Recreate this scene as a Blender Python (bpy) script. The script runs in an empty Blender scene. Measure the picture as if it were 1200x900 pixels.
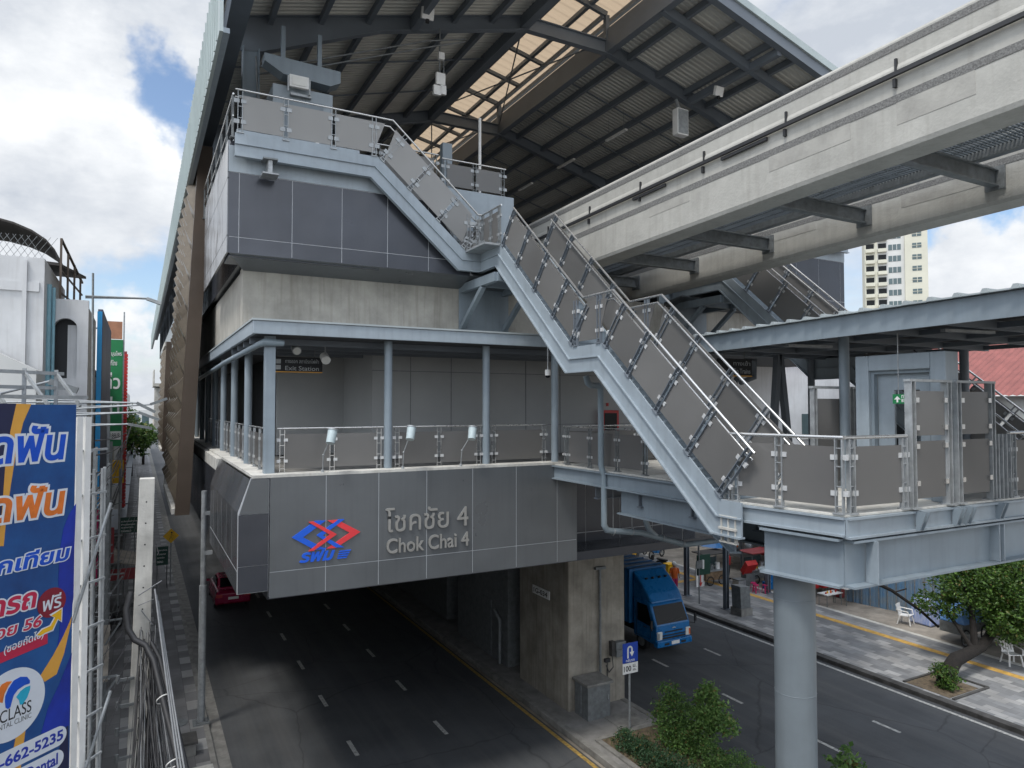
import bpy, bmesh, math, random
from mathutils import Vector, Matrix
R = math.radians
scene = bpy.context.scene
col = scene.collection
random.seed(7)

# ---------------------------------------------------------------- camera, sky, sun, exposure
EYE = 10.5                         # camera height above the road
FPX, YAW, PITCH = 815.0, R(28.2), math.atan(26 / 815)
cam_data = bpy.data.cameras.new("camera")
cam = bpy.data.objects.new("camera", cam_data)
col.objects.link(cam)
cam.location = (0, 0, EYE)
cam.rotation_euler = (R(90) + PITCH, 0, -YAW)
cam_data.sensor_fit = 'HORIZONTAL'
cam_data.sensor_width = 36
cam_data.lens = 36 * FPX / 1200
cam_data.clip_end = 3000
cam_data.clip_start = 0.05
scene.camera = cam

SUN_EL, SUN_AZ = R(62), R(243)     # azimuth measured clockwise from +Y (the street direction)
world = bpy.data.worlds.new("World")
scene.world = world
world.use_nodes = True
nt = world.node_tree
N, L = nt.nodes, nt.links
N.clear()
w_out = N.new('ShaderNodeOutputWorld')
w_bg = N.new('ShaderNodeBackground'); w_bg.inputs['Strength'].default_value = 0.12
L.new(w_bg.outputs[0], w_out.inputs[0])
sky = N.new('ShaderNodeTexSky'); sky.sky_type = 'NISHITA'; sky.sun_disc = False
sky.sun_elevation = SUN_EL; sky.sun_rotation = SUN_AZ
sky.air_density = 1.0; sky.dust_density = 1.2; sky.ozone_density = 1.5
tc = N.new('ShaderNodeTexCoord')

def wn(t, **kw):
    n = N.new(t)
    for k, v in kw.items():
        if k in n.inputs: n.inputs[k].default_value = v
        else: setattr(n, k, v)
    return n
def wmath(op, a, b=None, clamp=False):
    n = N.new('ShaderNodeMath'); n.operation = op; n.use_clamp = clamp
    for i, s in enumerate((a, b)):
        if s is None: continue
        if isinstance(s, (int, float)): n.inputs[i].default_value = s
        else: L.new(s, n.inputs[i])
    return n.outputs[0]
def dirv(px, py):
    u, v = (px - 600) / FPX, (450 - py) / FPX
    f = Vector((math.sin(YAW) * math.cos(PITCH), math.cos(YAW) * math.cos(PITCH), math.sin(PITCH)))
    r = Vector((math.cos(YAW), -math.sin(YAW), 0)); up = r.cross(f)
    return (f + r * u + up * v).normalized()
def blob(d, r0, r1):                      # 1 inside an angular radius r0 (degrees), 0 beyond r1
    n = N.new('ShaderNodeVectorMath'); n.operation = 'DISTANCE'
    warp = N.new('ShaderNodeVectorMath'); warp.operation = 'ADD'
    L.new(nrm.outputs[0], warp.inputs[0]); L.new(wob.outputs[0], warp.inputs[1])
    L.new(warp.outputs[0], n.inputs[0]); n.inputs[1].default_value = d
    m = N.new('ShaderNodeMapRange'); m.interpolation_type = 'SMOOTHSTEP'
    m.inputs['From Min'].default_value = 2 * math.sin(R(r0) / 2)
    m.inputs['From Max'].default_value = 2 * math.sin(R(r1) / 2)
    m.inputs['To Min'].default_value = 1; m.inputs['To Max'].default_value = 0
    L.new(n.outputs['Value'], m.inputs[0])
    return m.outputs[0]
nrm = wn('ShaderNodeVectorMath', operation='NORMALIZE'); L.new(tc.outputs['Generated'], nrm.inputs[0])
sq = wn('ShaderNodeMapping'); sq.inputs['Scale'].default_value = (1, 1, 1.9); L.new(nrm.outputs[0], sq.inputs['Vector'])
nw = wn('ShaderNodeTexNoise', Scale=5.0, Detail=6.0, Roughness=0.6); L.new(nrm.outputs[0], nw.inputs['Vector'])
wsub = wn('ShaderNodeVectorMath', operation='SUBTRACT'); L.new(nw.outputs['Color'], wsub.inputs[0]); wsub.inputs[1].default_value = (.5, .5, .5)
wob = wn('ShaderNodeVectorMath', operation='SCALE'); L.new(wsub.outputs[0], wob.inputs[0]); wob.inputs['Scale'].default_value = 0.34
n1 = wn('ShaderNodeTexNoise', Scale=2.6, Detail=9.0, Roughness=0.55, Distortion=0.15); L.new(sq.outputs[0], n1.inputs['Vector'])
n2 = wn('ShaderNodeTexNoise', Scale=7.0, Detail=8.0, Roughness=0.6); L.new(sq.outputs[0], n2.inputs['Vector'])
cover = wmath('MULTIPLY_ADD', n1.outputs['Fac'], 3.2); cover.node.inputs[2].default_value = -1.05
holes = wmath('ADD', wmath('MULTIPLY', blob(dirv(205, 118), 1.0, 7), 1.15), wmath('MULTIPLY', blob(dirv(1130, 258), 1.0, 6), 0.75))
holes = wmath('ADD', holes, wmath('MULTIPLY', blob(dirv(120, 330), 1.0, 9), 0.55))
lumps = wmath('ADD', blob(dirv(60, 175), 6, 13), wmath('MULTIPLY', blob(dirv(1180, 330), 2, 6), 0.8))
lumps = wmath('ADD', lumps, blob(dirv(150, 400), 2, 5))
lumps2 = wmath('MULTIPLY', wmath('ADD', blob(dirv(1000, 40), 5, 14), blob(dirv(60, -20), 3, 9)), 0.7)
cov = wmath('ADD', wmath('SUBTRACT', cover, wmath('MULTIPLY', holes, 1.2)), wmath('MULTIPLY', wmath('MAXIMUM', lumps, lumps2), 0.9))
cov = wmath('MINIMUM', wmath('MAXIMUM', cov, 0.06), 1.0)
ramp = wn('ShaderNodeMapRange', interpolation_type='SMOOTHSTEP'); L.new(cov, ramp.inputs[0])
ramp.inputs['From Min'].default_value = 0.02; ramp.inputs['From Max'].default_value = 0.75
# cloud shading: bright tops, grey bellies
sh = wmath('MULTIPLY_ADD', n2.outputs['Fac'], 1.9); sh.node.inputs[2].default_value = -0.42
sh2 = wmath('ADD', wmath('MULTIPLY', sh, 0.75), wmath('MULTIPLY', lumps, 0.34), clamp=False)
sh2 = wmath('SUBTRACT', sh2, wmath('MULTIPLY', wmath('ADD', blob(dirv(110, 262), 2, 9), lumps2), 0.34))
sh2 = wmath('MINIMUM', wmath('MAXIMUM', sh2, 0.0), 1.0)
cr = N.new('ShaderNodeValToRGB')
cr.color_ramp.elements[0].color = (4.3, 4.65, 5.2, 1); cr.color_ramp.elements[1].color = (7.5, 7.65, 7.8, 1)
cr.color_ramp.elements[0].position = 0.15; cr.color_ramp.elements[1].position = 0.85
L.new(sh2, cr.inputs[0])
mixc = N.new('ShaderNodeMix'); mixc.data_type = 'RGBA'
L.new(ramp.outputs[0], mixc.inputs['Factor']); L.new(sky.outputs[0], mixc.inputs['A'])
gd = wn('ShaderNodeVectorMath', operation='DOT_PRODUCT'); L.new(nrm.outputs[0], gd.inputs[0]); gd.inputs[1].default_value = Vector((-.30, -.40, .87)).normalized()
gm = wn('ShaderNodeMapRange', interpolation_type='SMOOTHSTEP'); L.new(gd.outputs['Value'], gm.inputs[0])      # clouds are brightest towards the sun, behind the camera
gm.inputs['From Min'].default_value = .1; gm.inputs['From Max'].default_value = .95; gm.inputs['To Min'].default_value = .76; gm.inputs['To Max'].default_value = 2.15
gs_ = wn('ShaderNodeVectorMath', operation='SCALE'); L.new(cr.outputs[0], gs_.inputs[0]); L.new(gm.outputs[0], gs_.inputs['Scale'])
L.new(gs_.outputs[0], mixc.inputs['B'])
L.new(mixc.outputs['Result'], w_bg.inputs['Color'])

sun_data = bpy.data.lights.new("sun", 'SUN')
sun = bpy.data.objects.new("sun", sun_data); col.objects.link(sun)
sun_data.energy = 1.5; sun_data.angle = R(11); sun_data.color = (1.0, 0.95, 0.88)
sd = Vector((math.sin(SUN_AZ) * math.cos(SUN_EL), math.cos(SUN_AZ) * math.cos(SUN_EL), math.sin(SUN_EL)))
sun.rotation_euler = (-sd).to_track_quat('-Z', 'Y').to_euler()
scene.view_settings.view_transform = 'Standard'
scene.view_settings.look = 'None'
scene.view_settings.gamma = 1.0
scene.view_settings.exposure = 0.62
scene.render.engine = 'CYCLES'

# ---------------------------------------------------------------- helpers
def at(px, py, X=None, Y=None, Z=None):
    """the point of the place seen at a photograph pixel, on a real plane X=, Y= or Z="""
    d = dirv(px, py)
    t = X / d[0] if X is not None else Y / d[1] if Y is not None else (Z - EYE) / d[2]
    return Vector((d[0] * t, d[1] * t, EYE + d[2] * t))

WL = {}
def tag(o, label=None, cat=None, group=None, kind=None):
    if label: o['label'] = label
    if cat: o['category'] = cat
    if group: o['group'] = group
    if kind: o['kind'] = kind
    return o
def thing(name, label, cat, loc=(0, 0, 0), group=None, rz=0):
    o = bpy.data.objects.new(name, None); col.objects.link(o)
    o.empty_display_size = 0.2
    o.location = loc; o.rotation_euler = (0, 0, rz)
    WL[o.name] = Vector(loc)
    return tag(o, label, cat, group)
def copy_tree(o, parent=None):
    c = o.copy(); col.objects.link(c); c.parent = parent
    for ch in list(o.children): copy_tree(ch, c)
    return c

class MB:
    def __init__(s): s.v = []; s.f = []; s.smooth = set(); s.mi = {}
    def add(s, vs, fs, smooth=False, mi=0):
        b = len(s.v); s.v += [tuple(v) for v in vs]
        for f in fs:
            if smooth: s.smooth.add(len(s.f))
            if mi: s.mi[len(s.f)] = mi
            s.f.append(tuple(b + i for i in f))
        return s
    def box(s, x0, x1, y0, y1, z0, z1, mi=0):
        v = [(x, y, z) for z in (z0, z1) for y in (y0, y1) for x in (x0, x1)]
        return s.add(v, [(0, 2, 3, 1), (4, 5, 7, 6), (0, 1, 5, 4), (2, 6, 7, 3), (0, 4, 6, 2), (1, 3, 7, 5)], mi=mi)
    def obox(s, c, ax, ay, az, mi=0):       # centre and three half-axis vectors
        c, ax, ay, az = Vector(c), Vector(ax), Vector(ay), Vector(az)
        if ax.cross(ay).dot(az) < 0: az = -az
        v = [c + ax * x + ay * y + az * z for z in (-1, 1) for y in (-1, 1) for x in (-1, 1)]
        return s.add(v, [(0, 2, 3, 1), (4, 5, 7, 6), (0, 1, 5, 4), (2, 6, 7, 3), (0, 4, 6, 2), (1, 3, 7, 5)], mi=mi)
    def bar(s, p, q, w, h, up=(0, 0, 1), mi=0):
        p, q = Vector(p), Vector(q); d = (q - p)
        side = d.cross(Vector(up))
        if side.length < 1e-6: side = d.cross(Vector((0, 1, 0)))
        side.normalize(); u = side.cross(d).normalized()
        return s.obox((p + q) / 2, d / 2, side * w / 2, u * h / 2, mi=mi)
    def tube(s, pts, r, n=10, r2=None, caps=True, mi=0):
        pts = [Vector(p) for p in pts]; m = len(pts); rings = []
        ref = None
        for i, p in enumerate(pts):
            a = (pts[i] - pts[i - 1]).normalized() if i else None
            b = (pts[i + 1] - pts[i]).normalized() if i < m - 1 else None
            d = (a + b) if a and b else (a or b)
            if d.length < 1e-6: d = b
            k = 1.0
            if a and b:
                k = 1 / max(0.45, math.sqrt(max(0.05, (1 + a.dot(b)) / 2)))
            d = d.normalized()
            if ref is None:
                ref = d.cross(Vector((0, 0, 1)))
                if ref.length < 1e-3: ref = d.cross(Vector((0, 1, 0)))
                ref.normalize()
            ref = (ref - d * ref.dot(d)).normalized(); w = d.cross(ref)
            rr = r if r2 is None else r + (r2 - r) * i / (m - 1)
            if isinstance(r, (list, tuple)): rr = r[i]
            rings.append([p + (ref * math.cos(2 * math.pi * j / n) + w * math.sin(2 * math.pi * j / n)) * rr * (k if n > 4 else 1) for j in range(n)])
        vs = [v for r_ in rings for v in r_]
        fs = [(i * n + j, i * n + (j + 1) % n, (i + 1) * n + (j + 1) % n, (i + 1) * n + j) for i in range(m - 1) for j in range(n)]
        s.add(vs, fs, smooth=n > 4, mi=mi)
        if caps: s.add(rings[0], [tuple(range(n - 1, -1, -1))], mi=mi); s.add(rings[-1], [tuple(range(n))], mi=mi)
        return s
    def cyl(s, x, y, z0, z1, r, n=16, r2=None, mi=0): return s.tube([(x, y, z0), (x, y, z1)], r, n, r2, mi=mi)
    def prism(s, poly, o, u, v, t, mi=0):   # polygon (a, b) in plane origin o, axes u, v, extruded by the vector t
        o, u, v, t = map(Vector, (o, u, v, t)); n = len(poly)
        ar = sum(poly[i][0] * poly[(i + 1) % n][1] - poly[(i + 1) % n][0] * poly[i][1] for i in range(n))
        flip = (ar > 0) == (u.cross(v).dot(t) > 0)
        pts = [o + u * a + v * b for a, b in poly]
        if not flip: pts = pts[::-1]
        vs = pts + [p + t for p in pts]
        fs = [tuple(range(n - 1, -1, -1)), tuple(range(n, 2 * n))] + [(i, (i + 1) % n, n + (i + 1) % n, n + i) for i in range(n)]
        return s.add(vs, fs, mi=mi)
    def sphere(s, c, rx, ry=None, rz=None, n=12, m=8, mi=0):
        ry = ry or rx; rz = rz or rx; c = Vector(c); vs = []; fs = []
        for i in range(m + 1):
            a = math.pi * i / m
            for j in range(n):
                b = 2 * math.pi * j / n
                vs.append(c + Vector((rx * math.sin(a) * math.cos(b), ry * math.sin(a) * math.sin(b), rz * math.cos(a))))
        for i in range(m):
            for j in range(n):
                q = (i * n + j, (i + 1) * n + j, (i + 1) * n + (j + 1) % n, i * n + (j + 1) % n)
                fs.append(q)
        return s.add(vs, fs, smooth=True, mi=mi)
    def torus(s, c, ax, R_, r, n=24, m=8, mi=0):
        c, ax = Vector(c), Vector(ax).normalized()
        u = ax.cross(Vector((0, 0, 1)))
        if u.length < 1e-3: u = Vector((1, 0, 0))
        u.normalize(); w = ax.cross(u); vs = []; fs = []
        for i in range(n):
            a = 2 * math.pi * i / n; e = u * math.cos(a) + w * math.sin(a)
            for j in range(m):
                b = 2 * math.pi * j / m
                vs.append(c + e * (R_ + r * math.cos(b)) + ax * r * math.sin(b))
        for i in range(n):
            for j in range(m):
                fs.append((i * m + j, ((i + 1) % n) * m + j, ((i + 1) % n) * m + (j + 1) % m, i * m + (j + 1) % m))
        return s.add(vs, fs, smooth=True, mi=mi)
    def sweep(s, pts, out, prof, mi=0):      # closed profile (u along out, v up) swept along a polyline in a vertical plane
        pts = [Vector(p) for p in pts]; out = Vector(out); ms = miters(pts); n = len(prof)
        vs = []
        for p, m in zip(pts, ms): vs += [p + out * a + m * b for a, b in prof]
        k = len(pts)
        fs = [(i * n + j, i * n + (j + 1) % n, (i + 1) * n + (j + 1) % n, (i + 1) * n + j) for i in range(k - 1) for j in range(n)]
        fs += [tuple(range(n - 1, -1, -1)), tuple((k - 1) * n + j for j in range(n))]
        return s.add(vs, fs, mi=mi)
    def build(s, name, mats, parent=None, local=False, bevel=0, label=None, fix=True):
        me = bpy.data.meshes.new(name)
        vs = s.v
        if parent is not None and not local:
            p = parent
            while p.parent: p = p.parent
            o_ = WL[p.name]; vs = [(v[0] - o_[0], v[1] - o_[1], v[2] - o_[2]) for v in vs]
        me.from_pydata(vs, [], s.f)
        if not isinstance(mats, (list, tuple)): mats = [mats]
        for m in mats: me.materials.append(m)
        for i in s.smooth: me.polygons[i].use_smooth = True
        for i, k in s.mi.items(): me.polygons[i].material_index = k
        if fix:
            bm = bmesh.new(); bm.from_mesh(me); bmesh.ops.recalc_face_normals(bm, faces=bm.faces); bm.to_mesh(me); bm.free()
        me.update()
        o = bpy.data.objects.new(name, me); col.objects.link(o)
        if parent is not None: o.parent = parent
        else: WL[o.name] = Vector((0, 0, 0))
        if bevel:
            b = o.modifiers.new('bevel', 'BEVEL'); b.width = bevel; b.segments = 2; b.limit_method = 'ANGLE'
        if label: o['label'] = label
        return o

def seg_normal(a, b):
    d = (Vector(b) - Vector(a)).normalized()
    h = Vector((d.x, d.y, 0)).normalized()
    side = h.cross(Vector((0, 0, 1)))
    return side.cross(d).normalized()
def miters(pts):
    ns = [seg_normal(pts[i], pts[i + 1]) for i in range(len(pts) - 1)]
    out = [ns[0]]
    for a, b in zip(ns, ns[1:]): out.append((a + b) / (1 + a.dot(b)))
    out.append(ns[-1])
    return out

# ---------------------------------------------------------------- materials
def mat(name, c, rough=0.6, metal=0.0, var=0.12, scale=3.0, c2=None, bump=0.0, bscale=40.0, spec=0.5, stretch=(1, 1, 1), streak=0.0, rust=0.0, tone=0.0, warp=0.0):
    m = bpy.data.materials.new(name); m.use_nodes = True
    n, l = m.node_tree.nodes, m.node_tree.links
    b = n['Principled BSDF']; b.inputs['Roughness'].default_value = rough; b.inputs['Metallic'].default_value = metal
    b.inputs['Specular IOR Level'].default_value = spec
    t = n.new('ShaderNodeTexCoord'); mp = n.new('ShaderNodeMapping'); l.new(t.outputs['Object'], mp.inputs[0]); mp.inputs['Scale'].default_value = stretch
    z = n.new('ShaderNodeTexNoise'); z.inputs['Scale'].default_value = scale; z.inputs['Detail'].default_value = 8; z.inputs['Roughness'].default_value = 0.62
    l.new(mp.outputs[0], z.inputs['Vector'])
    cr = n.new('ShaderNodeValToRGB'); l.new(z.outputs['Fac'], cr.inputs[0])
    c2 = c2 or tuple(x * (1 - 2.2 * var) for x in c)
    hi = tuple(min(1, x * (1 + var)) for x in c)
    cr.color_ramp.elements[0].position = 0.3; cr.color_ramp.elements[0].color = (*c2, 1)
    cr.color_ramp.elements[1].position = 0.7; cr.color_ramp.elements[1].color = (*hi, 1)
    colr = cr.outputs[0]
    if streak:
        mp2 = n.new('ShaderNodeMapping'); l.new(t.outputs['Object'], mp2.inputs[0]); mp2.inputs['Scale'].default_value = (3.5, 3.5, 0.22)
        z2 = n.new('ShaderNodeTexNoise'); z2.inputs['Scale'].default_value = 2.2; z2.inputs['Detail'].default_value = 6; l.new(mp2.outputs[0], z2.inputs['Vector'])
        mr = n.new('ShaderNodeMapRange'); l.new(z2.outputs['Fac'], mr.inputs[0]); mr.inputs['From Min'].default_value = 0.5; mr.inputs['From Max'].default_value = 0.75
        mr.inputs['To Max'].default_value = streak
        mx = n.new('ShaderNodeMix'); mx.data_type = 'RGBA'; l.new(mr.outputs[0], mx.inputs['Factor']); l.new(colr, mx.inputs['A'])
        mx.inputs['B'].default_value = (c[0] * .45, c[1] * .42, c[2] * .38, 1); colr = mx.outputs['Result']
    if rust:
        mp3 = n.new('ShaderNodeMapping'); l.new(t.outputs['Object'], mp3.inputs[0]); mp3.inputs['Scale'].default_value = (5, 5, 1.1)
        z4 = n.new('ShaderNodeTexNoise'); z4.inputs['Scale'].default_value = 1.7; z4.inputs['Detail'].default_value = 9; z4.inputs['Roughness'].default_value = .7; l.new(mp3.outputs[0], z4.inputs['Vector'])
        m4 = n.new('ShaderNodeMapRange'); l.new(z4.outputs['Fac'], m4.inputs[0]); m4.inputs['From Min'].default_value = .64; m4.inputs['From Max'].default_value = .76; m4.inputs['To Max'].default_value = rust
        x4 = n.new('ShaderNodeMix'); x4.data_type = 'RGBA'; l.new(m4.outputs[0], x4.inputs['Factor']); l.new(colr, x4.inputs['A']); x4.inputs['B'].default_value = (.17, .12, .08, 1); colr = x4.outputs['Result']
    if tone:
        oi = n.new('ShaderNodeObjectInfo'); m5 = n.new('ShaderNodeMapRange'); l.new(oi.outputs['Random'], m5.inputs[0]); m5.inputs['To Min'].default_value = 1 - tone; m5.inputs['To Max'].default_value = 1 + tone
        v5 = n.new('ShaderNodeVectorMath'); v5.operation = 'SCALE'; l.new(colr, v5.inputs[0]); l.new(m5.outputs[0], v5.inputs['Scale']); colr = v5.outputs[0]
    if warp:
        z6 = n.new('ShaderNodeTexNoise'); z6.inputs['Scale'].default_value = .9; z6.inputs['Detail'].default_value = 1; l.new(t.outputs['Object'], z6.inputs['Vector'])
        b6 = n.new('ShaderNodeBump'); b6.inputs['Strength'].default_value = warp; b6.inputs['Distance'].default_value = .1; l.new(z6.outputs['Fac'], b6.inputs['Height']); l.new(b6.outputs[0], b.inputs['Normal'])
    l.new(colr, b.inputs['Base Color'])
    rr = n.new('ShaderNodeMapRange'); l.new(z.outputs['Fac'], rr.inputs[0]); rr.inputs['To Min'].default_value = max(0.02, rough - .1); rr.inputs['To Max'].default_value = min(1, rough + .1)
    l.new(rr.outputs[0], b.inputs['Roughness'])
    if bump:
        z3 = n.new('ShaderNodeTexNoise'); z3.inputs['Scale'].default_value = bscale; z3.inputs['Detail'].default_value = 5; l.new(mp.outputs[0], z3.inputs['Vector'])
        bp = n.new('ShaderNodeBump'); bp.inputs['Strength'].default_value = bump; bp.inputs['Distance'].default_value = 0.02
        l.new(z3.outputs['Fac'], bp.inputs['Height']); l.new(bp.outputs[0], b.inputs['Normal'])
    return m

def asphalt_mat():
    m = mat('asphalt', (.071, .076, .082), .82, 0, .16, .45, bump=.35, bscale=160)
    n, l = m.node_tree.nodes, m.node_tree.links; b = n['Principled BSDF']; old = b.inputs['Base Color'].links[0].from_socket
    t = n.new('ShaderNodeTexCoord'); cur = old
    def layer(scale3, sc, lo, hi, colr, amt):
        nonlocal cur
        mp = n.new('ShaderNodeMapping'); l.new(t.outputs['Object'], mp.inputs[0]); mp.inputs['Scale'].default_value = scale3
        z = n.new('ShaderNodeTexNoise'); z.inputs['Scale'].default_value = sc; z.inputs['Detail'].default_value = 7; z.inputs['Roughness'].default_value = .65; l.new(mp.outputs[0], z.inputs['Vector'])
        r = n.new('ShaderNodeMapRange'); l.new(z.outputs['Fac'], r.inputs[0]); r.inputs['From Min'].default_value = lo; r.inputs['From Max'].default_value = hi; r.inputs['To Max'].default_value = amt
        x = n.new('ShaderNodeMix'); x.data_type = 'RGBA'; l.new(r.outputs[0], x.inputs['Factor']); l.new(cur, x.inputs['A']); x.inputs['B'].default_value = (*colr, 1); cur = x.outputs['Result']
    layer((1.6, .035, 1), 1.0, .45, .75, (.115, .115, .115), .55)      # polished wheel tracks
    layer((2.6, .05, 1), 1.0, .58, .8, (.04, .04, .041), .5)        # oil line down the lanes
    layer((1, .6, 1), .9, .62, .72, (.095, .093, .088), .6)         # dusty patches
    layer((1, 1, 1), 2.6, .66, .72, (.022, .022, .022), .7)         # stains
    v = n.new('ShaderNodeTexVoronoi'); v.feature = 'DISTANCE_TO_EDGE'; v.inputs['Scale'].default_value = .23
    mp = n.new('ShaderNodeMapping'); l.new(t.outputs['Object'], mp.inputs[0]); wv = n.new('ShaderNodeTexNoise'); wv.inputs['Scale'].default_value = 1.4; wv.inputs['Detail'].default_value = 6
    l.new(t.outputs['Object'], wv.inputs['Vector']); mx = n.new('ShaderNodeMix'); mx.data_type = 'RGBA'; mx.inputs['Factor'].default_value = .22; l.new(t.outputs['Object'], mx.inputs['A']); l.new(wv.outputs['Color'], mx.inputs['B']); l.new(mx.outputs['Result'], v.inputs['Vector'])
    r = n.new('ShaderNodeMapRange'); l.new(v.outputs['Distance'], r.inputs[0]); r.inputs['From Min'].default_value = .0; r.inputs['From Max'].default_value = .006; r.inputs['To Min'].default_value = .55; r.inputs['To Max'].default_value = 0
    x = n.new('ShaderNodeMix'); x.data_type = 'RGBA'; l.new(r.outputs[0], x.inputs['Factor']); l.new(cur, x.inputs['A']); x.inputs['B'].default_value = (.02, .02, .02, 1); l.new(x.outputs['Result'], b.inputs['Base Color'])
    return m
M = {}
M['steel'] = mat('steel_paint', (.222, .268, .305), .45, 0, .07, 1.2, streak=.2, rust=.4, tone=.04)
M['steel_light'] = mat('steel_paint_light', (.295, .345, .385), .42, 0, .07, 1.5, streak=.2, rust=.35, tone=.03)
M['steel_dark'] = mat('roof_steel', (.145, .168, .195), .5, 0, .06, 1.0)
M['galv'] = mat('galvanised', (.36, .38, .39), .48, .35, .14, 6)
M['galv_dark'] = mat('dull_galvanised', (.20, .215, .22), .55, .3, .15, 6)
M['stainless'] = mat('stainless_tube', (.62, .62, .61), .28, .85, .05, 4)
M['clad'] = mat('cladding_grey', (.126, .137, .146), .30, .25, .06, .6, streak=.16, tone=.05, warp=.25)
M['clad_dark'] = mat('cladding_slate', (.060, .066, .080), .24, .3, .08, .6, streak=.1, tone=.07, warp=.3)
M['clad_side'] = mat('cladding_side', (.17, .18, .195), .18, .5, .05, .6, tone=.1, warp=.4)
M['joint'] = mat('panel_joint', (.50, .52, .54), .6, 0, .05, 2)
M['conc'] = mat('concrete_beam', (.42, .415, .385), .85, 0, .08, 1.6, bump=.3, bscale=18, streak=.22)
M['conc_wall'] = mat('concrete_wall', (.39, .375, .335), .85, 0, .14, 1.1, bump=.25, bscale=14, streak=.5)
M['conc_pier'] = mat('concrete_pier', (.32, .295, .25), .88, 0, .18, 1.3, bump=.35, bscale=12, streak=.55)
M['conc_pale'] = mat('concrete_pale', (.55, .54, .50), .85, 0, .14, 2.2, bump=.2, bscale=30, streak=.35)
M['white'] = mat('white_paint', (.58, .59, .60), .6, 0, .06, .9, streak=.25)
M['white_gloss'] = mat('white_plastic', (.78, .78, .76), .35, 0, .05, 5)
M['inner_wall'] = mat('concourse_wall', (.36, .37, .37), .45, 0, .04, .6)
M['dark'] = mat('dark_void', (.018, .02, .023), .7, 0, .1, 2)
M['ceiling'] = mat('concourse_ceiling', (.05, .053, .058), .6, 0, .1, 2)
M['asphalt'] = asphalt_mat()
M['black'] = mat('black_rubber', (.02, .02, .021), .7, 0, .1, 8)
M['cable'] = mat('cable_black', (.028, .029, .032), .55, 0, .1, 8)
M['cable_grey'] = mat('cable_grey', (.20, .21, .22), .5, 0, .1, 8)
M['mark'] = mat('road_paint_white', (.50, .50, .47), .75, 0, .22, 11, c2=(.16, .16, .155))
M['mark_y'] = mat('road_paint_yellow', (.44, .28, .06), .75, 0, .2, 9, c2=(.16, .12, .05))
M['kerb'] = mat('kerb_concrete', (.23, .225, .21), .88, 0, .2, 2.5, bump=.3)
M['kerb_dark'] = mat('kerb_soot', (.075, .073, .07), .9, 0, .25, 2.5, bump=.3)
M['tactile'] = mat('tactile_yellow', (.60, .36, .085), .8, 0, .16, 5)
M['roofsheet'] = mat('roof_sheet', (.58, .575, .53), .5, .1, .06, .8)
M['rooftop'] = mat('roof_outside', (.36, .40, .41), .5, .2, .08, .8)
M['eave'] = mat('eave_sheet', (.40, .46, .46), .5, .1, .05, .8)
M['brown'] = mat('brown_cladding', (.085, .062, .045), .4, .2, .08, .8, warp=.2)
M['brown_light'] = mat('bronze_tiles', (.19, .16, .125), .32, .5, .1, 3)
M['blue_sign'] = mat('sign_blue', (.012, .055, .38), .4, 0, .05, 4)
M['emb_blue'] = mat('emblem_blue', (.008, .11, .68), .4, 0, .03, 4)
M['emb_red'] = mat('emblem_red', (.75, .045, .055), .4, 0, .03, 4)
M['letters'] = mat('raised_letters', (.40, .40, .385), .32, .6, .05, 6)
M['green_sign'] = mat('sign_green', (.012, .20, .065), .45, 0, .06, 4)
M['dkgreen'] = mat('sign_dark_green', (.01, .055, .038), .5, 0, .08, 4)
M['red'] = mat('red_paint', (.50, .025, .025), .45, 0, .08, 4)
M['maroon'] = mat('dull_red', (.27, .035, .04), .6, 0, .15, 4)
M['pink_taxi'] = mat('taxi_pink', (.30, .008, .055), .25, .1, .06, 4)
M['magenta'] = mat('stool_magenta', (.52, .02, .13), .4, 0, .05, 4)
M['truck_blue'] = mat('truck_blue', (.010, .15, .40), .28, 0, .08, 2, streak=.2)
M['truck_dark'] = mat('truck_box_blue', (.010, .12, .31), .45, 0, .12, 1.2, streak=.3)
M['glass_dark'] = mat('dark_glass', (.010, .012, .014), .10, 0, .05, 1, spec=.16)
M['sky_blue'] = mat('light_blue_board', (.03, .40, .85), .45, 0, .05, 2)
M['yellow'] = mat('sign_yellow', (.80, .45, .01), .5, 0, .06, 5)
M['orange'] = mat('orange_fabric', (.72, .14, .02), .7, 0, .1, 6)
M['soil'] = mat('soil', (.15, .115, .075), .95, 0, .3, 6, bump=.6, bscale=40)
M['bark'] = mat('bark', (.016, .013, .011), .95, 0, .3, 9, bump=.8, bscale=24, stretch=(1, 1, .35))
M['wood'] = mat('worn_wood', (.22, .15, .09), .8, 0, .25, 5)
M['skin'] = mat('skin', (.36, .21, .14), .6, 0, .05, 8)
M['paving_plain'] = mat('paving_grey', (.235, .23, .22), .88, 0, .16, 2.0, bump=.3)
M['dirt'] = mat('bare_ground', (.30, .27, .23), .95, 0, .2, 1.2, bump=.4, bscale=20)
M['cream'] = mat('tower_cream', (.56, .555, .47), .8, 0, .05, .2)
M['tower_white'] = mat('tower_white', (.56, .57, .56), .8, 0, .05, .2)
M['tower_glass'] = mat('tower_glass', (.08, .12, .13), .15, 0, .1, .3)
M['brick_red'] = mat('red_roof', (.25, .085, .075), .7, 0, .12, 2)
M['mesh_dark'] = mat('dark_mesh', (.05, .045, .042), .8, 0, .2, 3)
M['grate'] = mat('walkway_grating', (.13, .15, .165), .55, .3, .1, 3)
M['lens'] = mat('lamp_lens', (.72, .72, .68), .3, 0, .03, 5)
M['drain_blue'] = mat('pipe_pale_blue', (.24, .44, .52), .5, 0, .08, 3)
M['column_grey'] = mat('column_paint', (.175, .205, .225), .42, 0, .05, 1.2, streak=.12)
M['pipe'] = mat('drain_pipe', (.25, .31, .35), .4, 0, .06, 3)
M['logo_or'] = mat('logo_orange', (.75, .22, .02), .5, 0, .1, 4)
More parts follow.
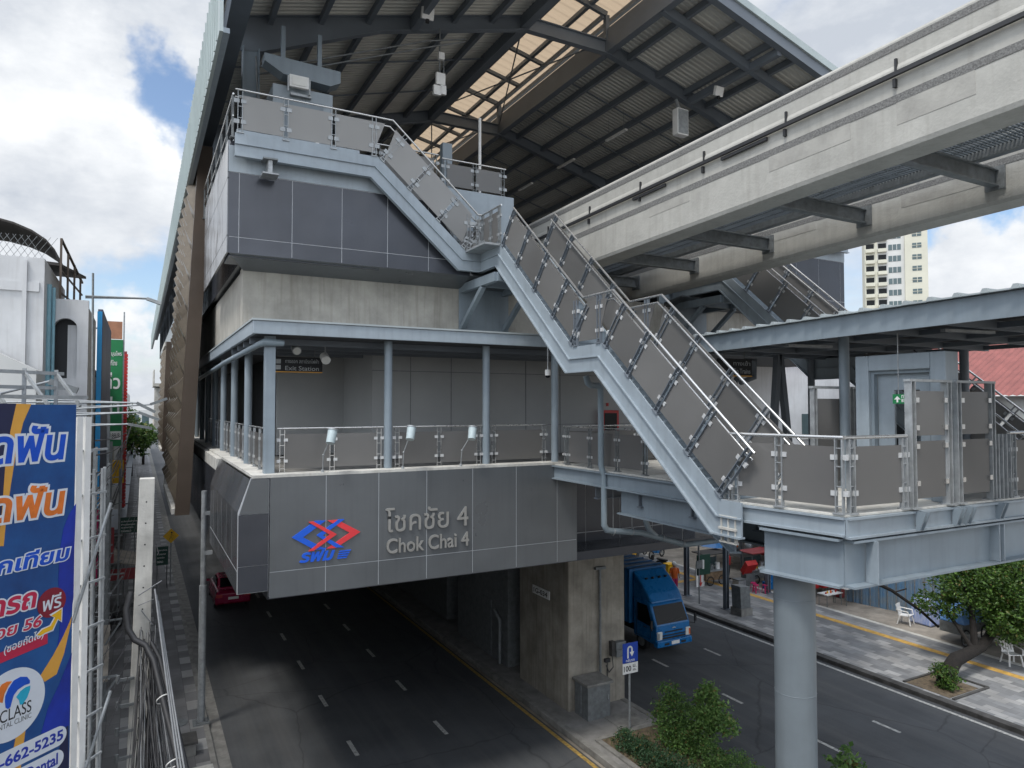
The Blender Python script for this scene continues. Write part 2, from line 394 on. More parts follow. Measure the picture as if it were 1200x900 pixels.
M['gold'] = mat('print_gold', (.72, .36, .06), .5, 0, .15, .8)

def translucent(name, c, trans=0.3, transp=0.15, rough=0.3, tk_=1.9):
    m = bpy.data.materials.new(name); m.use_nodes = True
    n, l = m.node_tree.nodes, m.node_tree.links; n.clear()
    o = n.new('ShaderNodeOutputMaterial'); p = n.new('ShaderNodeBsdfPrincipled')
    t = n.new('ShaderNodeTexCoord'); z = n.new('ShaderNodeTexNoise'); z.inputs['Scale'].default_value = .9; z.inputs['Detail'].default_value = 6
    l.new(t.outputs['Object'], z.inputs['Vector'])
    cr = n.new('ShaderNodeValToRGB'); l.new(z.outputs['Fac'], cr.inputs[0])
    cr.color_ramp.elements[0].color = (*[x * .82 for x in c], 1); cr.color_ramp.elements[1].color = (*[min(1, x * 1.12) for x in c], 1)
    oi = n.new('ShaderNodeObjectInfo'); m5 = n.new('ShaderNodeMapRange'); l.new(oi.outputs['Random'], m5.inputs[0]); m5.inputs['To Min'].default_value = .80; m5.inputs['To Max'].default_value = 1.15
    v5 = n.new('ShaderNodeVectorMath'); v5.operation = 'SCALE'; l.new(cr.outputs[0], v5.inputs[0]); l.new(m5.outputs[0], v5.inputs['Scale'])
    l.new(v5.outputs[0], p.inputs['Base Color']); p.inputs['Roughness'].default_value = rough
    tl = n.new('ShaderNodeBsdfTranslucent'); tl.inputs[0].default_value = (*[min(1, x * tk_) for x in c], 1)
    tr = n.new('ShaderNodeBsdfTransparent'); tr.inputs[0].default_value = (.72, .70, .68, 1)
    a = n.new('ShaderNodeMixShader'); a.inputs[0].default_value = trans; l.new(p.outputs[0], a.inputs[1]); l.new(tl.outputs[0], a.inputs[2])
    b = n.new('ShaderNodeMixShader'); b.inputs[0].default_value = transp; l.new(a.outputs[0], b.inputs[1]); l.new(tr.outputs[0], b.inputs[2])
    l.new(b.outputs[0], o.inputs[0])
    return m
M['band'] = mat('aggregate_band', (.20, .20, .195), .9, 0, .25, 30, bump=.6, bscale=60)
M['lamp_pale'] = mat('lamp_enamel', (.42, .50, .52), .4, 0, .05, 6)
M['conc_patch'] = mat('concrete_patch', (.385, .378, .35), .88, 0, .1, 2.2, bump=.25, bscale=20)
M['clamp'] = mat('clamp_steel', (.58, .59, .59), .4, .2, .08, 8)
M['terracotta'] = mat('terracotta_board', (.40, .19, .11), .7, 0, .1, 3)
M['frost_light'] = translucent('frosted_panel_pale', (.37, .368, .36), .30, .18, .2)
M['frost'] = translucent('frosted_panel', (.215, .212, .207), .30, .12, .16)
M['tan'] = translucent('skylight_sheet', (.36, .315, .26), .80, .0, .6, 1.95)

def leaf_mat(name, dark, light):
    m = bpy.data.materials.new(name); m.use_nodes = True
    n, l = m.node_tree.nodes, m.node_tree.links; b = n['Principled BSDF']
    g = n.new('ShaderNodeNewGeometry'); cr = n.new('ShaderNodeValToRGB'); l.new(g.outputs['Random Per Island'], cr.inputs[0])
    cr.color_ramp.elements[0].color = (*dark, 1); cr.color_ramp.elements[1].color = (*light, 1); cr.color_ramp.elements[1].position = .93
    e_ = cr.color_ramp.elements.new(.97); e_.color = (.20, .15, .05, 1)
    l.new(cr.outputs[0], b.inputs['Base Color']); b.inputs['Roughness'].default_value = .5
    tl = n.new('ShaderNodeBsdfTranslucent'); l.new(cr.outputs[0], tl.inputs[0])
    mx = n.new('ShaderNodeMixShader'); mx.inputs[0].default_value = .3
    l.new(b.outputs[0], mx.inputs[1]); l.new(tl.outputs[0], mx.inputs[2]); l.new(mx.outputs[0], n['Material Output'].inputs[0])
    return m
M['leaf_tree'] = leaf_mat('tree_leaves', (.014, .045, .010), (.11, .21, .030))
M['leaf_bush'] = leaf_mat('bush_leaves', (.04, .10, .025), (.17, .30, .075))
M['leaf_bright'] = leaf_mat('sapling_leaves', (.06, .14, .03), (.22, .36, .10))
M['leaf_blue'] = leaf_mat('hedge_leaves', (.018, .055, .024), (.06, .13, .055))

def paving_mat(name, c1, c2, c3, bw=.6, bh=.3):
    m = bpy.data.materials.new(name); m.use_nodes = True
    n, l = m.node_tree.nodes, m.node_tree.links; b = n['Principled BSDF']; b.inputs['Roughness'].default_value = .85
    t = n.new('ShaderNodeTexCoord'); mp = n.new('ShaderNodeMapping'); l.new(t.outputs['Object'], mp.inputs[0])
    # stepped bands of pale and dark slabs across the footway
    sp = n.new('ShaderNodeSeparateXYZ'); l.new(mp.outputs[0], sp.inputs[0])
    def mth(op, a, bb=None):
        q = n.new('ShaderNodeMath'); q.operation = op
        for i, s_ in enumerate((a, bb)):
            if s_ is None: continue
            if isinstance(s_, (int, float)): q.inputs[i].default_value = s_
            else: l.new(s_, q.inputs[i])
        return q.outputs[0]
    ix = mth('FLOOR', mth('DIVIDE', sp.outputs[0], bh)); iy = mth('FLOOR', mth('DIVIDE', mth('ADD', sp.outputs[1], mth('MULTIPLY', mth('MODULO', mth('ABSOLUTE', ix), 2), bw * .5)), bw))
    zig = mth('MODULO', mth('ADD', iy, 4000), 2)
    band = mth('MODULO', mth('ADD', mth('ADD', ix, zig), 6000), 5)
    cv = n.new('ShaderNodeCombineXYZ'); l.new(ix, cv.inputs[0]); l.new(iy, cv.inputs[1])
    wn_ = n.new('ShaderNodeTexWhiteNoise'); wn_.noise_dimensions = '2D'; l.new(cv.outputs[0], wn_.inputs['Vector'])
    sel = mth('LESS_THAN', band, 1.5)
    mx = n.new('ShaderNodeMix'); mx.data_type = 'RGBA'; l.new(sel, mx.inputs['Factor']); mx.inputs['A'].default_value = (*c1, 1); mx.inputs['B'].default_value = (*c2, 1)
    vr = n.new('ShaderNodeMapRange'); l.new(wn_.outputs['Value'], vr.inputs[0]); vr.inputs['To Min'].default_value = .8; vr.inputs['To Max'].default_value = 1.15
    z = n.new('ShaderNodeTexNoise'); z.inputs['Scale'].default_value = 1.1; z.inputs['Detail'].default_value = 7; l.new(t.outputs['Object'], z.inputs['Vector'])
    v2 = n.new('ShaderNodeMapRange'); l.new(z.outputs['Fac'], v2.inputs[0]); v2.inputs['From Min'].default_value = .3; v2.inputs['From Max'].default_value = .7; v2.inputs['To Min'].default_value = .75; v2.inputs['To Max'].default_value = 1.12
    sc = n.new('ShaderNodeVectorMath'); sc.operation = 'SCALE'; l.new(mx.outputs['Result'], sc.inputs[0]); l.new(mth('MULTIPLY', vr.outputs[0], v2.outputs[0]), sc.inputs['Scale'])
    # joints
    fx = mth('FRACT', mth('DIVIDE', sp.outputs[0], bh)); fy = mth('FRACT', mth('DIVIDE', mth('ADD', sp.outputs[1], mth('MULTIPLY', mth('MODULO', mth('ABSOLUTE', ix), 2), bw * .5)), bw))
    j = mth('MAXIMUM', mth('LESS_THAN', fx, .035), mth('LESS_THAN', fy, .02))
    mj = n.new('ShaderNodeMix'); mj.data_type = 'RGBA'; l.new(j, mj.inputs['Factor']); l.new(sc.outputs[0], mj.inputs['A']); mj.inputs['B'].default_value = (*c3, 1)
    l.new(mj.outputs['Result'], b.inputs['Base Color'])
    return m
M['pave_right'] = paving_mat('footway_slabs_pale', (.205, .21, .215), (.31, .31, .305), (.13, .13, .13), .6, .3)
M['pave_left'] = paving_mat('footway_slabs_dark', (.185, .185, .188), (.32, .32, .315), (.09, .09, .09), .8, .4)

# ---------------------------------------------------------------- writing
def text_geo(s, ext=0.0, off=0.0, shear=0.0):
    c = bpy.data.curves.new('letters', 'FONT'); c.body = s; c.extrude = ext; c.bevel_depth = off; c.bevel_resolution = 0; c.shear = shear; c.resolution_u = 4
    o = bpy.data.objects.new('letters', c); col.objects.link(o)
    dg = bpy.context.evaluated_depsgraph_get(); me = bpy.data.meshes.new_from_object(o.evaluated_get(dg))
    vs = [tuple(v.co) for v in me.vertices]; fs = [tuple(p.vertices) for p in me.polygons]
    bpy.data.objects.remove(o); bpy.data.curves.remove(c); bpy.data.meshes.remove(me)
    return vs, fs
def text_on(s, o, u, v, w, h, ext=0.004, off=0.0, ref_off=0.0, shear=0.0, depth=0.0, mb=None):
    """letters fitted into the w x h box with its lower left corner at o, along u and v, raised ext along u x v"""
    u, v, o = Vector(u).normalized(), Vector(v).normalized(), Vector(o); nn = u.cross(v).normalized()
    base, _ = text_geo(s, 0, ref_off, shear)
    vs, fs = text_geo(s, 1.0, off, shear)
    x0, x1 = min(p[0] for p in base), max(p[0] for p in base); y0, y1 = min(p[1] for p in base), max(p[1] for p in base)
    kx, ky = w / (x1 - x0), h / (y1 - y0)
    mb = mb or MB()
    mb.add([o + u * (p[0] - x0) * kx + v * (p[1] - y0) * ky + nn * (depth + ext * (p[2] + 1) / 2) for p in vs], fs)
    return mb

# ---------------------------------------------------------------- the setting: ground, roads, footways, markings
def struct(mb, name, m, bevel=0):
    o = mb.build(name, m, bevel=bevel); o['kind'] = 'structure'; return o
def sheet(name, x0, x1, y0, y1, z, m):
    return struct(MB().add([(x0, y0, z), (x1, y0, z), (x1, y1, z), (x0, y1, z)], [(0, 1, 2, 3)]), name, m)
YN, YF = -12, 420
sheet('ground', -900, 900, -300, 1500, -0.03, M['dirt'])
sheet('left_road', 2.35, 12.0, YN, YF, 0.0, M['asphalt'])
sheet('right_road', 15.35, 25.0, YN, YF, 0.0, M['asphalt'])
struct(MB().box(-2.6, 2.0, YN, YF, -0.02, .14), 'left_footway', M['pave_left'])
struct(MB().box(2.0, 2.16, YN, YF, -.02, .15).box(2.16, 2.55, YN, YF, -.02, .012), 'left_kerb', M['kerb'], )
struct(MB().box(25.35, 31.1, YN, YF, -.02, .15), 'right_footway', M['pave_right'])
struct(MB().box(25.0, 25.35, YN, YF, -.02, .16), 'right_kerb', M['kerb_dark'], bevel=.02)
struct(MB().box(12.35, 15.1, YN, YF, -.02, .17), 'median_paving', M['paving_plain'])
struct(MB().box(12.13, 12.35, YN, YF, -.02, .19).box(15.1, 15.32, YN, YF, -.02, .19), 'median_kerb', M['kerb'], bevel=.02)
struct(MB().box(12.72, 14.95, YN, 17.9, .1, .21), 'planting_bed', M['soil'])
struct(MB().box(12.55, 12.72, YN, 18.0, .1, .23).box(14.95, 15.05, YN, 18.0, .1, .23).box(12.72, 14.95, 17.9, 18.05, .1, .23), 'planting_edge', M['kerb'])
struct(MB().box(29.62, 29.98, YN, YF, .1, .156), 'tactile_strip', M['tactile'])
struct(MB().box(26.6, 29.62, 31.6, 31.96, .1, .156), 'tactile_branch', M['tactile'])
struct(MB().box(31.1, 31.35, YN, YF, -.02, .16), 'footway_edging', M['conc_pale'])
struct(MB().box(31.35, 60, YN, 90, -.02, .13), 'side_yard', M['dirt'])
mk = MB()
def dash_row(x, y0, period, n, length=1.05, w=.13):
    for i in range(-3, n):
        y = y0 + i * period
        mk.box(x - w / 2, x + w / 2, y - length / 2, y + length / 2, -.01, .005)
dash_row(5.95, 21.45, 3.9, 24); dash_row(8.85, 21.45, 3.9, 24)
dash_row(18.95, 14.66, 3.93, 24, .95, .12); dash_row(21.75, 14.6, 3.93, 24, .95, .12)
mk.box(24.62, 24.76, YN, 200, -.01, .005)
struct(mk, 'lane_markings', M['mark'])
struct(MB().box(11.80, 11.93, YN, 200, -.01, .005), 'edge_line', M['mark_y'])
# covers and patches on the footways
for (x, y, r, nm) in ((1.25, 25.5, .33, 'manhole_cover'), (.95, 33.0, .3, 'manhole_cover'), (28.1, 12.6, .36, 'manhole_cover')):
    o = MB().cyl(x, y, .1, .158, r, 24).build(nm, M['galv_dark'])
    tag(o, {25.5: 'round iron manhole cover on the left footway beside the street light', 33.0: 'round iron manhole cover farther up the left footway', 12.6: 'round iron manhole cover on the right footway near the leaning tree'}[y], 'manhole cover'); o['kind'] = 'structure'
o = MB().box(13.75, 14.85, 18.25, 19.2, .1, .19).build('inspection_slab', M['kerb']); tag(o, 'square concrete inspection slab in the median before the pier', 'cover slab')

# ---------------------------------------------------------------- station building (concourse, upper box, end walls)
CX = 14.05                                            # centre line of the guideway
st = thing('station_building', 'grey elevated station building spanning the road, its name and emblem on the front', 'station', (6.9, 17, 0))
FL = 8.85
# concourse front: panels over a light backing that shows in the joints
YP = 17.02
MB().box(2.735, 11.235, YP - .014, YP + .25, 6.055, 8.815).build('panel_backing', M['joint'], st)
sx = [2.72, 4.02, 5.33, 6.61, 7.92, 9.25, 10.58, 11.26]
for a, b in zip(sx, sx[1:]):
    for z0, z1 in ((6.04, 6.632), (6.648, 8.83)):
        MB().box(a + .008, b - .008, YP - .02, YP - .0145, z0, z1).build('cladding_panel', M['clad'], st)
MB().box(11.05, 11.24, YP + .07, 19.0, 6.04, 8.82).build('side_return', M['clad'], st)
# chamfered corner on the street side
prof = [(2.03, 6.2), (2.03, 8.05), (2.30, 8.83), (2.715, 8.83), (2.715, 6.2)]
MB().prism(prof, (0, YP + .045, 0), (1, 0, 0), (0, 0, 1), (0, .03, 0)).build('corner_backing', M['joint'], st)
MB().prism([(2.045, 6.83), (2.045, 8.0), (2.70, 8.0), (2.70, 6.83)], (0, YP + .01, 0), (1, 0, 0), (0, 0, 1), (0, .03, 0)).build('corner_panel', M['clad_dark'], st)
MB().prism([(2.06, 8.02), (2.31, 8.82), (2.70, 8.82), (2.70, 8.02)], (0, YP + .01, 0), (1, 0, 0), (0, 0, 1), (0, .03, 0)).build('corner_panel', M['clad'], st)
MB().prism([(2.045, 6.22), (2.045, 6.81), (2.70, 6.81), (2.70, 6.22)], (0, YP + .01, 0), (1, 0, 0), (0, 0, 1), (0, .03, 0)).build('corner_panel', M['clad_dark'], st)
MB().box(2.036, 2.7, YP + .08, 24.0, 6.22, 8.0).build('flank_backing', M['joint'], st)
ys = [17.1, 18.25, 19.4, 20.55, 21.7, 22.85, 24.0]
for i, (a, b) in enumerate(zip(ys, ys[1:])):
    MB().prism([(2.035, 6.72), (2.035, 8.05), (2.29, 8.80), (2.33, 8.78), (2.07, 8.04), (2.07, 6.72)], (0, a + .012, 0), (1, 0, 0), (0, 0, 1), (0, b - a - .024, 0)).build('flank_panel', M['clad_side'], st)
    MB().box(2.03, 2.07, a + .012, b - .012, 6.2, 6.70).build('flank_panel', M['clad_side'], st)
# slab edge, floor, soffit
MB().box(2.34, 11.0, YP + .01, YP + .62, FL - .02, FL + .045).box(2.34, 2.95, YP + .62, 64, FL - .02, FL + .05).box(2.2, 2.5, 24.02, 64, 8.45, FL - .02).build('floor_edge', M['conc_pale'], st)
MB().box(2.6, 25.5, YP + .63, 100, FL - .25, FL - .025).build('floor_slab', M['kerb'], st)
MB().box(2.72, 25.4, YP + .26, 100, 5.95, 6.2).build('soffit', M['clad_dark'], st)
MB().box(2.2, 2.4, 24.03, 100, 6.0, 8.4).build('flank_wall', M['clad_dark'], st)
# dark recessed fascia to the right of the front
MB().box(11.26, 17.2, 18.536, 18.8, 5.9, 8.58).build('recess_backing', M['joint'], st)
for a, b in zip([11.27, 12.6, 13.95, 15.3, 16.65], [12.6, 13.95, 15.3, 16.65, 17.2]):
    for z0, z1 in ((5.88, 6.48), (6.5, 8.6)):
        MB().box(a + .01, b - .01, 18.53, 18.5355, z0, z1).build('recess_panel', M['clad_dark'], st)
# concourse canopy: roof slab with pale fascia all round
MB().box(2.31, 10.95, YP, YP + .08, 12.19, 12.5).box(2.31, 2.39, YP + .08, 62, 12.19, 12.5).build('canopy_fascia', M['steel_light'], st, bevel=.01)
MB().box(2.28, 10.95, YP - .03, 20.05, 12.505, 12.55).box(2.28, 4.5, 20.05, 62, 12.505, 12.55).build('canopy_sheet', M['rooftop'], st)
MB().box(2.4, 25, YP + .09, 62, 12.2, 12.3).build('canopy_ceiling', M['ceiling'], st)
rb = MB()
for y in (18.2, 19.4, 20.6, 22): rb.box(2.4, 17, y, y + .1, 12.05, 12.2)
rb.build('ceiling_joists', M['steel_dark'], st)
# gutter pipe hugging the canopy's left side
MB().tube([(3.05, 17.35, 12.02), (2.62, 17.3, 12.02), (2.55, 17.6, 12.0), (2.42, 24, 11.9), (2.42, 46, 11.6)], .075, 12).build('gutter_pipe', M['pipe'], st)
# columns
for x, y in ((2.76, 17.5), (5.72, 17.5), (8.56, 17.5), (10.66, 17.25), (2.7, 20.7), (2.7, 23.9), (2.7, 27.1), (2.7, 30.3), (2.7, 33.5), (2.7, 36.7), (2.7, 39.9), (2.7, 43.1)):
    if y == 17.5 and x < 3: MB().box(x - .12, x + .12, y - .12, y + .12, FL, 12.19).build('column', M['steel'], st, bevel=.01)
    else: MB().cyl(x, y, FL, 12.19, .105, 18).build('column', M['steel'], st)
# interior
MB().box(6.35, 18.4, 21.0, 21.2, FL, 12.2).build('inner_wall', M['inner_wall'], st)
MB().box(6.35, 6.5, 21.2, 24.4, FL, 12.2).build('inner_wall', M['inner_wall'], st)
MB().box(4.1, 6.35, 24.4, 24.6, FL, 12.2).build('inner_wall', M['inner_wall'], st)
jn = MB()
for x in (7.6, 9.0, 10.4, 11.8, 13.2): jn.box(x - .008, x + .008, 20.985, 20.999, FL, 12.2)
jn.box(6.35, 18.4, 20.985, 20.999, 9.85, 9.866).box(6.35, 18.4, 20.985, 20.999, 11.6, 11.62)
jn.build('wall_joints', M['galv_dark'], st)
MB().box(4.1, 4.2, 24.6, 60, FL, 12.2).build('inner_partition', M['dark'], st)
MB().box(17.5, 25, 21.3, 21.5, FL, 12.2).build('inner_partition', M['white'], st)
# concrete crosswall above the canopy
MB().box(2.45, 25.65, 20.1, 20.7, 12.31, 14.3).build('crosswall', M['conc_wall'], st)
MB().box(2.5, 10.9, 20.7, 100, 12.32, 14.3).build('platform_base', M['conc_wall'], st)
MB().box(17.2, 25.6, 20.7, 100, 12.32, 14.3).build('platform_base', M['conc_wall'], st)
# upper box: soffit, slanted front cladding, side cladding; mirrored over the tracks
def upper_box(sg):
    X = lambda x: CX + sg * (x - CX)
    def pr(poly, y, t): return MB().prism([(X(a), b) for a, b in poly], (0, y, 0), (1, 0, 0), (0, 0, 1), (0, t, 0))
    back = [(1.98, 14.47), (1.98, 17.2), (6.0, 17.2), (8.9, 14.47)]
    pr(back, 19.105, .1).build('upper_backing', M['joint'], st)
    pr([(1.95, 16.565), (1.95, 17.25), (6.0, 17.25), (6.8, 16.565)], 19.085, .04).build('upper_band', M['steel_light'], st)
    xs = [1.95, 2.21, 3.55, 4.89, 6.2, 7.45, 8.8]
    for a, b in zip(xs, xs[1:]):
        for z0, z1 in ((14.45, 14.865), (14.881, 16.55)):
            # clip by the stair's slope: x + z*1.03 <= 24.2
            lim = lambda z: 24.25 - 1.06 * z + .4
            p = [(a + .008, z0), (min(b - .008, max(a + .02, lim(z0) + .35)), z0), (min(b - .008, max(a + .02, lim(z1) + .35)), z1), (a + .008, z1)]
            pr(p, 19.099, .0055).build('upper_panel', M['clad_dark'], st)
    # soffit sloping back to the concrete wall
    v = [(X(1.98), 19.12, 14.46), (X(10.9), 19.12, 14.46), (X(10.9), 20.09, 14.2), (X(2.45), 20.09, 14.2), (X(1.98), 19.12, 14.5), (X(10.9), 19.12, 14.5), (X(10.9), 20.09, 14.36), (X(2.45), 20.09, 14.36)]
    MB().add(v, [(0, 3, 2, 1), (4, 5, 6, 7), (0, 1, 5, 4), (1, 2, 6, 5), (2, 3, 7, 6), (3, 0, 4, 7)]).build('upper_soffit', M['clad'], st)
    xa, xb = sorted((X(2.35), X(10.9)))
    MB().box(xa, xb, 20.42, 100, 14.4, 17.42).build('platform_body', M['clad_dark'], st)
    xa, xb = sorted((X(2.0), X(6.0)))
    MB().box(xa, xb, 19.25, 20.42, 14.4, 17.42).build('platform_body', M['clad_dark'], st)
    # pale end wall behind the first flight
    xa, xb = sorted((X(6.0), X(10.95)))
    MB().box(xa, xb, 20.3, 20.41, 14.35, 17.46).build('end_wall', M['steel_light'], st)
    # side cladding, splayed lower edge
    ys2 = [19.15, 20.3, 21.5, 22.7, 23.9, 25.1, 26.3]
    xa, xb = sorted((X(1.97), X(2.0)))
    for a, b in zip(ys2, ys2[1:]):
        for z0, z1 in ((14.47, 14.9), (14.92, 16.4), (16.42, 17.4)):
            xo, xi = sorted((X(1.93), X(1.98)))
            MB().box(xo, xi, a + .012, b - .012, z0, z1).build('flank_panel', M['clad_side'], st)
upper_box(1); upper_box(-1)
# raised letters and emblem on the front
n1_ = text_on("โชคชัย 4", (5.50, YP - .022, 7.33), (1, 0, 0), (0, 0, 1), 2.27, .60, .05, .002); n1_.build('station_name', M['letters'], st)
n2_ = text_on("Chok Chai 4", (5.53, YP - .022, 6.80), (1, 0, 0), (0, 0, 1), 2.26, .36, .05, .012); n2_.build('station_name', M['letters'], st)
def logo(poly, depth, name, m):
    pts = []
    for px, py in poly:
        p = at(330 + px / 5.217, 590 + py / 5.217, Y=YP - .02); pts.append((p.x, p.z))
    MB().prism(pts, (0, YP - .022, 0), (1, 0, 0), (0, 0, 1), (0, -depth, 0)).build(name, m, st)
logo([(62, 208), (205, 105), (268, 104), (130, 206), (268, 277), (202, 283)], .03, 'emblem', M['emb_blue'])
logo([(280, 104), (340, 99), (480, 172), (330, 271), (275, 275), (415, 178)], .03, 'emblem', M['emb_red'])
logo([(163, 113), (195, 110), (335, 186), (195, 286), (163, 290), (292, 189)], .045, 'emblem', M['emb_red'])
logo([(212, 194), (345, 97), (382, 95), (250, 194), (380, 266), (330, 268)], .036, 'emblem', M['emb_blue'])
a_, b_ = at(351, 660, Y=YP - .02), at(391, 648, Y=YP - .02)
text_on("รฟม", (3.42, YP - .022, 6.80), (1, 0, 0), (0, 0, 1), .80, .28, .025, .035, shear=.3).build('emblem', M['emb_blue'], st)
for k in range(4): logo([(338 + 4 * k, 338 - 14 * k), (395 + 8 * k, 331 - 14 * k), (399 + 8 * k, 323 - 14 * k), (341 + 4 * k, 330 - 14 * k)], .025, 'emblem', M['emb_blue'])
# platform-level service room with a door near the top of the stair
room = MB().box(3.28, 5.0, 20.75, 22.0, 17.42, 19.85).build('service_room', M['steel_light'], st)
dr = MB().box(3.62, 4.72, 20.715, 20.748, 17.45, 19.5).build('door', M['steel'], st)
MB().box(4.5, 4.6, 20.69, 20.714, 18.2, 18.4).build('handle', M['stainless'], dr)
MB().box(3.75, 4.35, 20.60, 20.745, 19.56, 19.63).build('door_closer', M['galv'], st)
hd = MB().prism([(3.02, 20.62), (5.2, 20.55), (5.2, 20.2), (4.9, 20.05), (3.55, 20.12), (3.02, 20.4)], (0, 20.6, 0), (1, 0, 0), (0, 0, 1), (0, .5, 0)); hd.build('sign_box', M['steel'], st)
for x in (3.5, 4.55): MB().box(x, x + .12, 20.75, 20.87, 20.5, 21.6).build('hanger', M['steel'], st)

# ---------------------------------------------------------------- railings with frosted panels, twin flat-bar posts and clamps
CL = {}
def clamp(th, post, c, t, n, sz):
    k = th.name; CL.setdefault(k, [0, MB(), th])
    if CL[k][0] < 96:
        CL[k][0] += 1
        MB().obox(c, t * sz, n * sz * .8, t.cross(n) * .022).build('glass_clamp', M['clamp'], post)
    else: CL[k][1].obox(c, t * sz, n * sz * .8, t.cross(n) * .022)
def flush_clamps():
    for k, (c, mb, th) in CL.items():
        if mb.v:
            o = mb.build('glass_clamps', M['galv'], th); o['kind'] = 'stuff'
def railing(th, pts, h=1.1, pitch=1.15, out=None, inner=None, posts=None, rail=True, top=.14, low=.10, glass=True, bar=.05, m_post=None, csz=.045, ends=(True, True), rr=.026, m_glass=None):
    pts = [Vector(p) for p in pts]; ms = miters(pts); m_post = m_post or M['galv_dark']
    for i in range(len(pts) - 1):
        a, b = pts[i], pts[i + 1]; d = (b - a); ln = d.length; d.normalize(); n = seg_normal(a, b); side = d.cross(n)
        cnt = max(1, round(ln / pitch))
        stops = [ln * (k + .5) / cnt for k in range(cnt)] if posts is None else posts[i]
        if posts is None and ln > .5:
            stops = [.12] + [ln * k / cnt for k in range(1, cnt)] + [ln - .12]
        elif posts is None: stops = [ln / 2]
        for s in stops:
            p0 = a + d * s; mb = MB()
            for e in (-.055, .055): mb.obox(p0 + d * e + n * h / 2, d * .007, side * bar / 2, n * (h / 2 - .03))
            for q in (.1, .36, .62, .86): mb.obox(p0 + n * h * q, d * .05, side * .012, n * .008)
            mb.obox(p0 + n * .012, d * .09, side * .06, n * .012)
            po = mb.build('post', m_post, th)
            if glass:
                for e in (-1, 1):
                    for q in (.27, .74): clamp(th, po, p0 + d * e * .085 + n * h * q, d, n, csz)
        if glass:
            ss = ([0] if stops[0] > .2 else []) + stops + ([ln] if stops[-1] < ln - .2 else [])
            for s0, s1 in zip(ss, ss[1:]):
                if s1 - s0 < .25: continue
                e0, e1 = s0 + .06, s1 - .06
                # lean the edges with the mitres at the joints of the polyline
                def edge(s, v):
                    mm = n
                    if s < .2 or s > ln - .2:
                        mm = ms[i] if s < .2 else ms[i + 1]
                        hz = Vector((d.x, d.y, 0)).normalized()
                        mm = n + d * max(-.9, min(.9, mm.dot(d)))
                    return a + d * s + mm * v
                q = [edge(e0, low * h), edge(e1, low * h), edge(e1, h - top), edge(e0, h - top)]
                vs = [p - side * .006 for p in q] + [p + side * .006 for p in q]
                MB().add(vs, [(0, 3, 2, 1), (4, 5, 6, 7), (0, 1, 5, 4), (1, 2, 6, 5), (2, 3, 7, 6), (3, 0, 4, 7)]).build('glass_panel', m_glass or M['frost'], th)
    if rail:
        MB().tube([p + m * h for p, m in zip(pts, ms)], rr, 10).build('handrail', M['stainless'], th)
    if inner is not None:
        v = Vector(inner)
        MB().tube([p + m * (h - .17) + v for p, m in zip(pts, ms)], .021, 10).build('handrail', M['stainless'], th)

# concourse railing: front bays between columns and the street side
for x0, x1 in ((2.95, 5.6), (5.85, 8.45), (8.68, 10.55)):
    railing(st, [(x0, 17.5, FL + .03), (x1, 17.5, FL + .03)], 1.08, 1.3, rr=.02, m_post=M['stainless'], bar=.035)
for y0, y1 in ((17.65, 20.55), (20.85, 23.75), (24.05, 26.95), (27.25, 30.15), (30.45, 33.35)):
    railing(st, [(2.72, y0, FL + .03), (2.72, y1, FL + .03)], 1.08, 1.0, rr=.02, m_post=M['galv'])
# platform end and street-side railings at roof level
railing(st, [(6.2, 20.45, 17.46), (8.3, 20.45, 17.46)], 1.05, 1.1, csz=.06)
railing(st, [(8.4, 20.4, 17.46), (10.7, 20.4, 17.46)], .95, 1.2, csz=.06)
railing(st, [(2.03, 19.0, 17.45), (2.03, 40, 17.45)], 1.12, 1.5, glass=False)
MB().tube([(2.03, 19, 18.0), (2.03, 40, 18.0)], .018, 8).build('midrail', M['stainless'], st)

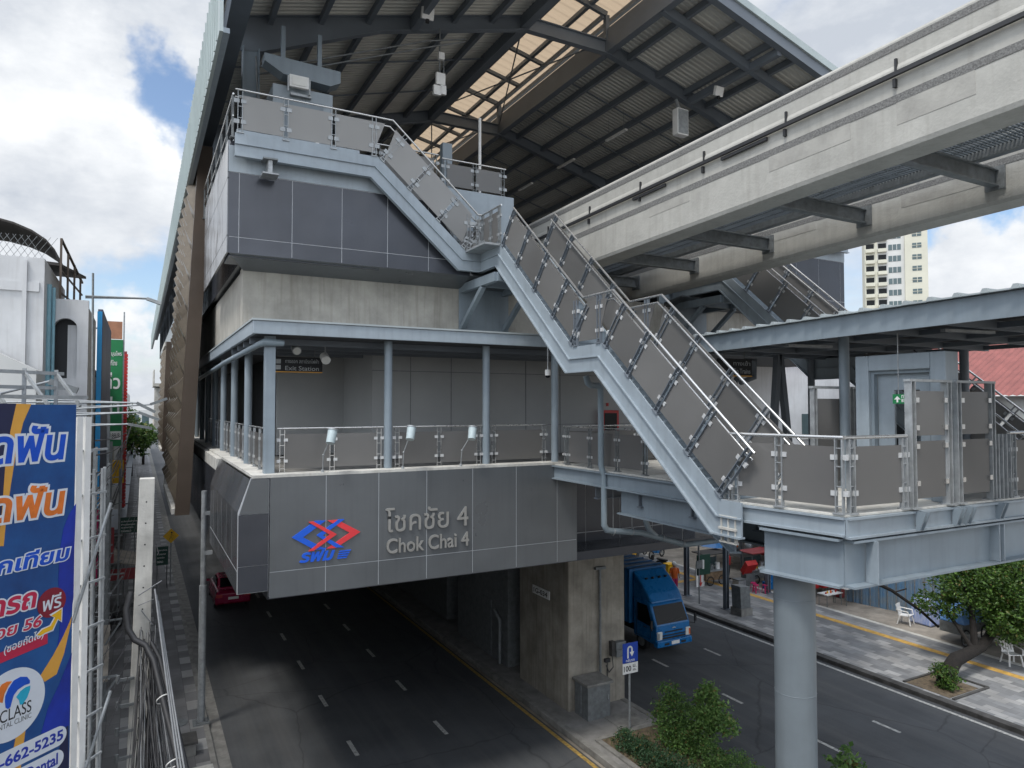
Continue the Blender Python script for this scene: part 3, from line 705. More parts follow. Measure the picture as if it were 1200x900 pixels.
# ---------------------------------------------------------------- staircases down from the platform
STR = [(0, 0), (.03, 0), (.03, -.27), (.075, -.27), (.075, -.295), (.03, -.295), (.03, -.585), (.095, -.585), (.095, -.615), (-.05, -.615), (-.05, -.585), (0, -.585)]
def staircase(label, sg):
    X = lambda x: CX + sg * (x - CX)
    V = lambda x, y, z: Vector((X(x), y, z))
    th = thing('staircase', label, 'staircase', (X(9.7), 12.6, 8.8))
    ox = Vector((-sg, 0, 0))
    f1 = [V(2.06, 18.85, 17.5), V(5.83, 18.85, 17.5), V(8.51, 18.85, 15.14), V(9.05, 18.85, 15.14)]
    f2 = [V(9.05, 18.85, 15.14), V(9.05, 17.52, 15.14), V(9.05, 13.8, 11.9), V(9.05, 12.62, 11.9), V(9.05, 9.05, 8.86), V(9.05, 8.6, 8.86)]
    f3 = [p + Vector((sg * 1.35, 0, 0)) for p in f2]; f3[0].y = 20.15
    f1b = [p + Vector((0, 1.3, 0)) for p in f1]; f1b[0] = V(5.2, 20.15, 17.5); f1b[-1] = V(10.4, 20.15, 15.14)
    MB().sweep(f1, (0, -1, 0), STR).build('stringer', M['steel_light'], th)
    MB().sweep(f2, ox, STR).build('stringer', M['steel_light'], th)
    MB().sweep(f3, -ox, STR).build('stringer', M['steel_light'], th)
    MB().sweep(f1b, (0, 1, 0), STR).build('stringer', M['steel_light'], th)
    # treads with closed risers
    def flight(p, q, w0, w1, axis):
        n = max(2, round((p.z - q.z) / .17)); dz = (p.z - q.z) / n; run = (q - p); run.z = 0; st_ = run / n
        for k in range(n):
            c0 = p + st_ * k; z = p.z - dz * (k + 1)
            A_, B_ = c0, c0 + st_ * 1.12
            lo = [min(A_[i], B_[i]) for i in (0, 1)]; hi = [max(A_[i], B_[i]) for i in (0, 1)]
            if axis == 'y': x0, x1 = sorted((w0, w1)); MB().box(x0, x1, lo[1], hi[1], z - .04, z).box(x0, x1, A_[1] - .012, A_[1], z, z + dz - .04).build('tread', M['steel'], th)
            else: MB().box(lo[0], hi[0], w0, w1, z - .04, z).box(A_[0] - .006, A_[0] + .006, w0, w1, z, z + dz - .04).build('tread', M['steel'], th)
    flight(f1[1], f1[2], 18.86, 20.14, 'x')
    flight(f2[1], f2[2], X(9.07), X(10.38), 'y'); flight(f2[3], f2[4], X(9.07), X(10.38), 'y')
    def deck(xa, xb, y0, y1, z):
        x0, x1 = sorted((X(xa), X(xb))); MB().box(x0, x1, y0, y1, z - .06, z).build('landing', M['galv'], th)
    deck(2.08, 5.83, 18.87, 20.3, 17.5); deck(8.51, 10.38, 17.52, 20.14, 15.14); deck(9.07, 10.38, 12.62, 13.8, 11.9)
    # landing bracket on the crosswall
    br = MB()
    for x in (8.95, 10.45): br.bar(V(x, 20.05, 14.2), V(x, 17.6, 14.2), .16, .26).bar(V(x, 20.05, 12.95), V(x, 18.5, 14.05), .14, .14)
    br.bar(V(8.95, 18.7, 14.2), V(10.45, 18.7, 14.2), .15, .24).bar(V(8.95, 17.6, 14.2), V(10.45, 17.6, 14.2), .15, .26).box(min(X(8.85), X(10.6)), max(X(8.85), X(10.6)), 20.02, 20.07, 12.8, 14.3)
    br.build('bracket', M['steel'], th)
    # railings, nearest first
    inn = Vector((sg * .07, 0, 0))
    railing(th, f2[4:0:-1] , 1.12, 1.15, inner=inn, csz=.05, m_post=M['steel_dark'], bar=.075)
    railing(th, f3[4:0:-1], 1.12, 1.15, inner=-inn, csz=.05, m_post=M['steel_dark'], bar=.075)
    railing(th, [f2[1], f2[0]], 1.12, .8)
    railing(th, f1[::-1], 1.14, 1.25, inner=(0, .07, 0), m_post=M['galv'], m_glass=M['frost_light'], csz=.065)
    railing(th, f1b[1:][::-1], 1.12, 1.1)
    MB().box(min(X(5.3), X(2.1)), max(X(5.3), X(2.1)), 18.85, 18.88, 17.5, 17.6).build('toe_board', M['steel_light'], th)
    return th
s_left = staircase('pale grey steel staircase in three flights before the left half of the station, glazed railings', 1)
s_right = staircase('far steel staircase mirrored beyond the concrete guideway, partly hidden by the covered walkway', -1)

# ---------------------------------------------------------------- station roof
rf = thing('station_roof', 'huge dark steel gable roof over the platforms with a tan ridge skylight', 'roof', (6.9, 22, 17.4))
KL, KR = 12.22, 15.88; ZK = 24.25; SL = .27; XE0, XE1 = 1.62, 26.5
def zb(x): return ZK - SL * ((KL - x) if x < KL else (x - KR) if x > KR else 0)     # underside of the rafters
FR = [21.8 + 9.2 * k for k in range(11)]
for k, y in enumerate(FR):
    rl = [(1.7, zb(1.7)), (1.7, zb(1.7) + .45), (KL, ZK + .45), (KR, ZK + .45), (XE1, zb(XE1) + .45), (XE1, zb(XE1)), (25.55, zb(25.55) - .55), (25.05, zb(25.05) - .6), (21.3, zb(21.3)), (KR, ZK), (KL, ZK), (6.8, zb(6.8)), (3.05, zb(3.05) - .6), (2.55, zb(2.55) - .55)]
    MB().prism(rl, (0, y - .03, 0), (1, 0, 0), (0, 0, 1), (0, .06, 0)).build('rafter_web', M['steel_dark'], rf)
    fl = MB(); low = [(25.05, zb(25.05) - .6), (21.3, zb(21.3)), (KR, ZK), (KL, ZK), (6.8, zb(6.8)), (3.05, zb(3.05) - .6)]
    for (a, b), (c, d) in zip(low, low[1:]): fl.bar((a, y, b - .02), (c, y, d - .02), .26, .035)
    up = [(1.7, zb(1.7) + .45), (KL, ZK + .45), (KR, ZK + .45), (XE1, zb(XE1) + .45)]
    for (a, b), (c, d) in zip(up, up[1:]): fl.bar((a, y, b + .02), (c, y, d + .02), .26, .035)
    fl.build('rafter_flange', M['steel_dark'], rf)
    for x in (2.8, 25.3):
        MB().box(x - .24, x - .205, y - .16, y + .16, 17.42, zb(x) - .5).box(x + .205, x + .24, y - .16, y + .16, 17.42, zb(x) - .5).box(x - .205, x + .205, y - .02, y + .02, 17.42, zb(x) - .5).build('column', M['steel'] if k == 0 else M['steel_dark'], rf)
    # posts of the ridge monitor
    for x in (KL, KR): MB().box(x - .09, x + .09, y - .09, y + .09, ZK + .47, ZK + 1.5).build('monitor_post', M['steel_dark'], rf)
    MB().bar((KL, y, ZK + 1.55), (CX, y, ZK + 1.95), .14, .2).bar((CX, y, ZK + 1.95), (KR, y, ZK + 1.55), .14, .2).build('monitor_rafter', M['steel_dark'], rf)
YE = 118
# outriggers carrying the overhang at the near end
for sx_, (xa, xb) in ((1, (KR, XE1)), (-1, (XE0, KL))):
    o_ = MB().bar((xa, 18.5, zb(xa) + .1), (xb, 18.5, zb(xb) + .1), .2, .32, (0, 0, 1)); o_.build('outrigger', M['steel_dark'], rf)
for x in (20.05, 7.9): MB().bar((x, 21.75, zb(x) + .08), (x, 17.1, zb(x) + .08), .2, .28).build('outrigger', M['steel_dark'], rf)
# purlins
for x in (2.1, 3.35, 4.87, 6.38, 7.88, 9.38, 10.85, 16.92, 18.36, 19.82, 21.0, 22.5, 24.0, 25.5):
    MB().bar((x, 17.0, zb(x) + .34), (x, YE, zb(x) + .34), .14, .24).build('purlin', M['steel_dark'], rf)
for x in (KL - .05, KR + .05): MB().bar((x, 17.05, ZK + .22), (x, YE, ZK + .22), .3, .46).build('ridge_girder', M['steel_dark'], rf)
MB().box(KL - .12, KL + .02, 17.05, YE, ZK + .46, ZK + 1.25).build('monitor_upstand', M['steel_dark'], rf)
MB().box(KR - .02, KR + .12, 17.05, YE, ZK + .46, ZK + .95).build('monitor_upstand', M['steel_dark'], rf)
# corrugated sheets (ribs run down the slope)
def ribbed(x0, x1, y0, y1, zf, step=.22, h=.05, th=.02):
    ys_ = []; k = 0; y = y0
    while y < y1: ys_ += [(y, 0), (y + step * .42, 0), (y + step * .56, h), (y + step * .86, h)]; y += step
    mb = MB(); n = len(ys_)
    vs = [(x0, y, zf(x0) + z) for y, z in ys_] + [(x1, y, zf(x1) + z) for y, z in ys_]
    vs += [(x, y, z + th) for x, y, z in vs]
    fs = [(i, i + 1, n + i + 1, n + i) for i in range(n - 1)] + [(2 * n + i, 3 * n + i, 3 * n + i + 1, 2 * n + i + 1) for i in range(n - 1)]
    fs += [(0, n, 3 * n, 2 * n), (n - 1, 3 * n - 1, 4 * n - 1, 2 * n - 1)]
    return mb.add(vs, fs)
ribbed(XE0, KL - .02, 16.95, YE, lambda x: zb(x) + .48).build('roof_sheet', M['roofsheet'], rf, fix=False)
ribbed(KR + .02, XE1 + .1, 16.95, YE, lambda x: zb(x) + .48).build('roof_sheet', M['roofsheet'], rf, fix=False)
zm = lambda x: ZK + 2.1 - abs(x - CX) * .22
ribbed(KL - 1.9, CX, 16.2, YE, zm, .5, .03).build('skylight_sheet', M['tan'], rf, fix=False)
ribbed(CX, KR + 1.9, 16.2, YE, zm, .5, .03).build('skylight_sheet', M['tan'], rf, fix=False)
for x in (KL - 1.3, KL - .4, KL + .75, CX, KR - .75, KR + .4, KR + 1.3):
    MB().bar((x, 16.2, zm(x) - .09), (x, YE, zm(x) - .09), .16, .16).build('skylight_purlin', M['steel_dark'], rf)
br = MB()
for a, b in zip(FR, FR[1:]):
    for y in (a + 2.3, a + 4.6, a + 6.9): br.bar((KL, y, ZK + 1.52), (CX, y, ZK + 1.92), .1, .12).bar((CX, y, ZK + 1.92), (KR, y, ZK + 1.52), .14, .16)
    br.tube([(KL, a, ZK + .5), (KR, b, ZK + .5)], .03, 6).tube([(KR, a, ZK + .5), (KL, b, ZK + .5)], .03, 6).bar((CX - .9, a, ZK + 1.3), (CX - .9, b, ZK + 1.3), .1, .14).bar((KR - .15, a, ZK + 1.45), (KR - .15, b, ZK + 1.45), .14, .14)
br.build('bracing', M['steel_dark'], rf)
bt = MB()
for a, b in zip(FR, FR[1:]):
    for y in (a + 3.07, a + 6.13):
        bt.bar((2.0, y, zb(2.0) + .3), (KL, y, ZK + .3), .05, .05).bar((KR, y, ZK + .3), (26.2, y, zb(26.2) + .3), .05, .05)
bt.build('sag_rods', M['steel_dark'], rf)
# rake flashings at the near end, tall sheet along the street-side eave
for xa, xb in ((XE0, KL - .3), (KR + .3, XE1 + .1)):
    MB().bar((xa, 17.0, zb(xa) + .34), (xb, 17.0, zb(xb) + .34), .26, .5).build('rake_fascia', M['steel_dark'], rf)
    MB().bar((xa, 16.84, zb(xa) + .62), (xb, 16.84, zb(xb) + .62), .10, .26).build('rake_cap', M['eave'], rf)
ev = MB(); y = 17.0
while y < YE: ev.box(1.50, 1.58, y, y + .56, 19.12, 21.2); ev.box(1.47, 1.5, y + .5, y + .56, 19.12, 21.2); y += .56
ev.build('eave_screen', M['eave'], rf)
MB().box(1.58, 1.72, 17.0, YE, 19.1, 19.22).build('eave_rail', M['steel'], rf)
es = MB()
for y in [17.3 + 2.3 * k for k in range(40)]: es.bar((1.6, y, 19.2), (2.0, y, zb(2.0) + .2), .08, .08)
es.build('eave_bracing', M['steel_dark'], rf)
MB().box(XE1 + .02, XE1 + .1, 17, YE, 19.12, 21.2).build('eave_screen', M['eave'], rf)
MB().box(1.85, 2.35, 17.1, YE, 20.5, 20.62).box(1.7, 1.75, 17.1, YE, 20.6, 20.95).build('gutter', M['steel_dark'], rf)

for dz in (0, .22):
    MB().tube([at(303, 78, Y=21.5) - Vector((0, 0, dz)), at(360, 72, Y=21.5) - Vector((0, 0, dz)), at(430, 60, Y=21.5) - Vector((0, 0, dz)), at(500, 48, Y=21.5) - Vector((0, 0, dz)), at(545, 46, Y=21.5) - Vector((0, 0, dz * .4))], .028, 8).build('conduit', M['galv_dark'], rf)
MB().tube([at(300, 66, Y=21.5), at(302, 120, Y=21.5)], .03, 8).build('conduit', M['galv_dark'], rf)

# ---------------------------------------------------------------- guideway
def zg(y, z0, s): return z0 + s * (16 - y)
def guide_beam(label, x0, zlo, slo, zhi, shi):
    th = thing('guideway_beam', label, 'guideway beam', (x0 + .35, 16, zlo))
    ya, yb = -14, 150; w = .7
    # cross-section: slightly narrower waist under the running surface
    def sec(y):
        a, b = zg(y, zlo, slo), zg(y, zhi, shi)
        return [(x0 + .03, a), (x0, a + .08), (x0, a + .72 * (b - a)), (x0 + .03, a + .76 * (b - a)), (x0 + .03, b - .05), (x0 + .06, b), (x0 + w - .06, b), (x0 + w - .03, b - .05), (x0 + w - .03, a + .76 * (b - a)), (x0 + w, a + .72 * (b - a)), (x0 + w, a + .08), (x0 + w - .03, a)]
    yy = [ya, yb]; vs = []; n = 12
    for y in yy: vs += [(x, y, z) for x, z in sec(y)]
    fs = [(j, (j + 1) % n, n + (j + 1) % n, n + j) for j in range(n)] + [tuple(range(n)), tuple(range(2 * n - 1, n - 1, -1))]
    MB().add(vs, fs).build('beam', M['conc'], th)
    band = MB()
    for f, hh in ((.925, .13), (.455, .14)):
        p, q = [(x0 + (.026 if f > .8 else -.004), y, zg(y, zlo, slo) + f * (zg(y, zhi, shi) - zg(y, zlo, slo))) for y in yy]
        band.bar(p, q, .012, hh)
    band.build('rough_band', M['band'], th)
    for yc, ln_, f0, f1 in ((12.6, 1.5, .30, .44), (8.3, 1.9, .26, .44), (6.1, 1.3, .22, .44)):
        p, q = [(x0 - .002, y, zg(y, zlo, slo) + (f0 + f1) / 2 * (zg(y, zhi, shi) - zg(y, zlo, slo))) for y in (yc, yc + ln_)]
        MB().bar(p, q, .008, (f1 - f0) * 2.0).build('repair_patch', M['conc_patch'], th)
    def zr(y): return zg(y, zlo, slo) + .66 * (zg(y, zhi, shi) - zg(y, zlo, slo))
    for xx in (x0 - .07,):
        MB().bar((xx, ya, zr(ya)), (xx, yb, zr(yb)), .06, .075).build('power_rail', M['cable'], th)
        y = -2.0
        while y < 70:
            MB().box(xx, x0 + .028, y - .025, y + .025, zr(y) - .22, zr(y) - .07).box(x0 - .02, x0 + .028, y - .02, y + .02, zr(y) + .06, zr(y) + .30).build('rail_bracket', M['cable'], th); y += 2.35
    for yc in (10.2, 13.4): MB().bar((x0 - .05, yc, zr(yc) - .1), (x0 - .05, yc + 1.3, zr(yc + 1.3) - .1), .05, .07).build('cable_joint', M['cable'], th)
    return th
guide_beam('near pale concrete guideway beam running out above the stairs, dark power rail on its side', 11.6, 14.72, .028, 16.80, .020)
guide_beam('far concrete guideway beam, half hidden under the near one', 16.1, 14.62, .025, 16.6, .018)
wk = thing('emergency_walkway', 'dark steel grating walkway hung between the two guideway beams', 'walkway', (CX, 16, 14.9))
for k in range(14):
    y = 2.0 + 3.05 * k; z = zg(y, 15.0, .027)
    o_ = MB().box(12.32, 16.08, y - .09, y + .09, z - .03, z).box(12.32, 16.08, y - .012, y + .012, z, z + .3).box(12.32, 16.08, y - .09, y + .09, z + .3, z + .33)
    o_.box(12.31, 12.36, y - .2, y + .2, z - .1, z + .4).box(16.04, 16.09, y - .2, y + .2, z - .1, z + .4); o_.build('cross_beam', M['galv_dark'], wk)
def along(xa, z0, w, h, name, m):
    MB().bar((xa, -10, zg(-10, z0, .027)), (xa, 44, zg(44, z0, .027)), w, h).build(name, m, wk)
along(13.05, 15.42, .1, .18, 'edge_channel', M['galv_dark']); along(15.1, 15.42, .1, .18, 'edge_channel', M['galv_dark']); along(12.6, 15.34, .05, .05, 'cable_or_shade_strip', M['cable']); along(12.75, 15.34, .05, .05, 'cable_or_shade_strip', M['cable'])
gr = MB(); y = -9
while y < 40:
    gr.bar((13.08, y, zg(y, 15.5, .027)), (15.08, y, zg(y, 15.5, .027)), .03, .03); y += .075
for x in [13.1 + .33 * i for i in range(7)]: gr.bar((x, -9, zg(-9, 15.5, .027)), (x, 40, zg(40, 15.5, .027)), .02, .05)
gr.build('grating', M['grate'], wk)
MB().bar((15.55, -10, zg(-10, 15.5, .027)), (15.55, 44, zg(44, 15.5, .027)), .38, .03).build('cable_or_shade_strip', M['steel_dark'], wk)  # solid strip added beside the grating to block light from above
MB().bar((12.68, -10, zg(-10, 15.5, .027)), (12.68, 44, zg(44, 15.5, .027)), .22, .03).build('cable_or_shade_strip', M['steel_dark'], wk)  # second added light-blocking strip, kept narrow so some light passes
sp_ = MB(); y = -8.8
while y < 40:
    sp_.bar((13.0, y, zg(y, 15.36, .027)), (13.9, y, zg(y, 15.36, .027)), .06, .1); y += .78
sp_.build('stub_joists', M['galv_dark'], wk)

# ---------------------------------------------------------------- pier and the rooms under the station
pier = thing('concrete_pier', 'tall square concrete pier in the median under the station, drainpipe on its face', 'pier', (14.1, 21.8, 0))
MB().box(12.95, 15.32, 20.1, 23.55, .1, 5.95).build('shaft', M['conc_pier'], pier, bevel=.05)
MB().tube([(14.2, 20.02, .2), (14.2, 20.02, 4.85)], .045, 10).box(14.0, 14.42, 19.96, 20.09, 4.84, 4.93).build('downpipe', M['galv_dark'], pier)
pl = MB().box(12.925, 12.948, 21.3, 22.5, 3.62, 3.92).build('plate', M['white_gloss'], pier)
text_on("1G-034", (12.92, 22.4, 3.68), (0, -1, 0), (0, 0, 1), .95, .17, .004, .01).build('lettering', M['black'], pl)
for k, y0 in enumerate((47, 73, 99)):
    o_ = thing('concrete_pier', ['second concrete pier deep in the shade under the station', 'third concrete pier deep in the shade under the station', 'last concrete pier at the far end under the station'][k], 'pier', (14.1, y0, 0))
    MB().box(12.95, 15.32, y0, y0 + 3.4, .1, 5.95).build('shaft', M['conc_pier'], o_, bevel=.05)
rm = thing('plant_room', 'low grey plant room in the median behind the front pier', 'plant room', (14.1, 28, 0))
MB().box(13.0, 15.2, 24.6, 29.5, .1, 4.3).build('wall', M['galv_dark'], rm)
MB().box(13.3, 15.0, 31.5, 40.0, .1, 5.0).build('wall', M['galv_dark'], rm)
MB().box(12.96, 12.99, 26.0, 27.2, .2, 2.5).build('door', M['galv_dark'], rm)
MB().tube([(12.9, 25.1, .2), (12.9, 25.1, 1.9), (12.9, 25.6, 2.2)], .07, 8).build('vent_pipe', M['galv_dark'], rm)
bx = thing('control_cabinet', 'dark grey steel cabinet with overhanging lid against the pier', 'cabinet', (13.5, 19.5, 0))
MB().box(13.12, 14.02, 19.2, 19.98, .15, 1.28).build('body', M['galv_dark'], bx, bevel=.01)
MB().box(13.05, 14.1, 19.12, 20.03, 1.28, 1.36).build('lid', M['kerb'], bx)
MB().box(13.1, 13.115, 19.57, 19.6, .3, 1.2).box(13.9, 13.95, 19.17, 19.2, .75, .9).build('lock', M['galv'], bx)
jb = thing('junction_box', 'small grey meter boxes clustered low on the pier face', 'meter box', (15.0, 19.95, 1.9))
for dx, dz in ((0, .06), (.02, -.2)): MB().box(14.76 + dx, 15.2 + dx, 19.86, 20.07, 1.95 + dz, 2.2 + dz).build('box', M['galv_dark'], jb, bevel=.015)
MB().box(14.62, 14.76, 19.9, 20.08, 1.8, 2.3).build('side_box', M['kerb_dark'], jb)
MB().tube([(14.7, 20.0, 1.75), (14.72, 19.98, 1.4), (14.55, 20.0, 1.25), (14.45, 20.02, 1.5)], .015, 6).tube([(14.5, 20.03, 1.6), (14.5, 20.03, .3)], .02, 6).box(14.4, 14.6, 19.98, 20.08, 1.6, 1.72).build('cable', M['cable'], jb)

# ---------------------------------------------------------------- footbridge deck on its column
fb = thing('footbridge', 'pale steel footbridge platform at the foot of the stairs, on one thick round column', 'footbridge', (9.6, 7.9, 0))
P1, P2, P3 = Vector((9.08, 9.06, FL)), Vector((9.44, 6.92, FL)), Vector((18.2, 6.72, FL))
poly = [(9.08, 9.2), (9.44, 6.92), (18.2, 6.72), (18.2, 17.0), (10.5, 17.0), (10.5, 9.2)]
MB().prism(poly, (0, 0, FL - .03), (1, 0, 0), (0, 1, 0), (0, 0, .03)).build('deck', M['conc_pale'], fb)
def girder(a, b, z1, z0, name, m, w=.28, ft=.035, web=.03):
    a, b = Vector(a), Vector(b); mb = MB()
    mb.bar(a + Vector((0, 0, (z0 + z1) / 2)), b + Vector((0, 0, (z0 + z1) / 2)), web, z1 - z0 - 2 * ft)
    mb.bar(a + Vector((0, 0, z1 - ft / 2)), b + Vector((0, 0, z1 - ft / 2)), w, ft); mb.bar(a + Vector((0, 0, z0 + ft / 2)), b + Vector((0, 0, z0 + ft / 2)), w, ft)
    return mb.build(name, m, fb)
girder((9.08, 9.2, 0), (9.44, 6.94, 0), FL - .035, FL - .33, 'edge_beam', M['steel_light'], .12)
girder((9.44, 6.92, 0), (18.2, 6.72, 0), FL - .035, FL - .36, 'edge_beam', M['steel_light'], .14)
girder((9.30, 8.35, 0), (9.52, 7.03, 0), FL - .37, 7.74, 'main_girder', M['steel'], .34)
girder((9.52, 7.03, 0), (18.2, 6.85, 0), FL - .39, 7.74, 'main_girder', M['steel'], .36)
girder((9.30, 8.35, 0), (18.2, 8.6, 0), FL - .37, 7.74, 'main_girder', M['steel'], .3)
girder((10.5, 9.1, 0), (10.5, 17.0, 0), FL - .035, FL - .42, 'edge_beam', M['steel'], .2)
girder((10.5, 16.9, 0), (17, 16.9, 0), FL - .035, FL - .42, 'edge_beam', M['steel'], .2)
girder((10.75, 9.1, 0), (10.75, 14.2, 0), FL - .45, 7.8, 'main_girder', M['steel'], .3)
girder((9.5, 9.2, 0), (10.7, 11.0, 0), FL - .4, 7.85, 'main_girder', M['steel'], .2)
for y in (9.8, 11.6, 13.4, 15.2): girder((10.65, y, 0), (18.1, y, 0), FL - .45, FL - .8, 'joist', M['steel_dark'], .16)
MB().box(10.6, 18.1, 9.3, 16.9, FL - .1, FL - .04).build('deck_pan', M['steel_dark'], fb)
for x in (9.98, 13.35, 13.5): MB().box(x - .012, x + .012, 6.78, 6.98, 7.78, FL - .42).build('stiffener', M['steel_light'], fb)
for x in (11.0, 11.1, 12.0, 12.12, 12.3, 12.42, 13.3, 13.42): MB().prism([(0, 0), (.17, 0), (.06, -.3), (0, -.3)], (x, 6.82, FL - .04), (0, -1, 0), (0, 0, 1), (.025, 0, 0)).build('gusset', M['steel'], fb)
sb = MB()
for k in range(3): sb.box(9.0, 9.06, 8.72 + .16 * k, 8.745 + .16 * k, 8.15, 8.58)
sb.box(8.98, 9.06, 8.7, 9.1, 8.36, 8.4).box(9.0, 9.06, 8.7, 9.1, 8.13, 8.16).box(9.0, 9.06, 8.7, 9.1, 8.56, 8.6); sb.build('splice', M['conc_pale'], fb)
cl_ = MB().cyl(9.75, 8.15, 0, 7.74, .33, 40).build('column', M['column_grey'], fb)
for z in (5.75, 3.3, 7.3): MB().torus((9.75, 8.15, z), (0, 0, 1), .329, .006, 40, 6).build('weld_ring', M['column_grey'], cl_)
o_ = MB().box(9.28, 9.4, 7.95, 8.05, 3.4, 3.62).build('camera_bracket', M['galv'], fb)
# platform railing: low along the edge, tall screens at the right
railing(fb, [P1 + Vector((.03, 0, 0)), P2 + Vector((.03, .05, 0))], 1.17, .9, rr=.03, posts=[[.05, .22, 1.05, 2.05]], bar=.075, m_post=M['galv'], csz=.05)
railing(fb, [P2 + Vector((.05, .04, 0)), Vector((10.92, 6.9, FL))], 1.17, .9, rr=.03, posts=[[.12, 1.35]], bar=.075, m_post=M['galv'], csz=.05)
for xa, xb in ((11.02, 12.02), (12.3, 13.34)):
    for x in (xa, xb):
        mb = MB()
        for e in (-.05, .05): mb.box(x + e - .01, x + e + .01, 6.83, 6.95, FL, 10.9)
        for q in range(7): mb.box(x - .04, x + .04, 6.88, 6.90, FL + .15 + q * .28, FL + .165 + q * .28)
        mb.box(x - .1, x + .1, 6.78, 7.0, FL, FL + .02); po = mb.build('screen_post', M['galv'], fb)
        for z in (9.25, 9.85, 10.15, 10.6):
            e = .1 if x == xa else -.1
            MB().box(x + e - .05, x + e + .05, 6.83, 6.87, z - .04, z + .04).build('glass_clamp', M['stainless'], po)
    MB().box(xa - .08, xb + .08, 6.83, 6.95, 10.9, 10.94).build('screen_rail', M['galv'], fb)
    for z0, z1 in ((9.0, 9.93), (10.02, 10.75)): MB().box(xa + .1, xb - .1, 6.865, 6.88, z0, z1).build('glass_panel', M['frost'], fb)
for k in range(4): MB().box(13.5 + .13 * k, 13.52 + .13 * k, 6.84, 6.92, FL, FL + 1.15).build('bar_post', M['galv'], fb)
railing(fb, [(13.9, 6.88, FL), (18.1, 6.8, FL)], 1.17, 1.1, rr=.03, m_post=M['galv'], bar=.07)
# back screens beyond the landing
for xa, xb, yy in ((11.75, 12.75, 9.3), (12.95, 13.9, 9.3)):
    for x in (xa, xb): MB().box(x - .05, x - .03, yy - .05, yy + .05, FL, 10.85).box(x + .03, x + .05, yy - .05, yy + .05, FL, 10.85).build('screen_post', M['galv'], fb)
    MB().box(xa - .08, xb + .08, yy - .05, yy + .05, 10.85, 10.9).build('screen_rail', M['galv'], fb)
    MB().box(xa + .1, xb - .1, yy - .008, yy + .008, 9.0, 10.65).build('glass_panel', M['frost'], fb)
railing(fb, [(10.62, 16.6, FL), (10.62, 13.0, FL)], 1.08, 1.3, rr=.02, csz=.04)
railing(fb, [(10.62, 16.75, FL), (17.2, 16.75, FL)], 1.08, 1.2, rr=.02, csz=.04)
# doorway portal
pt = thing('door_portal', 'tall pale grey steel doorway frame standing on the footbridge under the canopy', 'doorway', (12.2, 7.7, FL))
MB().box(12.12, 12.5, 6.95, 7.22, FL, 11.45).box(12.12, 12.5, 8.38, 8.65, FL, 11.45).box(12.12, 12.5, 7.22, 8.38, 11.16, 11.45).build('frame', M['steel_light'], pt, bevel=.015)
MB().box(12.2, 12.3, 7.22, 7.28, FL, 11.1).box(12.2, 12.3, 8.32, 8.38, FL, 11.1).box(12.2, 12.3, 7.22, 8.38, 11.1, 11.159).build('lining', M['steel'], pt)
dl = MB().box(12.32, 12.37, 7.28, 7.52, FL, 11.1).box(12.32, 12.37, 8.0, 8.32, FL, 11.1).box(12.32, 12.37, 7.52, 8.0, FL, 9.4).box(12.32, 12.37, 7.52, 8.0, 10.8, 11.1).build('door_leaf', M['steel_light'], pt)
MB().box(12.24, 12.3, 7.6, 8.2, 9.55, 9.6).build('push_bar', M['galv_dark'], dl)
# canopy over the footbridge
cn = thing('walkway_canopy', 'long pale-edged canopy with ribbed metal roof over the footbridge, dark underside', 'canopy', (14, 9, FL))
c0, c1 = Vector((12.25, 14.2, 11.8)), Vector((10.95, 3.2, 11.8))
zc = lambda x, y: 12.12
MB().bar(c0 + Vector((0, 0, .19)), c1 + Vector((0, 0, .19)), .07, .38).build('fascia', M['steel'], cn)
un = [(c0.x + .05, c0.y), (c1.x + .05, c1.y), (18.6, c1.y), (18.6, c0.y)]
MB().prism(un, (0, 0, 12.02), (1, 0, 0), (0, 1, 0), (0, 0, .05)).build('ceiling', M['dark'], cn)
rs = MB(); y = c1.y
k = 0
while y < c0.y - .25:
    xx = c1.x + (c0.x - c1.x) * (y - c1.y) / (c0.y - c1.y) - .12
    rs.box(xx, 18.7, y, y + .30, 12.19, 12.215); rs.prism([(0, 0), (.14, 0), (.10, .07), (.04, .07)], (xx, y + .30, 12.19), (0, 1, 0), (0, 0, 1), (18.7 - xx, 0, 0)); y += .44
    rs.box(xx, 18.7, y - .001, y + .0, 12.19, 12.2)
rs.build('roof_sheet', M['rooftop'], cn)
jo = MB()
for y in (4, 5.4, 6.8, 8.2, 9.6, 11, 12.4, 13.6): jo.box(c1.x + (c0.x - c1.x) * (y - c1.y) / (c0.y - c1.y) + .06, 18.5, y - .05, y + .05, 11.86, 12.015)
for x in (13.4, 15, 16.6, 18.3): jo.bar((x, 3.3, 11.93), (x, 14.1, 11.93), .08, .1)
jo.build('joists', M['steel_dark'], cn)
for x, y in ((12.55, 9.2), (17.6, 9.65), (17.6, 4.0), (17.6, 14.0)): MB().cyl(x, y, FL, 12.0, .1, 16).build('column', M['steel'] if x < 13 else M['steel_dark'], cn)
for a, b in (((12.55, 10.6, 11.84), (13.75, 10.4, 11.84)), ((12.5, 7.2, 11.84), (13.7, 7.0, 11.84))): MB().bar(a, b, .1, .05).build('light_fitting', M['galv'], cn)
xb = thing('braced_post', 'dark splayed pair of steel legs under the footbridge canopy', 'steel post', (15.6, 13.6, FL))
MB().bar((15.2, 13.4, FL), (15.5, 13.4, 12.0), .16, .16).bar((15.95, 13.4, FL), (15.55, 13.4, 12.0), .16, .16).build('legs', M['steel_dark'], xb)
dp = thing('drain_pipe', 'dark cranked drain pipe beside the hanging sign under the canopy', 'pipe', (13, 12.6, FL))
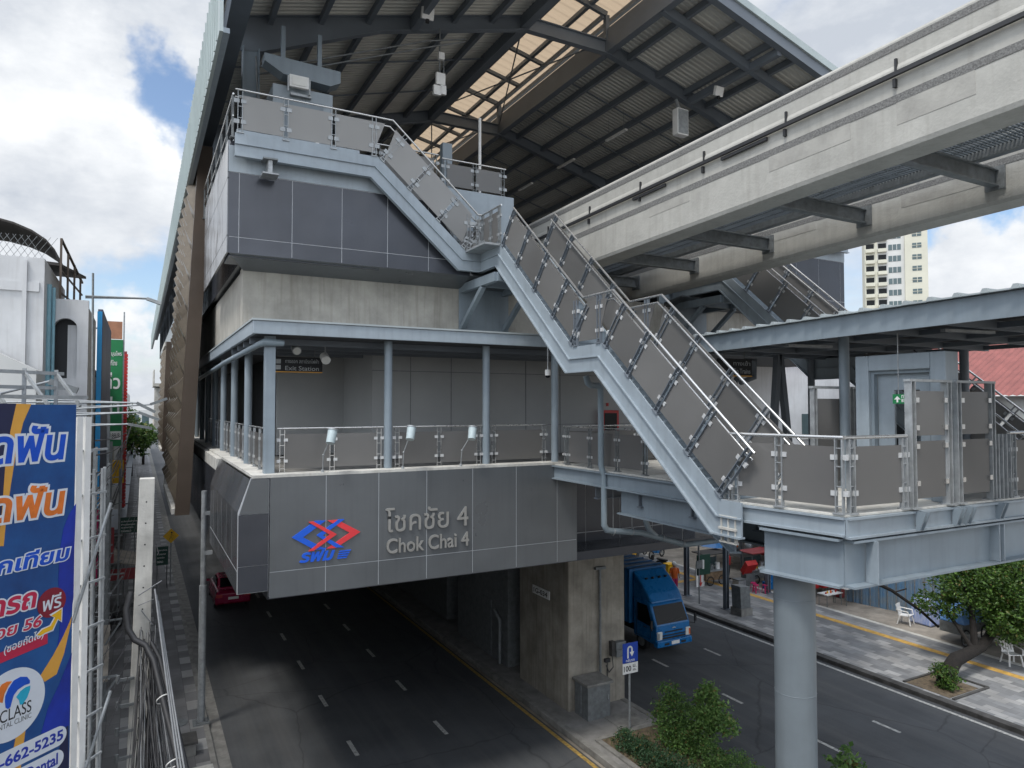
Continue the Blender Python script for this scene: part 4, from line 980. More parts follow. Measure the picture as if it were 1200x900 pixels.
MB().tube([(14.35, 13.9, FL), (14.35, 13.9, 11.1), (14.8, 13.9, 11.75), (15.1, 13.9, 11.75), (15.1, 13.9, 11.3), (14.6, 13.9, 11.15)], .075, 10).build('pipe', M['steel_dark'], dp)
# exit sign
es_ = thing('exit_sign', 'small green exit sign with white arrow seen through the footbridge screens', 'sign', (11.9, 8.0, 10.3))
e0, e1 = at(1046, 462, X=11.95), at(1068, 473, X=11.95)
MB().box(11.95, 11.98, e1.y - .1, e0.y, e1.z, e0.z).build('board', M['green_sign'], es_)
mb = text_on("ทางออก", (11.948, e0.y - .17, (e0.z + e1.z) / 2 + .01), (0, -1, 0), (0, 0, 1), (e0.y - e1.y) - .1, .06, .004, .01)
mb.build('lettering', M['white_gloss'], es_)
text_on("Exit", (11.948, e0.y - .17, e1.z + .03), (0, -1, 0), (0, 0, 1), .2, .05, .004, .01).build('lettering', M['white_gloss'], es_); mb = MB()
zc_ = (e0.z + e1.z) / 2
mb.prism([(.03, zc_ - .01), (.09, zc_ + .05), (.15, zc_ - .01), (.105, zc_ - .01), (.105, zc_ - .06), (.075, zc_ - .06), (.075, zc_ - .01)], (11.948, e0.y, 0), (0, -1, 0), (0, 0, 1), (-.004, 0, 0))
mb.build('arrow', M['white_gloss'], es_)
MB().tube([(11.965, e0.y - .1, e0.z), (11.965, e0.y - .1, 11.8)], .01, 6).build('hanger', M['galv'], es_)

# ---------------------------------------------------------------- dental billboard (left edge) on a steel frame
TH = R(46.5); BU = Vector((math.sin(TH), math.cos(TH), 0)); BE = Vector((-.74, 11.0, 0)); BN = Vector((BU.y, -BU.x, 0))
def bd(px, py):
    d = dirv(px, py); t = BE.dot(BN) / d.dot(BN); p = Vector((d.x * t, d.y * t, EYE + d.z * t))
    return ((p - BE).dot(BU), p.z)
def bp(s, z, off=0): return BE + BU * s + BN * off + Vector((0, 0, z))
bb = thing('billboard', 'tall blue dental clinic billboard with Thai lettering facing the street at the left', 'billboard', (-.74, 11, 0))
def bpoly(pts, off, name, m, raw=False, t=.003):
    pts = pts if raw else [bd(*p) for p in pts]
    return MB().prism(pts, bp(0, 0, off), BU, (0, 0, 1), BN * t).build(name, m, bb)
M['board_blue'] = mat('board_blue', (.012, .085, .27), .45, 0, .22, 1.1, c2=(.008, .04, .16))
M['board_navy'] = mat('board_navy', (.018, .022, .07), .45, 0, .1, 2)
M['board_bright'] = mat('board_bright', (.012, .04, .42), .45, 0, .2, .9, c2=(.008, .015, .13))
M['print_white'] = mat('print_white', (.66, .70, .76), .5, 0, .03, 4)
M['print_blue'] = mat('print_blue', (.005, .085, .58), .5, 0, .12, 2)
M['print_orange'] = mat('print_orange', (.80, .20, .03), .5, 0, .2, 3)
M['print_red'] = mat('print_red', (.52, .02, .07), .5, 0, .08, 3)
M['print_maroon'] = mat('print_maroon', (.22, .012, .03), .5, 0, .06, 3)
M['print_cyan'] = mat('print_cyan', (.02, .42, .62), .5, 0, .1, 3)
MB().prism([(-3.6, 4.2), (0, 4.2), (0, 10.52), (-3.6, 10.52)], bp(0, 0, -.03), BU, (0, 0, 1), BN * .03).build('board', M['board_blue'], bb)
def word(s, x0, y0, x1, y1, m, w, off=.06, white=True, shear=.08, o=.004, name='lettering', base=None):
    """letters whose lower left is at pixel x0,y0 and whose top right is at pixel x1,y1"""
    a, b = bd(x0, y0), bd(x1, y1)
    if white:
        text_on(s, bp(a[0], a[1], o), BU, (0, 0, 1), b[0] - a[0], b[1] - a[1], .002, off, shear=shear).build('lettering_outline', M['print_white'], bb)
    text_on(s, bp(a[0], a[1], o + .003), BU, (0, 0, 1), b[0] - a[0], b[1] - a[1], .002, w, shear=shear).build(name, m, bb)
bpoly([(-40, 472), (19, 473), (12, 505), (6, 545), (2, 600), (-2, 640), (-40, 640)], 0, 'print', M['board_navy'])
bpoly([(19, 473), (36.5, 473.5), (27, 495), (19, 528), (13, 565), (8, 600), (4, 640), (-3, 640), (2, 600), (6, 545), (12, 505)], .001, 'print', M['gold'])
bpoly([(89, 590), (80, 604), (74, 620), (70, 645), (68, 680), (71, 720), (69, 745), (66, 765), (76, 765), (86, 700), (87, 640)], .001, 'print', M['board_bright'])
bpoly([(84, 722), (83, 730), (75, 765), (66, 790), (52, 799), (47, 792), (62, 768), (74, 745)], .002, 'print', M['gold'])
bpoly([(84, 765), (70, 800), (56, 830), (48, 860), (81, 850), (82, 800)], .001, 'print', M['board_bright'])
bpoly([(20, 855), (30, 852), (24, 900), (14, 930), (5, 930)], .0015, 'print', M['gold'])
bpoly([(60, 905), (80, 845), (80.5, 960), (-20, 960), (-20, 920)], .0005, 'print', M['board_navy'])
word("ดฟัน", -12, 544, 76, 499, M['print_blue'], .028, .085, shear=.12)
word("ดฟัน", -14, 614.5, 75, 566, M['print_orange'], .028, .085, shear=.12)
word("กเทียม", -4, 674, 81, 637, M['print_blue'], .03, .085, shear=.15)
word("ดรถ", -13, 726, 42, 693, M['print_red'], .03, .085, shear=.15)
c_ = bd(60.5, 706); ra = bd(60.5, 689)[1] - c_[1]
bpoly([(c_[0] + ra * 1.05 * math.cos(k * math.pi / 18), c_[1] + ra * math.sin(k * math.pi / 18)) for k in range(36)], .003, 'print', M['print_maroon'], True)
word("ฟรี", 49.5, 717, 71, 694, M['print_white'], .012, white=False, o=.007)
word("อย 56", -6, 750, 48, 721, M['print_red'], .022, .08, shear=.15)
bpoly([(-30, 778), (55.4, 740.5), (55.4, 754), (-30, 790)], .003, 'print', M['print_red'])
for s, x0, y0, x1, y1 in (("(ซอยถัดไป)", 4, 769, 51, 744),):
    a, b = bd(x0, y0), bd(x1, y1); u_ = (BU * (b[0] - a[0]) + Vector((0, 0, .055))).normalized()
    text_on(s, bp(a[0], a[1] + .0, .007), u_, (0, 0, 1), b[0] - a[0], .13, .002, .012, shear=.1).build('lettering', M['print_white'], bb)
k2 = lambda pts: [(x / 5.63, 610 + y / 5.63) for x, y in pts]
bpoly(k2([(228, 762), (272, 712), (325, 690), (352, 640), (322, 622), (410, 572), (406, 672), (380, 655), (348, 728), (292, 750), (262, 768)]), .006, 'print', M['print_white'])
bpoly(k2([(240, 755), (278, 718), (330, 695), (360, 640), (335, 628), (403, 582), (400, 662), (377, 648), (342, 720), (290, 742), (262, 760)]), .009, 'print', M['yellow'])
cc = bd(13, 826); rr_ = bd(51.8, 826)[0] - cc[0]
ring = lambda r, a0, a1, n, sx=1, sy=1, dx=0, dy=0: [(cc[0] + dx + r * sx * math.cos(R(a0 + (a1 - a0) * k / n)), cc[1] + dy + r * sy * math.sin(R(a0 + (a1 - a0) * k / n))) for k in range(n + 1)]
bpoly(ring(rr_, 0, 354, 59), .004, 'print', M['print_white'], True)
k3 = lambda pts: [(x / 6.43, 760 + y / 6.43) for x, y in pts]
bpoly(k3([(33, 400), (35, 360), (60, 300), (100, 240), (150, 212), (200, 212), (222, 240), (220, 262), (180, 275), (130, 310), (100, 350), (85, 400), (75, 440), (55, 455), (38, 445)]), .008, 'print', M['print_blue'])
bpoly(k3([(225, 278), (222, 310), (200, 370), (165, 420), (145, 422), (140, 390), (118, 365), (150, 320), (190, 290)]), .008, 'print', M['print_cyan'])
bpoly(k3([(-30, 330), (10, 270), (50, 248), (88, 246), (60, 280), (30, 340), (15, 410), (-20, 400)]), .0075, 'print', M['print_orange'])
def bline(s, x0, y0, x1, y1, h, m, w):
    a, b = bd(x0, y0), bd(x1, y1)
    text_on(s, bp(a[0], a[1], .008), BU, (0, 0, 1), b[0] - a[0], h, .002, w).build('lettering', m, bb)
bline("CLASS", -1, 849, 36, 849 - 14, .145, M['black'], .0)
bline("DENTAL CLINIC", -11, 861, 36, 843, .062, M['galv_dark'], -.008)
def pill(zc, zt, s1, name):
    r = (zt - zc); n = 12
    pts = [(-2.6, zc - r), (s1 - r, zc - r)] + [(s1 - r + r * math.cos(R(-90 + 180 * k / n)), zc + r * math.sin(R(-90 + 180 * k / n))) for k in range(1, n)] + [(s1 - r, zc + r), (-2.6, zc + r)]
    bpoly(pts, .0045, name, M['print_white'], True)
q = bd(77.5, 862); t_ = bd(70, 850.5)[1]; zc0 = t_ - .125; pill(zc0, t_, q[0], 'print')
text_on("5-662-5235", bp(bd(-10, 880)[0], zc0 - .06, .008), BU, (0, 0, 1), bd(73, 860)[0] - bd(-10, 880)[0], .125, .002, .028).build('lettering', M['board_bright'], bb)
t2 = zc0 - .165; pill(t2 - .12, t2, bd(74, 890)[0], 'print')
text_on("Dental", bp(bd(30, 890)[0], t2 - .185, .008), BU, (0, 0, 1), bd(67, 885)[0] - bd(30, 890)[0], .14, .002, .025).build('lettering', M['board_bright'], bb)
# steel frame behind and beside the board
for s, off, w in ((.03, -.10, .05), (.16, -.16, .09), (.34, -.22, .09)):
    p = bp(s, 0, off); MB().bar(p, p + Vector((0, 0, 10.35)), w, w, BN).build('frame_post', M['white_gloss'] if s > .1 else M['galv'], bb)
z = 1.2
while z < 10.4:
    MB().bar(bp(-.2, z, -.13), bp(.75, z, -.3), .03, .03).build('frame_rail', M['galv'], bb); z += .62
for s0, z0, s1, z1 in ((.05, 7.6, .75, 9.1), (.05, 5.0, .8, 6.4), (.05, 2.6, .7, 4.2)): MB().bar(bp(s0, z0, -.05), bp(s1, z1, -.2), .03, .03).build('brace', M['galv'], bb)
for s, off in ((.55, -.3), (.72, -.34), (.9, -.5)):
    p = bp(s, 0, off); MB().tube([p, p + Vector((0, 0, 9.6))], .022, 8).build('frame_tube', M['galv'], bb)
MB().bar(bp(.45, 0, -.6), bp(1.0, 5.6, -1.5), .10, .06).build('leaning_strut', M['conc_pale'], bb)
tr_ = MB()
for off, z in ((-.05, 10.62), (-.5, 10.75), (-.5, 10.95)): tr_.bar(bp(-3.5, z, off), bp(.2, z, off), .045, .045)
for s in (-.9, -.35, 0.1): tr_.bar(bp(s, 10.5, -.05), bp(s, 10.95, -.5), .035, .035).bar(bp(s, 10.3, -.5), bp(s, 11.0, -.5), .045, .045)
tr_.build('top_truss', M['galv'], bb)
fl_ = thing('billboard_lamp', 'grey lamp head resting over the billboard top on a long arm', 'floodlight', (-1.3, 13, 10.8))
p, q = at(58, 447, Y=12.4), at(91, 458, Y=12.4)
MB().bar(p, q, .16, .09).build('head', M['galv_dark'], fl_); MB().tube([at(-60, 476, Y=11.5), p], .02, 6).build('arm', M['galv'], fl_)

arms = [((-30, 471), (160, 472), (182, 483)), ((-30, 492), (162, 483), (186, 492)), ((-30, 486), (176, 474), (196, 467)), ((30, 502), (150, 497), (178, 502))]
for k, (a, b, c) in enumerate(arms):
    t = thing('sign_light', ['long grey sign lamp on a level arm above the billboard, uppermost of four', 'grey sign lamp on the second level arm above the billboard', 'grey sign lamp on the longest arm reaching towards the station screen', 'grey sign lamp on the lowest arm beside the billboard corner'][k], 'sign light', tuple(at(*a, Y=19)), 'sign lamps on arms across the footway')
    pa, pb, pc = at(*a, Y=19 + k), at(*b, Y=19 + k), at(*c, Y=19 + k)
    MB().tube([pa, pb], .022, 8).tube([pa + Vector((0, .1, .12)), pb], .014, 6).build('arm', M['galv'], t); MB().bar(pb, pc, .14, .07).build('head', M['galv_dark'], t)
t = thing('street_lamp', 'thin street lamp arm reaching out over the footway from the white building', 'street lamp', tuple(at(112, 346, Y=24)))
a, b, c = at(100, 347, Y=24), at(172, 350, Y=24), at(189, 356, Y=24)
MB().tube([a, b], .03, 8).tube([a + Vector((0, 0, -.05)), b], .02, 8).build('arm', M['galv_dark'], t); MB().bar(b, c, .16, .09).build('head', M['galv'], t)
MB().tube([at(109, 320, Y=24), at(108, 500, Y=24)], .03, 8).build('bracket_post', M['galv_dark'], t)

# ---------------------------------------------------------------- concrete utility pole, cables, grey light column
up = thing('utility_pole', 'pale square concrete utility pole with bolt holes, top cut flat, on the left footway', 'utility pole', (.17, 15.8, 0))
v = []
for z, w, xq in ((0, .20, .0), (9.06, .135, .17)): v += [(xq + a * w, 15.8 + b * w, z) for a, b in ((-1, -1), (1, -1), (1, 1), (-1, 1))]
MB().add(v, [(0, 1, 5, 4), (1, 2, 6, 5), (2, 3, 7, 6), (3, 0, 4, 7), (4, 5, 6, 7), (3, 2, 1, 0)]).build('pole', M['conc_pale'], up, bevel=.012)
ho = MB()
for k in range(18): z = 8.6 - .42 * k; w = .135 + .065 * (9.06 - z) / 9.06; ho.tube([(.0188 * z, 15.8 - w - .003, z), (.0188 * z, 15.8 - w + .01, z)], .016, 8)
ho.build('bolt_holes', M['black'], up)
for k, z in enumerate((5.2, 4.7, 4.2, 3.7)): MB().bar((-.32, 15.6, z), (.0, 15.62, z), .05, .05).tube([(-.28, 15.58, z - .05), (-.28, 15.58, z + .1)], .035, 8).build('insulator', M['galv_dark'], up)
rng = random.Random(3)
cb = thing('cable_bundle', 'thick tangle of black and grey cables looping down beside the concrete pole', 'cables', (.3, 15.4, 4))
def sag(a, b, dz, n=10): return [Vector(a).lerp(Vector(b), k / n) - Vector((0, 0, dz * 4 * (k / n) * (1 - k / n))) for k in range(n + 1)]
lo = [(-.08, 15.5, 6.9), (-.16, 15.4, 6.6), (-.12, 15.3, 6.25), (.0, 15.2, 6.05), (.18, 15.1, 5.95), (.32, 14.9, 5.7), (.45, 14.5, 5.2), (.62, 13.9, 4.6), (.85, 13.0, 3.7), (1.05, 12.0, 2.9)]
MB().tube(lo, .055, 10).build('trunk_cable', M['cable'], cb)
MB().tube([Vector(p) + Vector((.1, .05, .02)) for p in lo[4:]], .04, 8).build('trunk_cable', M['cable'], cb)
for k in range(72):
    a = Vector((.17 + rng.uniform(-.1, .22), 15.45, rng.uniform(4.7, 6.3))); b = Vector((rng.uniform(-.35, .95), rng.uniform(11.3, 13), rng.uniform(2.0, 3.4)))
    MB().tube(sag(a, b, rng.uniform(.02, .5)), rng.choice((.006, .007, .009, .012)), 5).build('cable', M['cable'] if k % 7 else M['cable_grey'], cb)
for k in range(3):
    a = Vector((.33 + .03 * k, 15.5, 6.9 - .12 * k)); b = Vector((.9 + .05 * k, 12.0, 2.9 + .1 * k)); MB().tube(sag(a, b, .1), .018, 6).build('cable', M['cable_grey'], cb)
for z, y in ((5.1, 14.5), (4.3, 13.6), (3.6, 12.9)):
    t = (6.05 - z) / 3.1; c = Vector((.32 + .55 * t, y, z)); MB().torus(c, (.25, -.75, -.6), .13, .012, 16, 6).build('cable_tie', M['white_gloss'], cb)
MB().tube([(.05, 15.55, 6.8), (.45, 15.5, 7.05)], .012, 6).tube([(.1, 15.55, 6.5), (.3, 15.55, 6.2)], .01, 6).tube([(.05, 15.56, 6.6), (.32, 15.54, 6.7)], .008, 5).build('cable', M['cable_grey'], cb)
ow = thing('overhead_wires', 'thin black wires running from the billboard frame past the concrete pole', 'wires', (-.5, 13, 5))
for k in range(9):
    a = Vector((-1.2, 9 + .5 * k, 4.3 + .25 * k)); b = Vector((-.1, 15.55, 5.1 + .17 * k)) if k % 2 else Vector((.1, 30, 5.6 + .2 * k)); MB().tube(sag(a, b, .15), .007, 5).build('wire', M['cable'], ow)
for k in range(6):
    a = Vector((.15 + .05 * k, 15.9, 8.5 - .2 * k)); b = Vector((-.3 + .1 * k, 55, 8.0 - .2 * k)); MB().tube(sag(a, b, .5), .010, 5).build('wire', M['cable'], ow)
lp = thing('light_column', 'plain grey steel light column bolted to the footway before the station flank', 'light column', (1.95, 25.2, 0))
MB().cyl(1.95, 25.2, .15, 4.6, .115, 16).cyl(1.95, 25.2, 4.6, 7.7, .085, 16).build('column', M['galv'], lp)
MB().box(1.7, 2.2, 24.95, 25.45, .14, .19).box(1.78, 1.84, 25.0, 25.06, .19, .3).box(2.06, 2.12, 25.0, 25.06, .19, .3).build('base_plate', M['galv_dark'], lp)
for z in (6.9, 5.6): MB().box(1.92, 2.22, 25.12, 25.28, z, z + .12).build('clamp_band', M['galv'], lp)
bl = thing('concrete_block', 'low pale concrete barrier block lying by the kerb at the bottom left', 'block', (1.6, 21.5, .14))
MB().box(.9, 2.0, 21.3, 21.62, .14, .42).build('block', M['conc_pale'], bl, bevel=.03); MB().box(1.5, 1.95, 21.27, 21.3, .2, .36).build('plate', M['white_gloss'], bl)
b2 = thing('cable_box', 'squat grey concrete chamber with a lid beside the light column', 'cable chamber', (1.4, 23.2, .14))
MB().box(1.2, 1.65, 22.9, 23.6, .14, .5).build('body', M['kerb'], b2, bevel=.02); MB().box(1.15, 1.7, 22.85, 23.65, .5, .56).build('lid', M['kerb_dark'], b2)

# ---------------------------------------------------------------- left-hand buildings and signs
wb = thing('white_building', 'white rendered building with an arched opening high on its wall, at the far left', 'building', (-4, 30, 0))
def archwall():
    w0, w1, z0, z1 = -2.75, -1.58, 0, 14.15; a0, a1, zb_, zt = -2.58, -1.9, 11.45, 13.5
    n = 10; r = (a1 - a0) / 2; c = (a0 + a1) / 2
    arch = [(c + r * math.cos(R(180 - 180 * k / n)), zt - r + r * math.sin(R(180 - 180 * k / n))) for k in range(n + 1)]
    mb = MB(); Y = 28.0
    for t0, t1 in zip(arch, arch[1:]): mb.prism([t0, t1, (t1[0], z1), (t0[0], z1)], (0, Y, 0), (1, 0, 0), (0, 0, 1), (0, .3, 0))
    return mb.box(w0, a0, Y, Y + .3, z0, z1).box(a1, w1, Y, Y + .3, z0, z1).box(a0, a1, Y, Y + .3, z0, zb_)
archwall().build('arch_wall', M['white'], wb)
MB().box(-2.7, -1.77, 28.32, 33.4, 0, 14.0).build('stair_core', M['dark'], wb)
MB().box(-2.2, -1.9, 28.31, 28.33, 11.45, 13.3).build('inner_arch', M['white'], wb)
MB().box(-1.75, -1.62, 28.31, 33.5, 0, 14.0).build('street_wall', M['tower_white'], wb)
lw = MB().box(-9, -2.77, 27.0, 34, 0, 15.3).box(-9, -2.9, 26.94, 27.0, 14.2, 14.5); lw.build('wall', M['white'], wb)
for x in (-3.35, -4.3): MB().box(x, x + .12, 26.9, 26.99, 9, 15.2).build('pilaster', M['white'], wb)
MB().prism([(-9, 9.5), (-2.76, 9.5), (-2.76, 11.6), (-4.1, 12.3), (-9, 14.6)], (0, 25.4, 0), (1, 0, 0), (0, 0, 1), (0, 1.5, 0)).build('lean_to', M['tower_white'], wb)
MB().tube([(-2.72, 27.9, 14.6), (-2.72, 27.9, 10)], .08, 10).tube([(-2.58, 27.9, 14.5), (-2.58, 27.9, 10)], .05, 8).build('downpipe', M['drain_blue'], wb)
rc = thing('roof_cage', 'dark arched mesh cage and lean-to roof on top of the white building', 'roof cage', (-4, 30, 14.5))
n = 12; cg = MB()
arc = [(-5.2 + 2.6 * math.cos(R(180 - 180 * k / n)), 15.6 + 1.35 * math.sin(R(180 - 180 * k / n))) for k in range(n + 1)]
for k in range(n): cg.prism([arc[k], arc[k + 1], (arc[k + 1][0], arc[k + 1][1] + .07), (arc[k][0], arc[k][1] + .07)], (0, 29, 0), (1, 0, 0), (0, 0, 1), (0, 4, 0))
cg.build('arched_roof', M['mesh_dark'], rc)
MB().add([(-8, 29, 15.75), (-2.55, 29, 15.45), (-2.0, 33.5, 15.75), (-8, 33.5, 15.9), (-8, 29, 15.85), (-2.55, 29, 15.55), (-2.0, 33.5, 15.85), (-8, 33.5, 16)], [(0, 3, 2, 1), (4, 5, 6, 7), (0, 1, 5, 4), (1, 2, 6, 5), (2, 3, 7, 6), (3, 0, 4, 7)]).build('lean_to_roof', M['mesh_dark'], rc)
ms_ = MB()
for k in range(21):
    x = -7.5 + k * .2; ms_.bar((x, 28.9, 15.0), (x + .9, 28.9, 15.9 + .5), .012, .012).bar((x + .9, 28.9, 15.0), (x, 28.9, 15.9 + .5), .012, .012)
ms_.build('wire_mesh', M['galv_dark'], rc)
for y in (29, 30.2, 31.4, 32.6): MB().bar((-2.5 + .1 * (y - 29), y, 14.1), (-2.5 + .1 * (y - 29), y, 16.4 - .2 * (y - 29)), .07, .07, (0, 1, 0)).build('cage_post', M['brown'], rc)
MB().bar((-2.5, 29, 16.4), (-2.1, 33, 15.5), .07, .07).bar((-2.5, 29, 15.3), (-2.1, 33, 15.0), .05, .05).bar((-2.5, 29, 14.5), (-2.1, 33, 14.4), .05, .05).build('cage_rail', M['brown'], rc)
bs = thing('blue_signboard', 'tall projecting signboard with a bright light blue edge, pink at its foot', 'signboard', (-1.5, 34, 3))
MB().box(-1.6, -1.42, 34.0, 34.06, 6.2, 14.5).build('edge_panel', M['sky_blue'], bs); MB().box(-1.6, -1.42, 34.0, 34.06, 3, 6.19).build('edge_panel', M['magenta'], bs)
M['poster'] = mat('faded_poster', (.14, .15, .22), .5, 0, .3, .5, c2=(.06, .07, .10))
MB().box(-1.58, -1.40, 34.07, 44, 3, 14.6).build('board', M['poster'], bs)
for z in (4.0, 6.5, 9, 11.5, 13.8): MB().bar((-2.6, 34.2, z), (-1.5, 34.2, z), .06, .06).build('bracket', M['galv'], bs)
gs = thing('green_shop_sign', 'tall green projecting shop sign with white Thai letters above the left footway', 'sign', (-1.2, 48, 8))
MB().box(-1.95, -.9, 48, 48.25, 8.1, 14.5).build('board', M['green_sign'], gs)
text_on("สมุนไพร", (-1.62, 47.99, 13.45), (1, 0, 0), (0, 0, 1), .66, .36, .01, .01).build('lettering', M['white_gloss'], gs)
text_on("แท้ไทย", (-1.62, 47.99, 12.95), (1, 0, 0), (0, 0, 1), .42, .32, .01, .01).build('lettering', M['white_gloss'], gs)
text_on("กิ่ว", (-1.85, 47.99, 11.55), (1, 0, 0), (0, 0, 1), .82, .95, .01, .02).build('lettering', M['white_gloss'], gs)
text_on("ผ่า", (-1.85, 47.99, 10.1), (1, 0, 0), (0, 0, 1), .80, .95, .01, .02).build('lettering', M['white_gloss'], gs)
pl = MB().box(-1.93, -.93, 47.97, 47.995, 8.5, 9.0).build('number_plate', M['white_gloss'], gs)
text_on("20-188/8", (-1.85, 47.965, 8.62), (1, 0, 0), (0, 0, 1), .85, .26, .005, .0).build('lettering', M['black'], pl)
MB().box(-1.95, -.95, 48.05, 48.2, 14.55, 15.6).build('top_board', M['terracotta'], gs); MB().box(-.9, -.82, 48.05, 48.2, 3, 16.2).build('mast', M['galv'], gs)
rs_ = thing('red_sign', 'narrow bright red upright sign with ribbed edge farther along the left footway', 'sign', (-.8, 55, 3))
rm_ = MB()
for k in range(44): rm_.box(-.98, -.72, 55, 55.3, 3.6 + .24 * k, 3.6 + .24 * k + .19)
rm_.build('ribs', M['red'], rs_); MB().box(-.95, -.78, 55.08, 55.25, 3.5, 14.3).build('core', M['maroon'], rs_)
for k, (y0, y1, h, cm, lb) in enumerate(((46, 58, 12.5, 'tower_white', 'pale shophouse behind the green sign on the left'), (58.2, 72, 10.5, 'conc_wall', 'grey concrete shophouse beyond the red sign on the left'), (72.2, 92, 12.8, 'white', 'white shophouse halfway down the left side of the street'), (92.2, 125, 11, 'conc_pale', 'sand coloured shophouse far down the left side of the street'), (125.2, 190, 13, 'tower_white', 'last pale block at the far end of the left side'))):
    t = thing('shophouse', lb, 'shophouse', (-5, y0, 0), 'shophouses along the left footway')
    MB().box(-12, -1.9, y0, y1, 0, h).build('wall', M[cm], t)
    for fz in (4.2, 7.4, 10.2):
        if fz + 1.6 > h: continue
        y = y0 + 1
        while y + 2.2 < min(y1, y0 + 22):
            w_ = MB().box(-1.93, -1.88, y, y + 2, fz, fz + 1.5).build('window', M['glass_dark'], t); MB().box(-1.88, -1.8, y - .08, y + 2.08, fz - .1, fz).build('sill', M['kerb'], w_); y += 3.1
    MB().box(-1.9, -.6, y0 + .3, y1 - .3, 3.2, 3.4).build('awning', M['steel_dark'], t); MB().box(-1.92, -1.86, y0 + .5, y1 - .5, .1, 3.0).build('shutter', M['galv_dark'], t)
for k, (x1_, y0, y1, h, cm, lb) in enumerate(((-2.8, 13.5, 25.2, 9.6, 'conc_wall', 'low grey shophouse directly behind the dental billboard, added to shade the road'), (-2.0, 34.6, 45.8, 12.0, 'tower_white', 'pale shophouse behind the blue signboard, added to shade the road'), (-3.2, -14, 8.0, 12, 'conc_pale', 'unseen sand coloured shophouse out at the near left, before the billboard, added for shade'))):  # houses added in the row's gaps to shade the road under the station
    t = thing('shophouse', lb, 'shophouse', (-6, y0, 0), 'shophouses along the left footway')
    MB().box(-12, x1_, y0, y1, 0, h).build('wall', M[cm], t); MB().box(-12.1, x1_ + .12, y0 - .1, y1 + .1, h, h + .25).build('parapet', M['kerb'], t)
    for fz in (4.0, 6.8): 
        w_ = MB().box(x1_ - .02, x1_ + .05, y0 + 1.2, y1 - 1.2, fz, fz + 1.4).build('window', M['glass_dark'], t); MB().box(x1_ + .05, x1_ + .14, y0 + 1.1, y1 - 1.1, fz - .1, fz).build('sill', M['kerb'], w_)
    MB().box(x1_ - .02, x1_ + .06, y0 + .6, y1 - .6, .1, 3.0).build('shutter', M['galv_dark'], t)
# scaffold and clutter at the left edge of the footway
for k, (x, y, lb) in enumerate(((-1.15, 19.5, 'nearest rusty steel sign scaffold beside the billboard'), (-1.15, 24.5, 'second steel sign scaffold along the left edge of the footway'), (-1.2, 31.0, 'third sign scaffold standing under the blue signboard'))):
    t = thing('sign_scaffold', lb, 'scaffold', (x, y, .14), 'steel scaffolds holding up shop signs')
    for dx in (-.3, .25):
        for dy in (-.35, .35): MB().bar((x + dx, y + dy, .14), (x + dx, y + dy, 9.5 - k), .06, .06, (0, 1, 0)).build('upright', M['galv'] if dx < 0 else M['galv_dark'], t)
    lt = MB(); z = .8
    while z < 9.2 - k: lt.bar((x - .3, y - .35, z), (x + .25, y - .35, z), .035, .035).bar((x + .25, y - .35, z), (x + .25, y + .35, z), .035, .035).bar((x - .3, y - .35, z), (x + .25, y - .35, z + .6), .03, .03); z += .9
    lt.build('lattice', M['galv'], t)
    MB().bar((x + .25, y - .3, 3.2), (x + .75, y - .3, 4.0), .05, .05).bar((x + .2, y - .3, 4.1), (x + .8, y - .3, 4.1), .05, .05).build('strut', M['galv_dark'], t)
for k, (x, y, h, lb) in enumerate(((-.85, 26.8, 8.6, 'rusty steel upright with a cable drum bracket, nearest the leaning plank'), (-.95, 29.0, 10.2, 'tall dark steel upright behind the scaffolds on the left'), (-1.0, 34.0, 9.0, 'dark steel upright under the blue signboard'), (-.75, 38.5, 7.5, 'dark steel upright beside the stall awning'))):
    t = thing('sign_upright', lb, 'steel post', (x, y, .14), 'steel uprights holding shop signs')
    MB().bar((x, y, .14), (x, y, h), .09, .09, (0, 1, 0)).build('post', M['galv_dark'], t)
    for q in range(5): MB().bar((x - .5, y, 1.5 + q * 1.4), (x + .15, y, 1.5 + q * 1.4 + .2 * (q % 2)), .04, .04).build('rung', M['galv_dark'] if q % 2 else M['galv'], t)
for k, (x, y, z, w, h, mm, lb) in enumerate(((-1.25, 36.5, 3.4, .7, 1.6, 'maroon', 'dull red shop board low on the left behind the uprights'), (-1.2, 44.5, 4.8, .8, 1.3, 'tower_white', 'small white shop board above the stall awning'), (-1.15, 52.0, 5.5, .7, 1.5, 'yellow', 'small yellow shop board far along the left footway'), (-1.1, 58, 7.5, .7, 2.0, 'white', 'white upright shop board beyond the red ribbed sign'))):
    t = thing('shop_board', lb, 'shop sign', (x, y, z)); MB().box(x - w / 2, x + w / 2, y, y + .08, z, z + h).build('board', M[mm], t, bevel=.01); MB().bar((x - w / 2 - .7, y + .04, z + h * .8), (x - w / 2, y + .04, z + h * .8), .05, .05).build('bracket', M['galv'], t)
hw = thing('street_wires', 'many thin black wires strung along the left footway at shop sign height', 'wires', (-.7, 30, 6))
for k in range(16):
    a = Vector((-1.5 + .06 * k, 13 + .4 * (k % 5), 5.0 + .33 * k)); b = Vector((-1.0 + .09 * (k % 8), 60, 6.0 + .22 * k)); MB().tube(sag(a, b, rng.uniform(.2, .8), 14), rng.choice((.008, .011, .015)), 5).build('wire', M['cable'], hw)
pk = thing('leaning_plank', 'pale wooden plank laid across the scaffold struts on the left', 'plank', (-.6, 22.5, 3.5))
MB().bar((-.75, 22.2, 3.0), (-.8, 25.5, 3.6), .22, .05).build('plank', M['dirt'], pk)
aw = thing('stall_awning', 'dirty beige canvas awning with a red valance over the left footway', 'awning', (-.5, 41, 2.6))
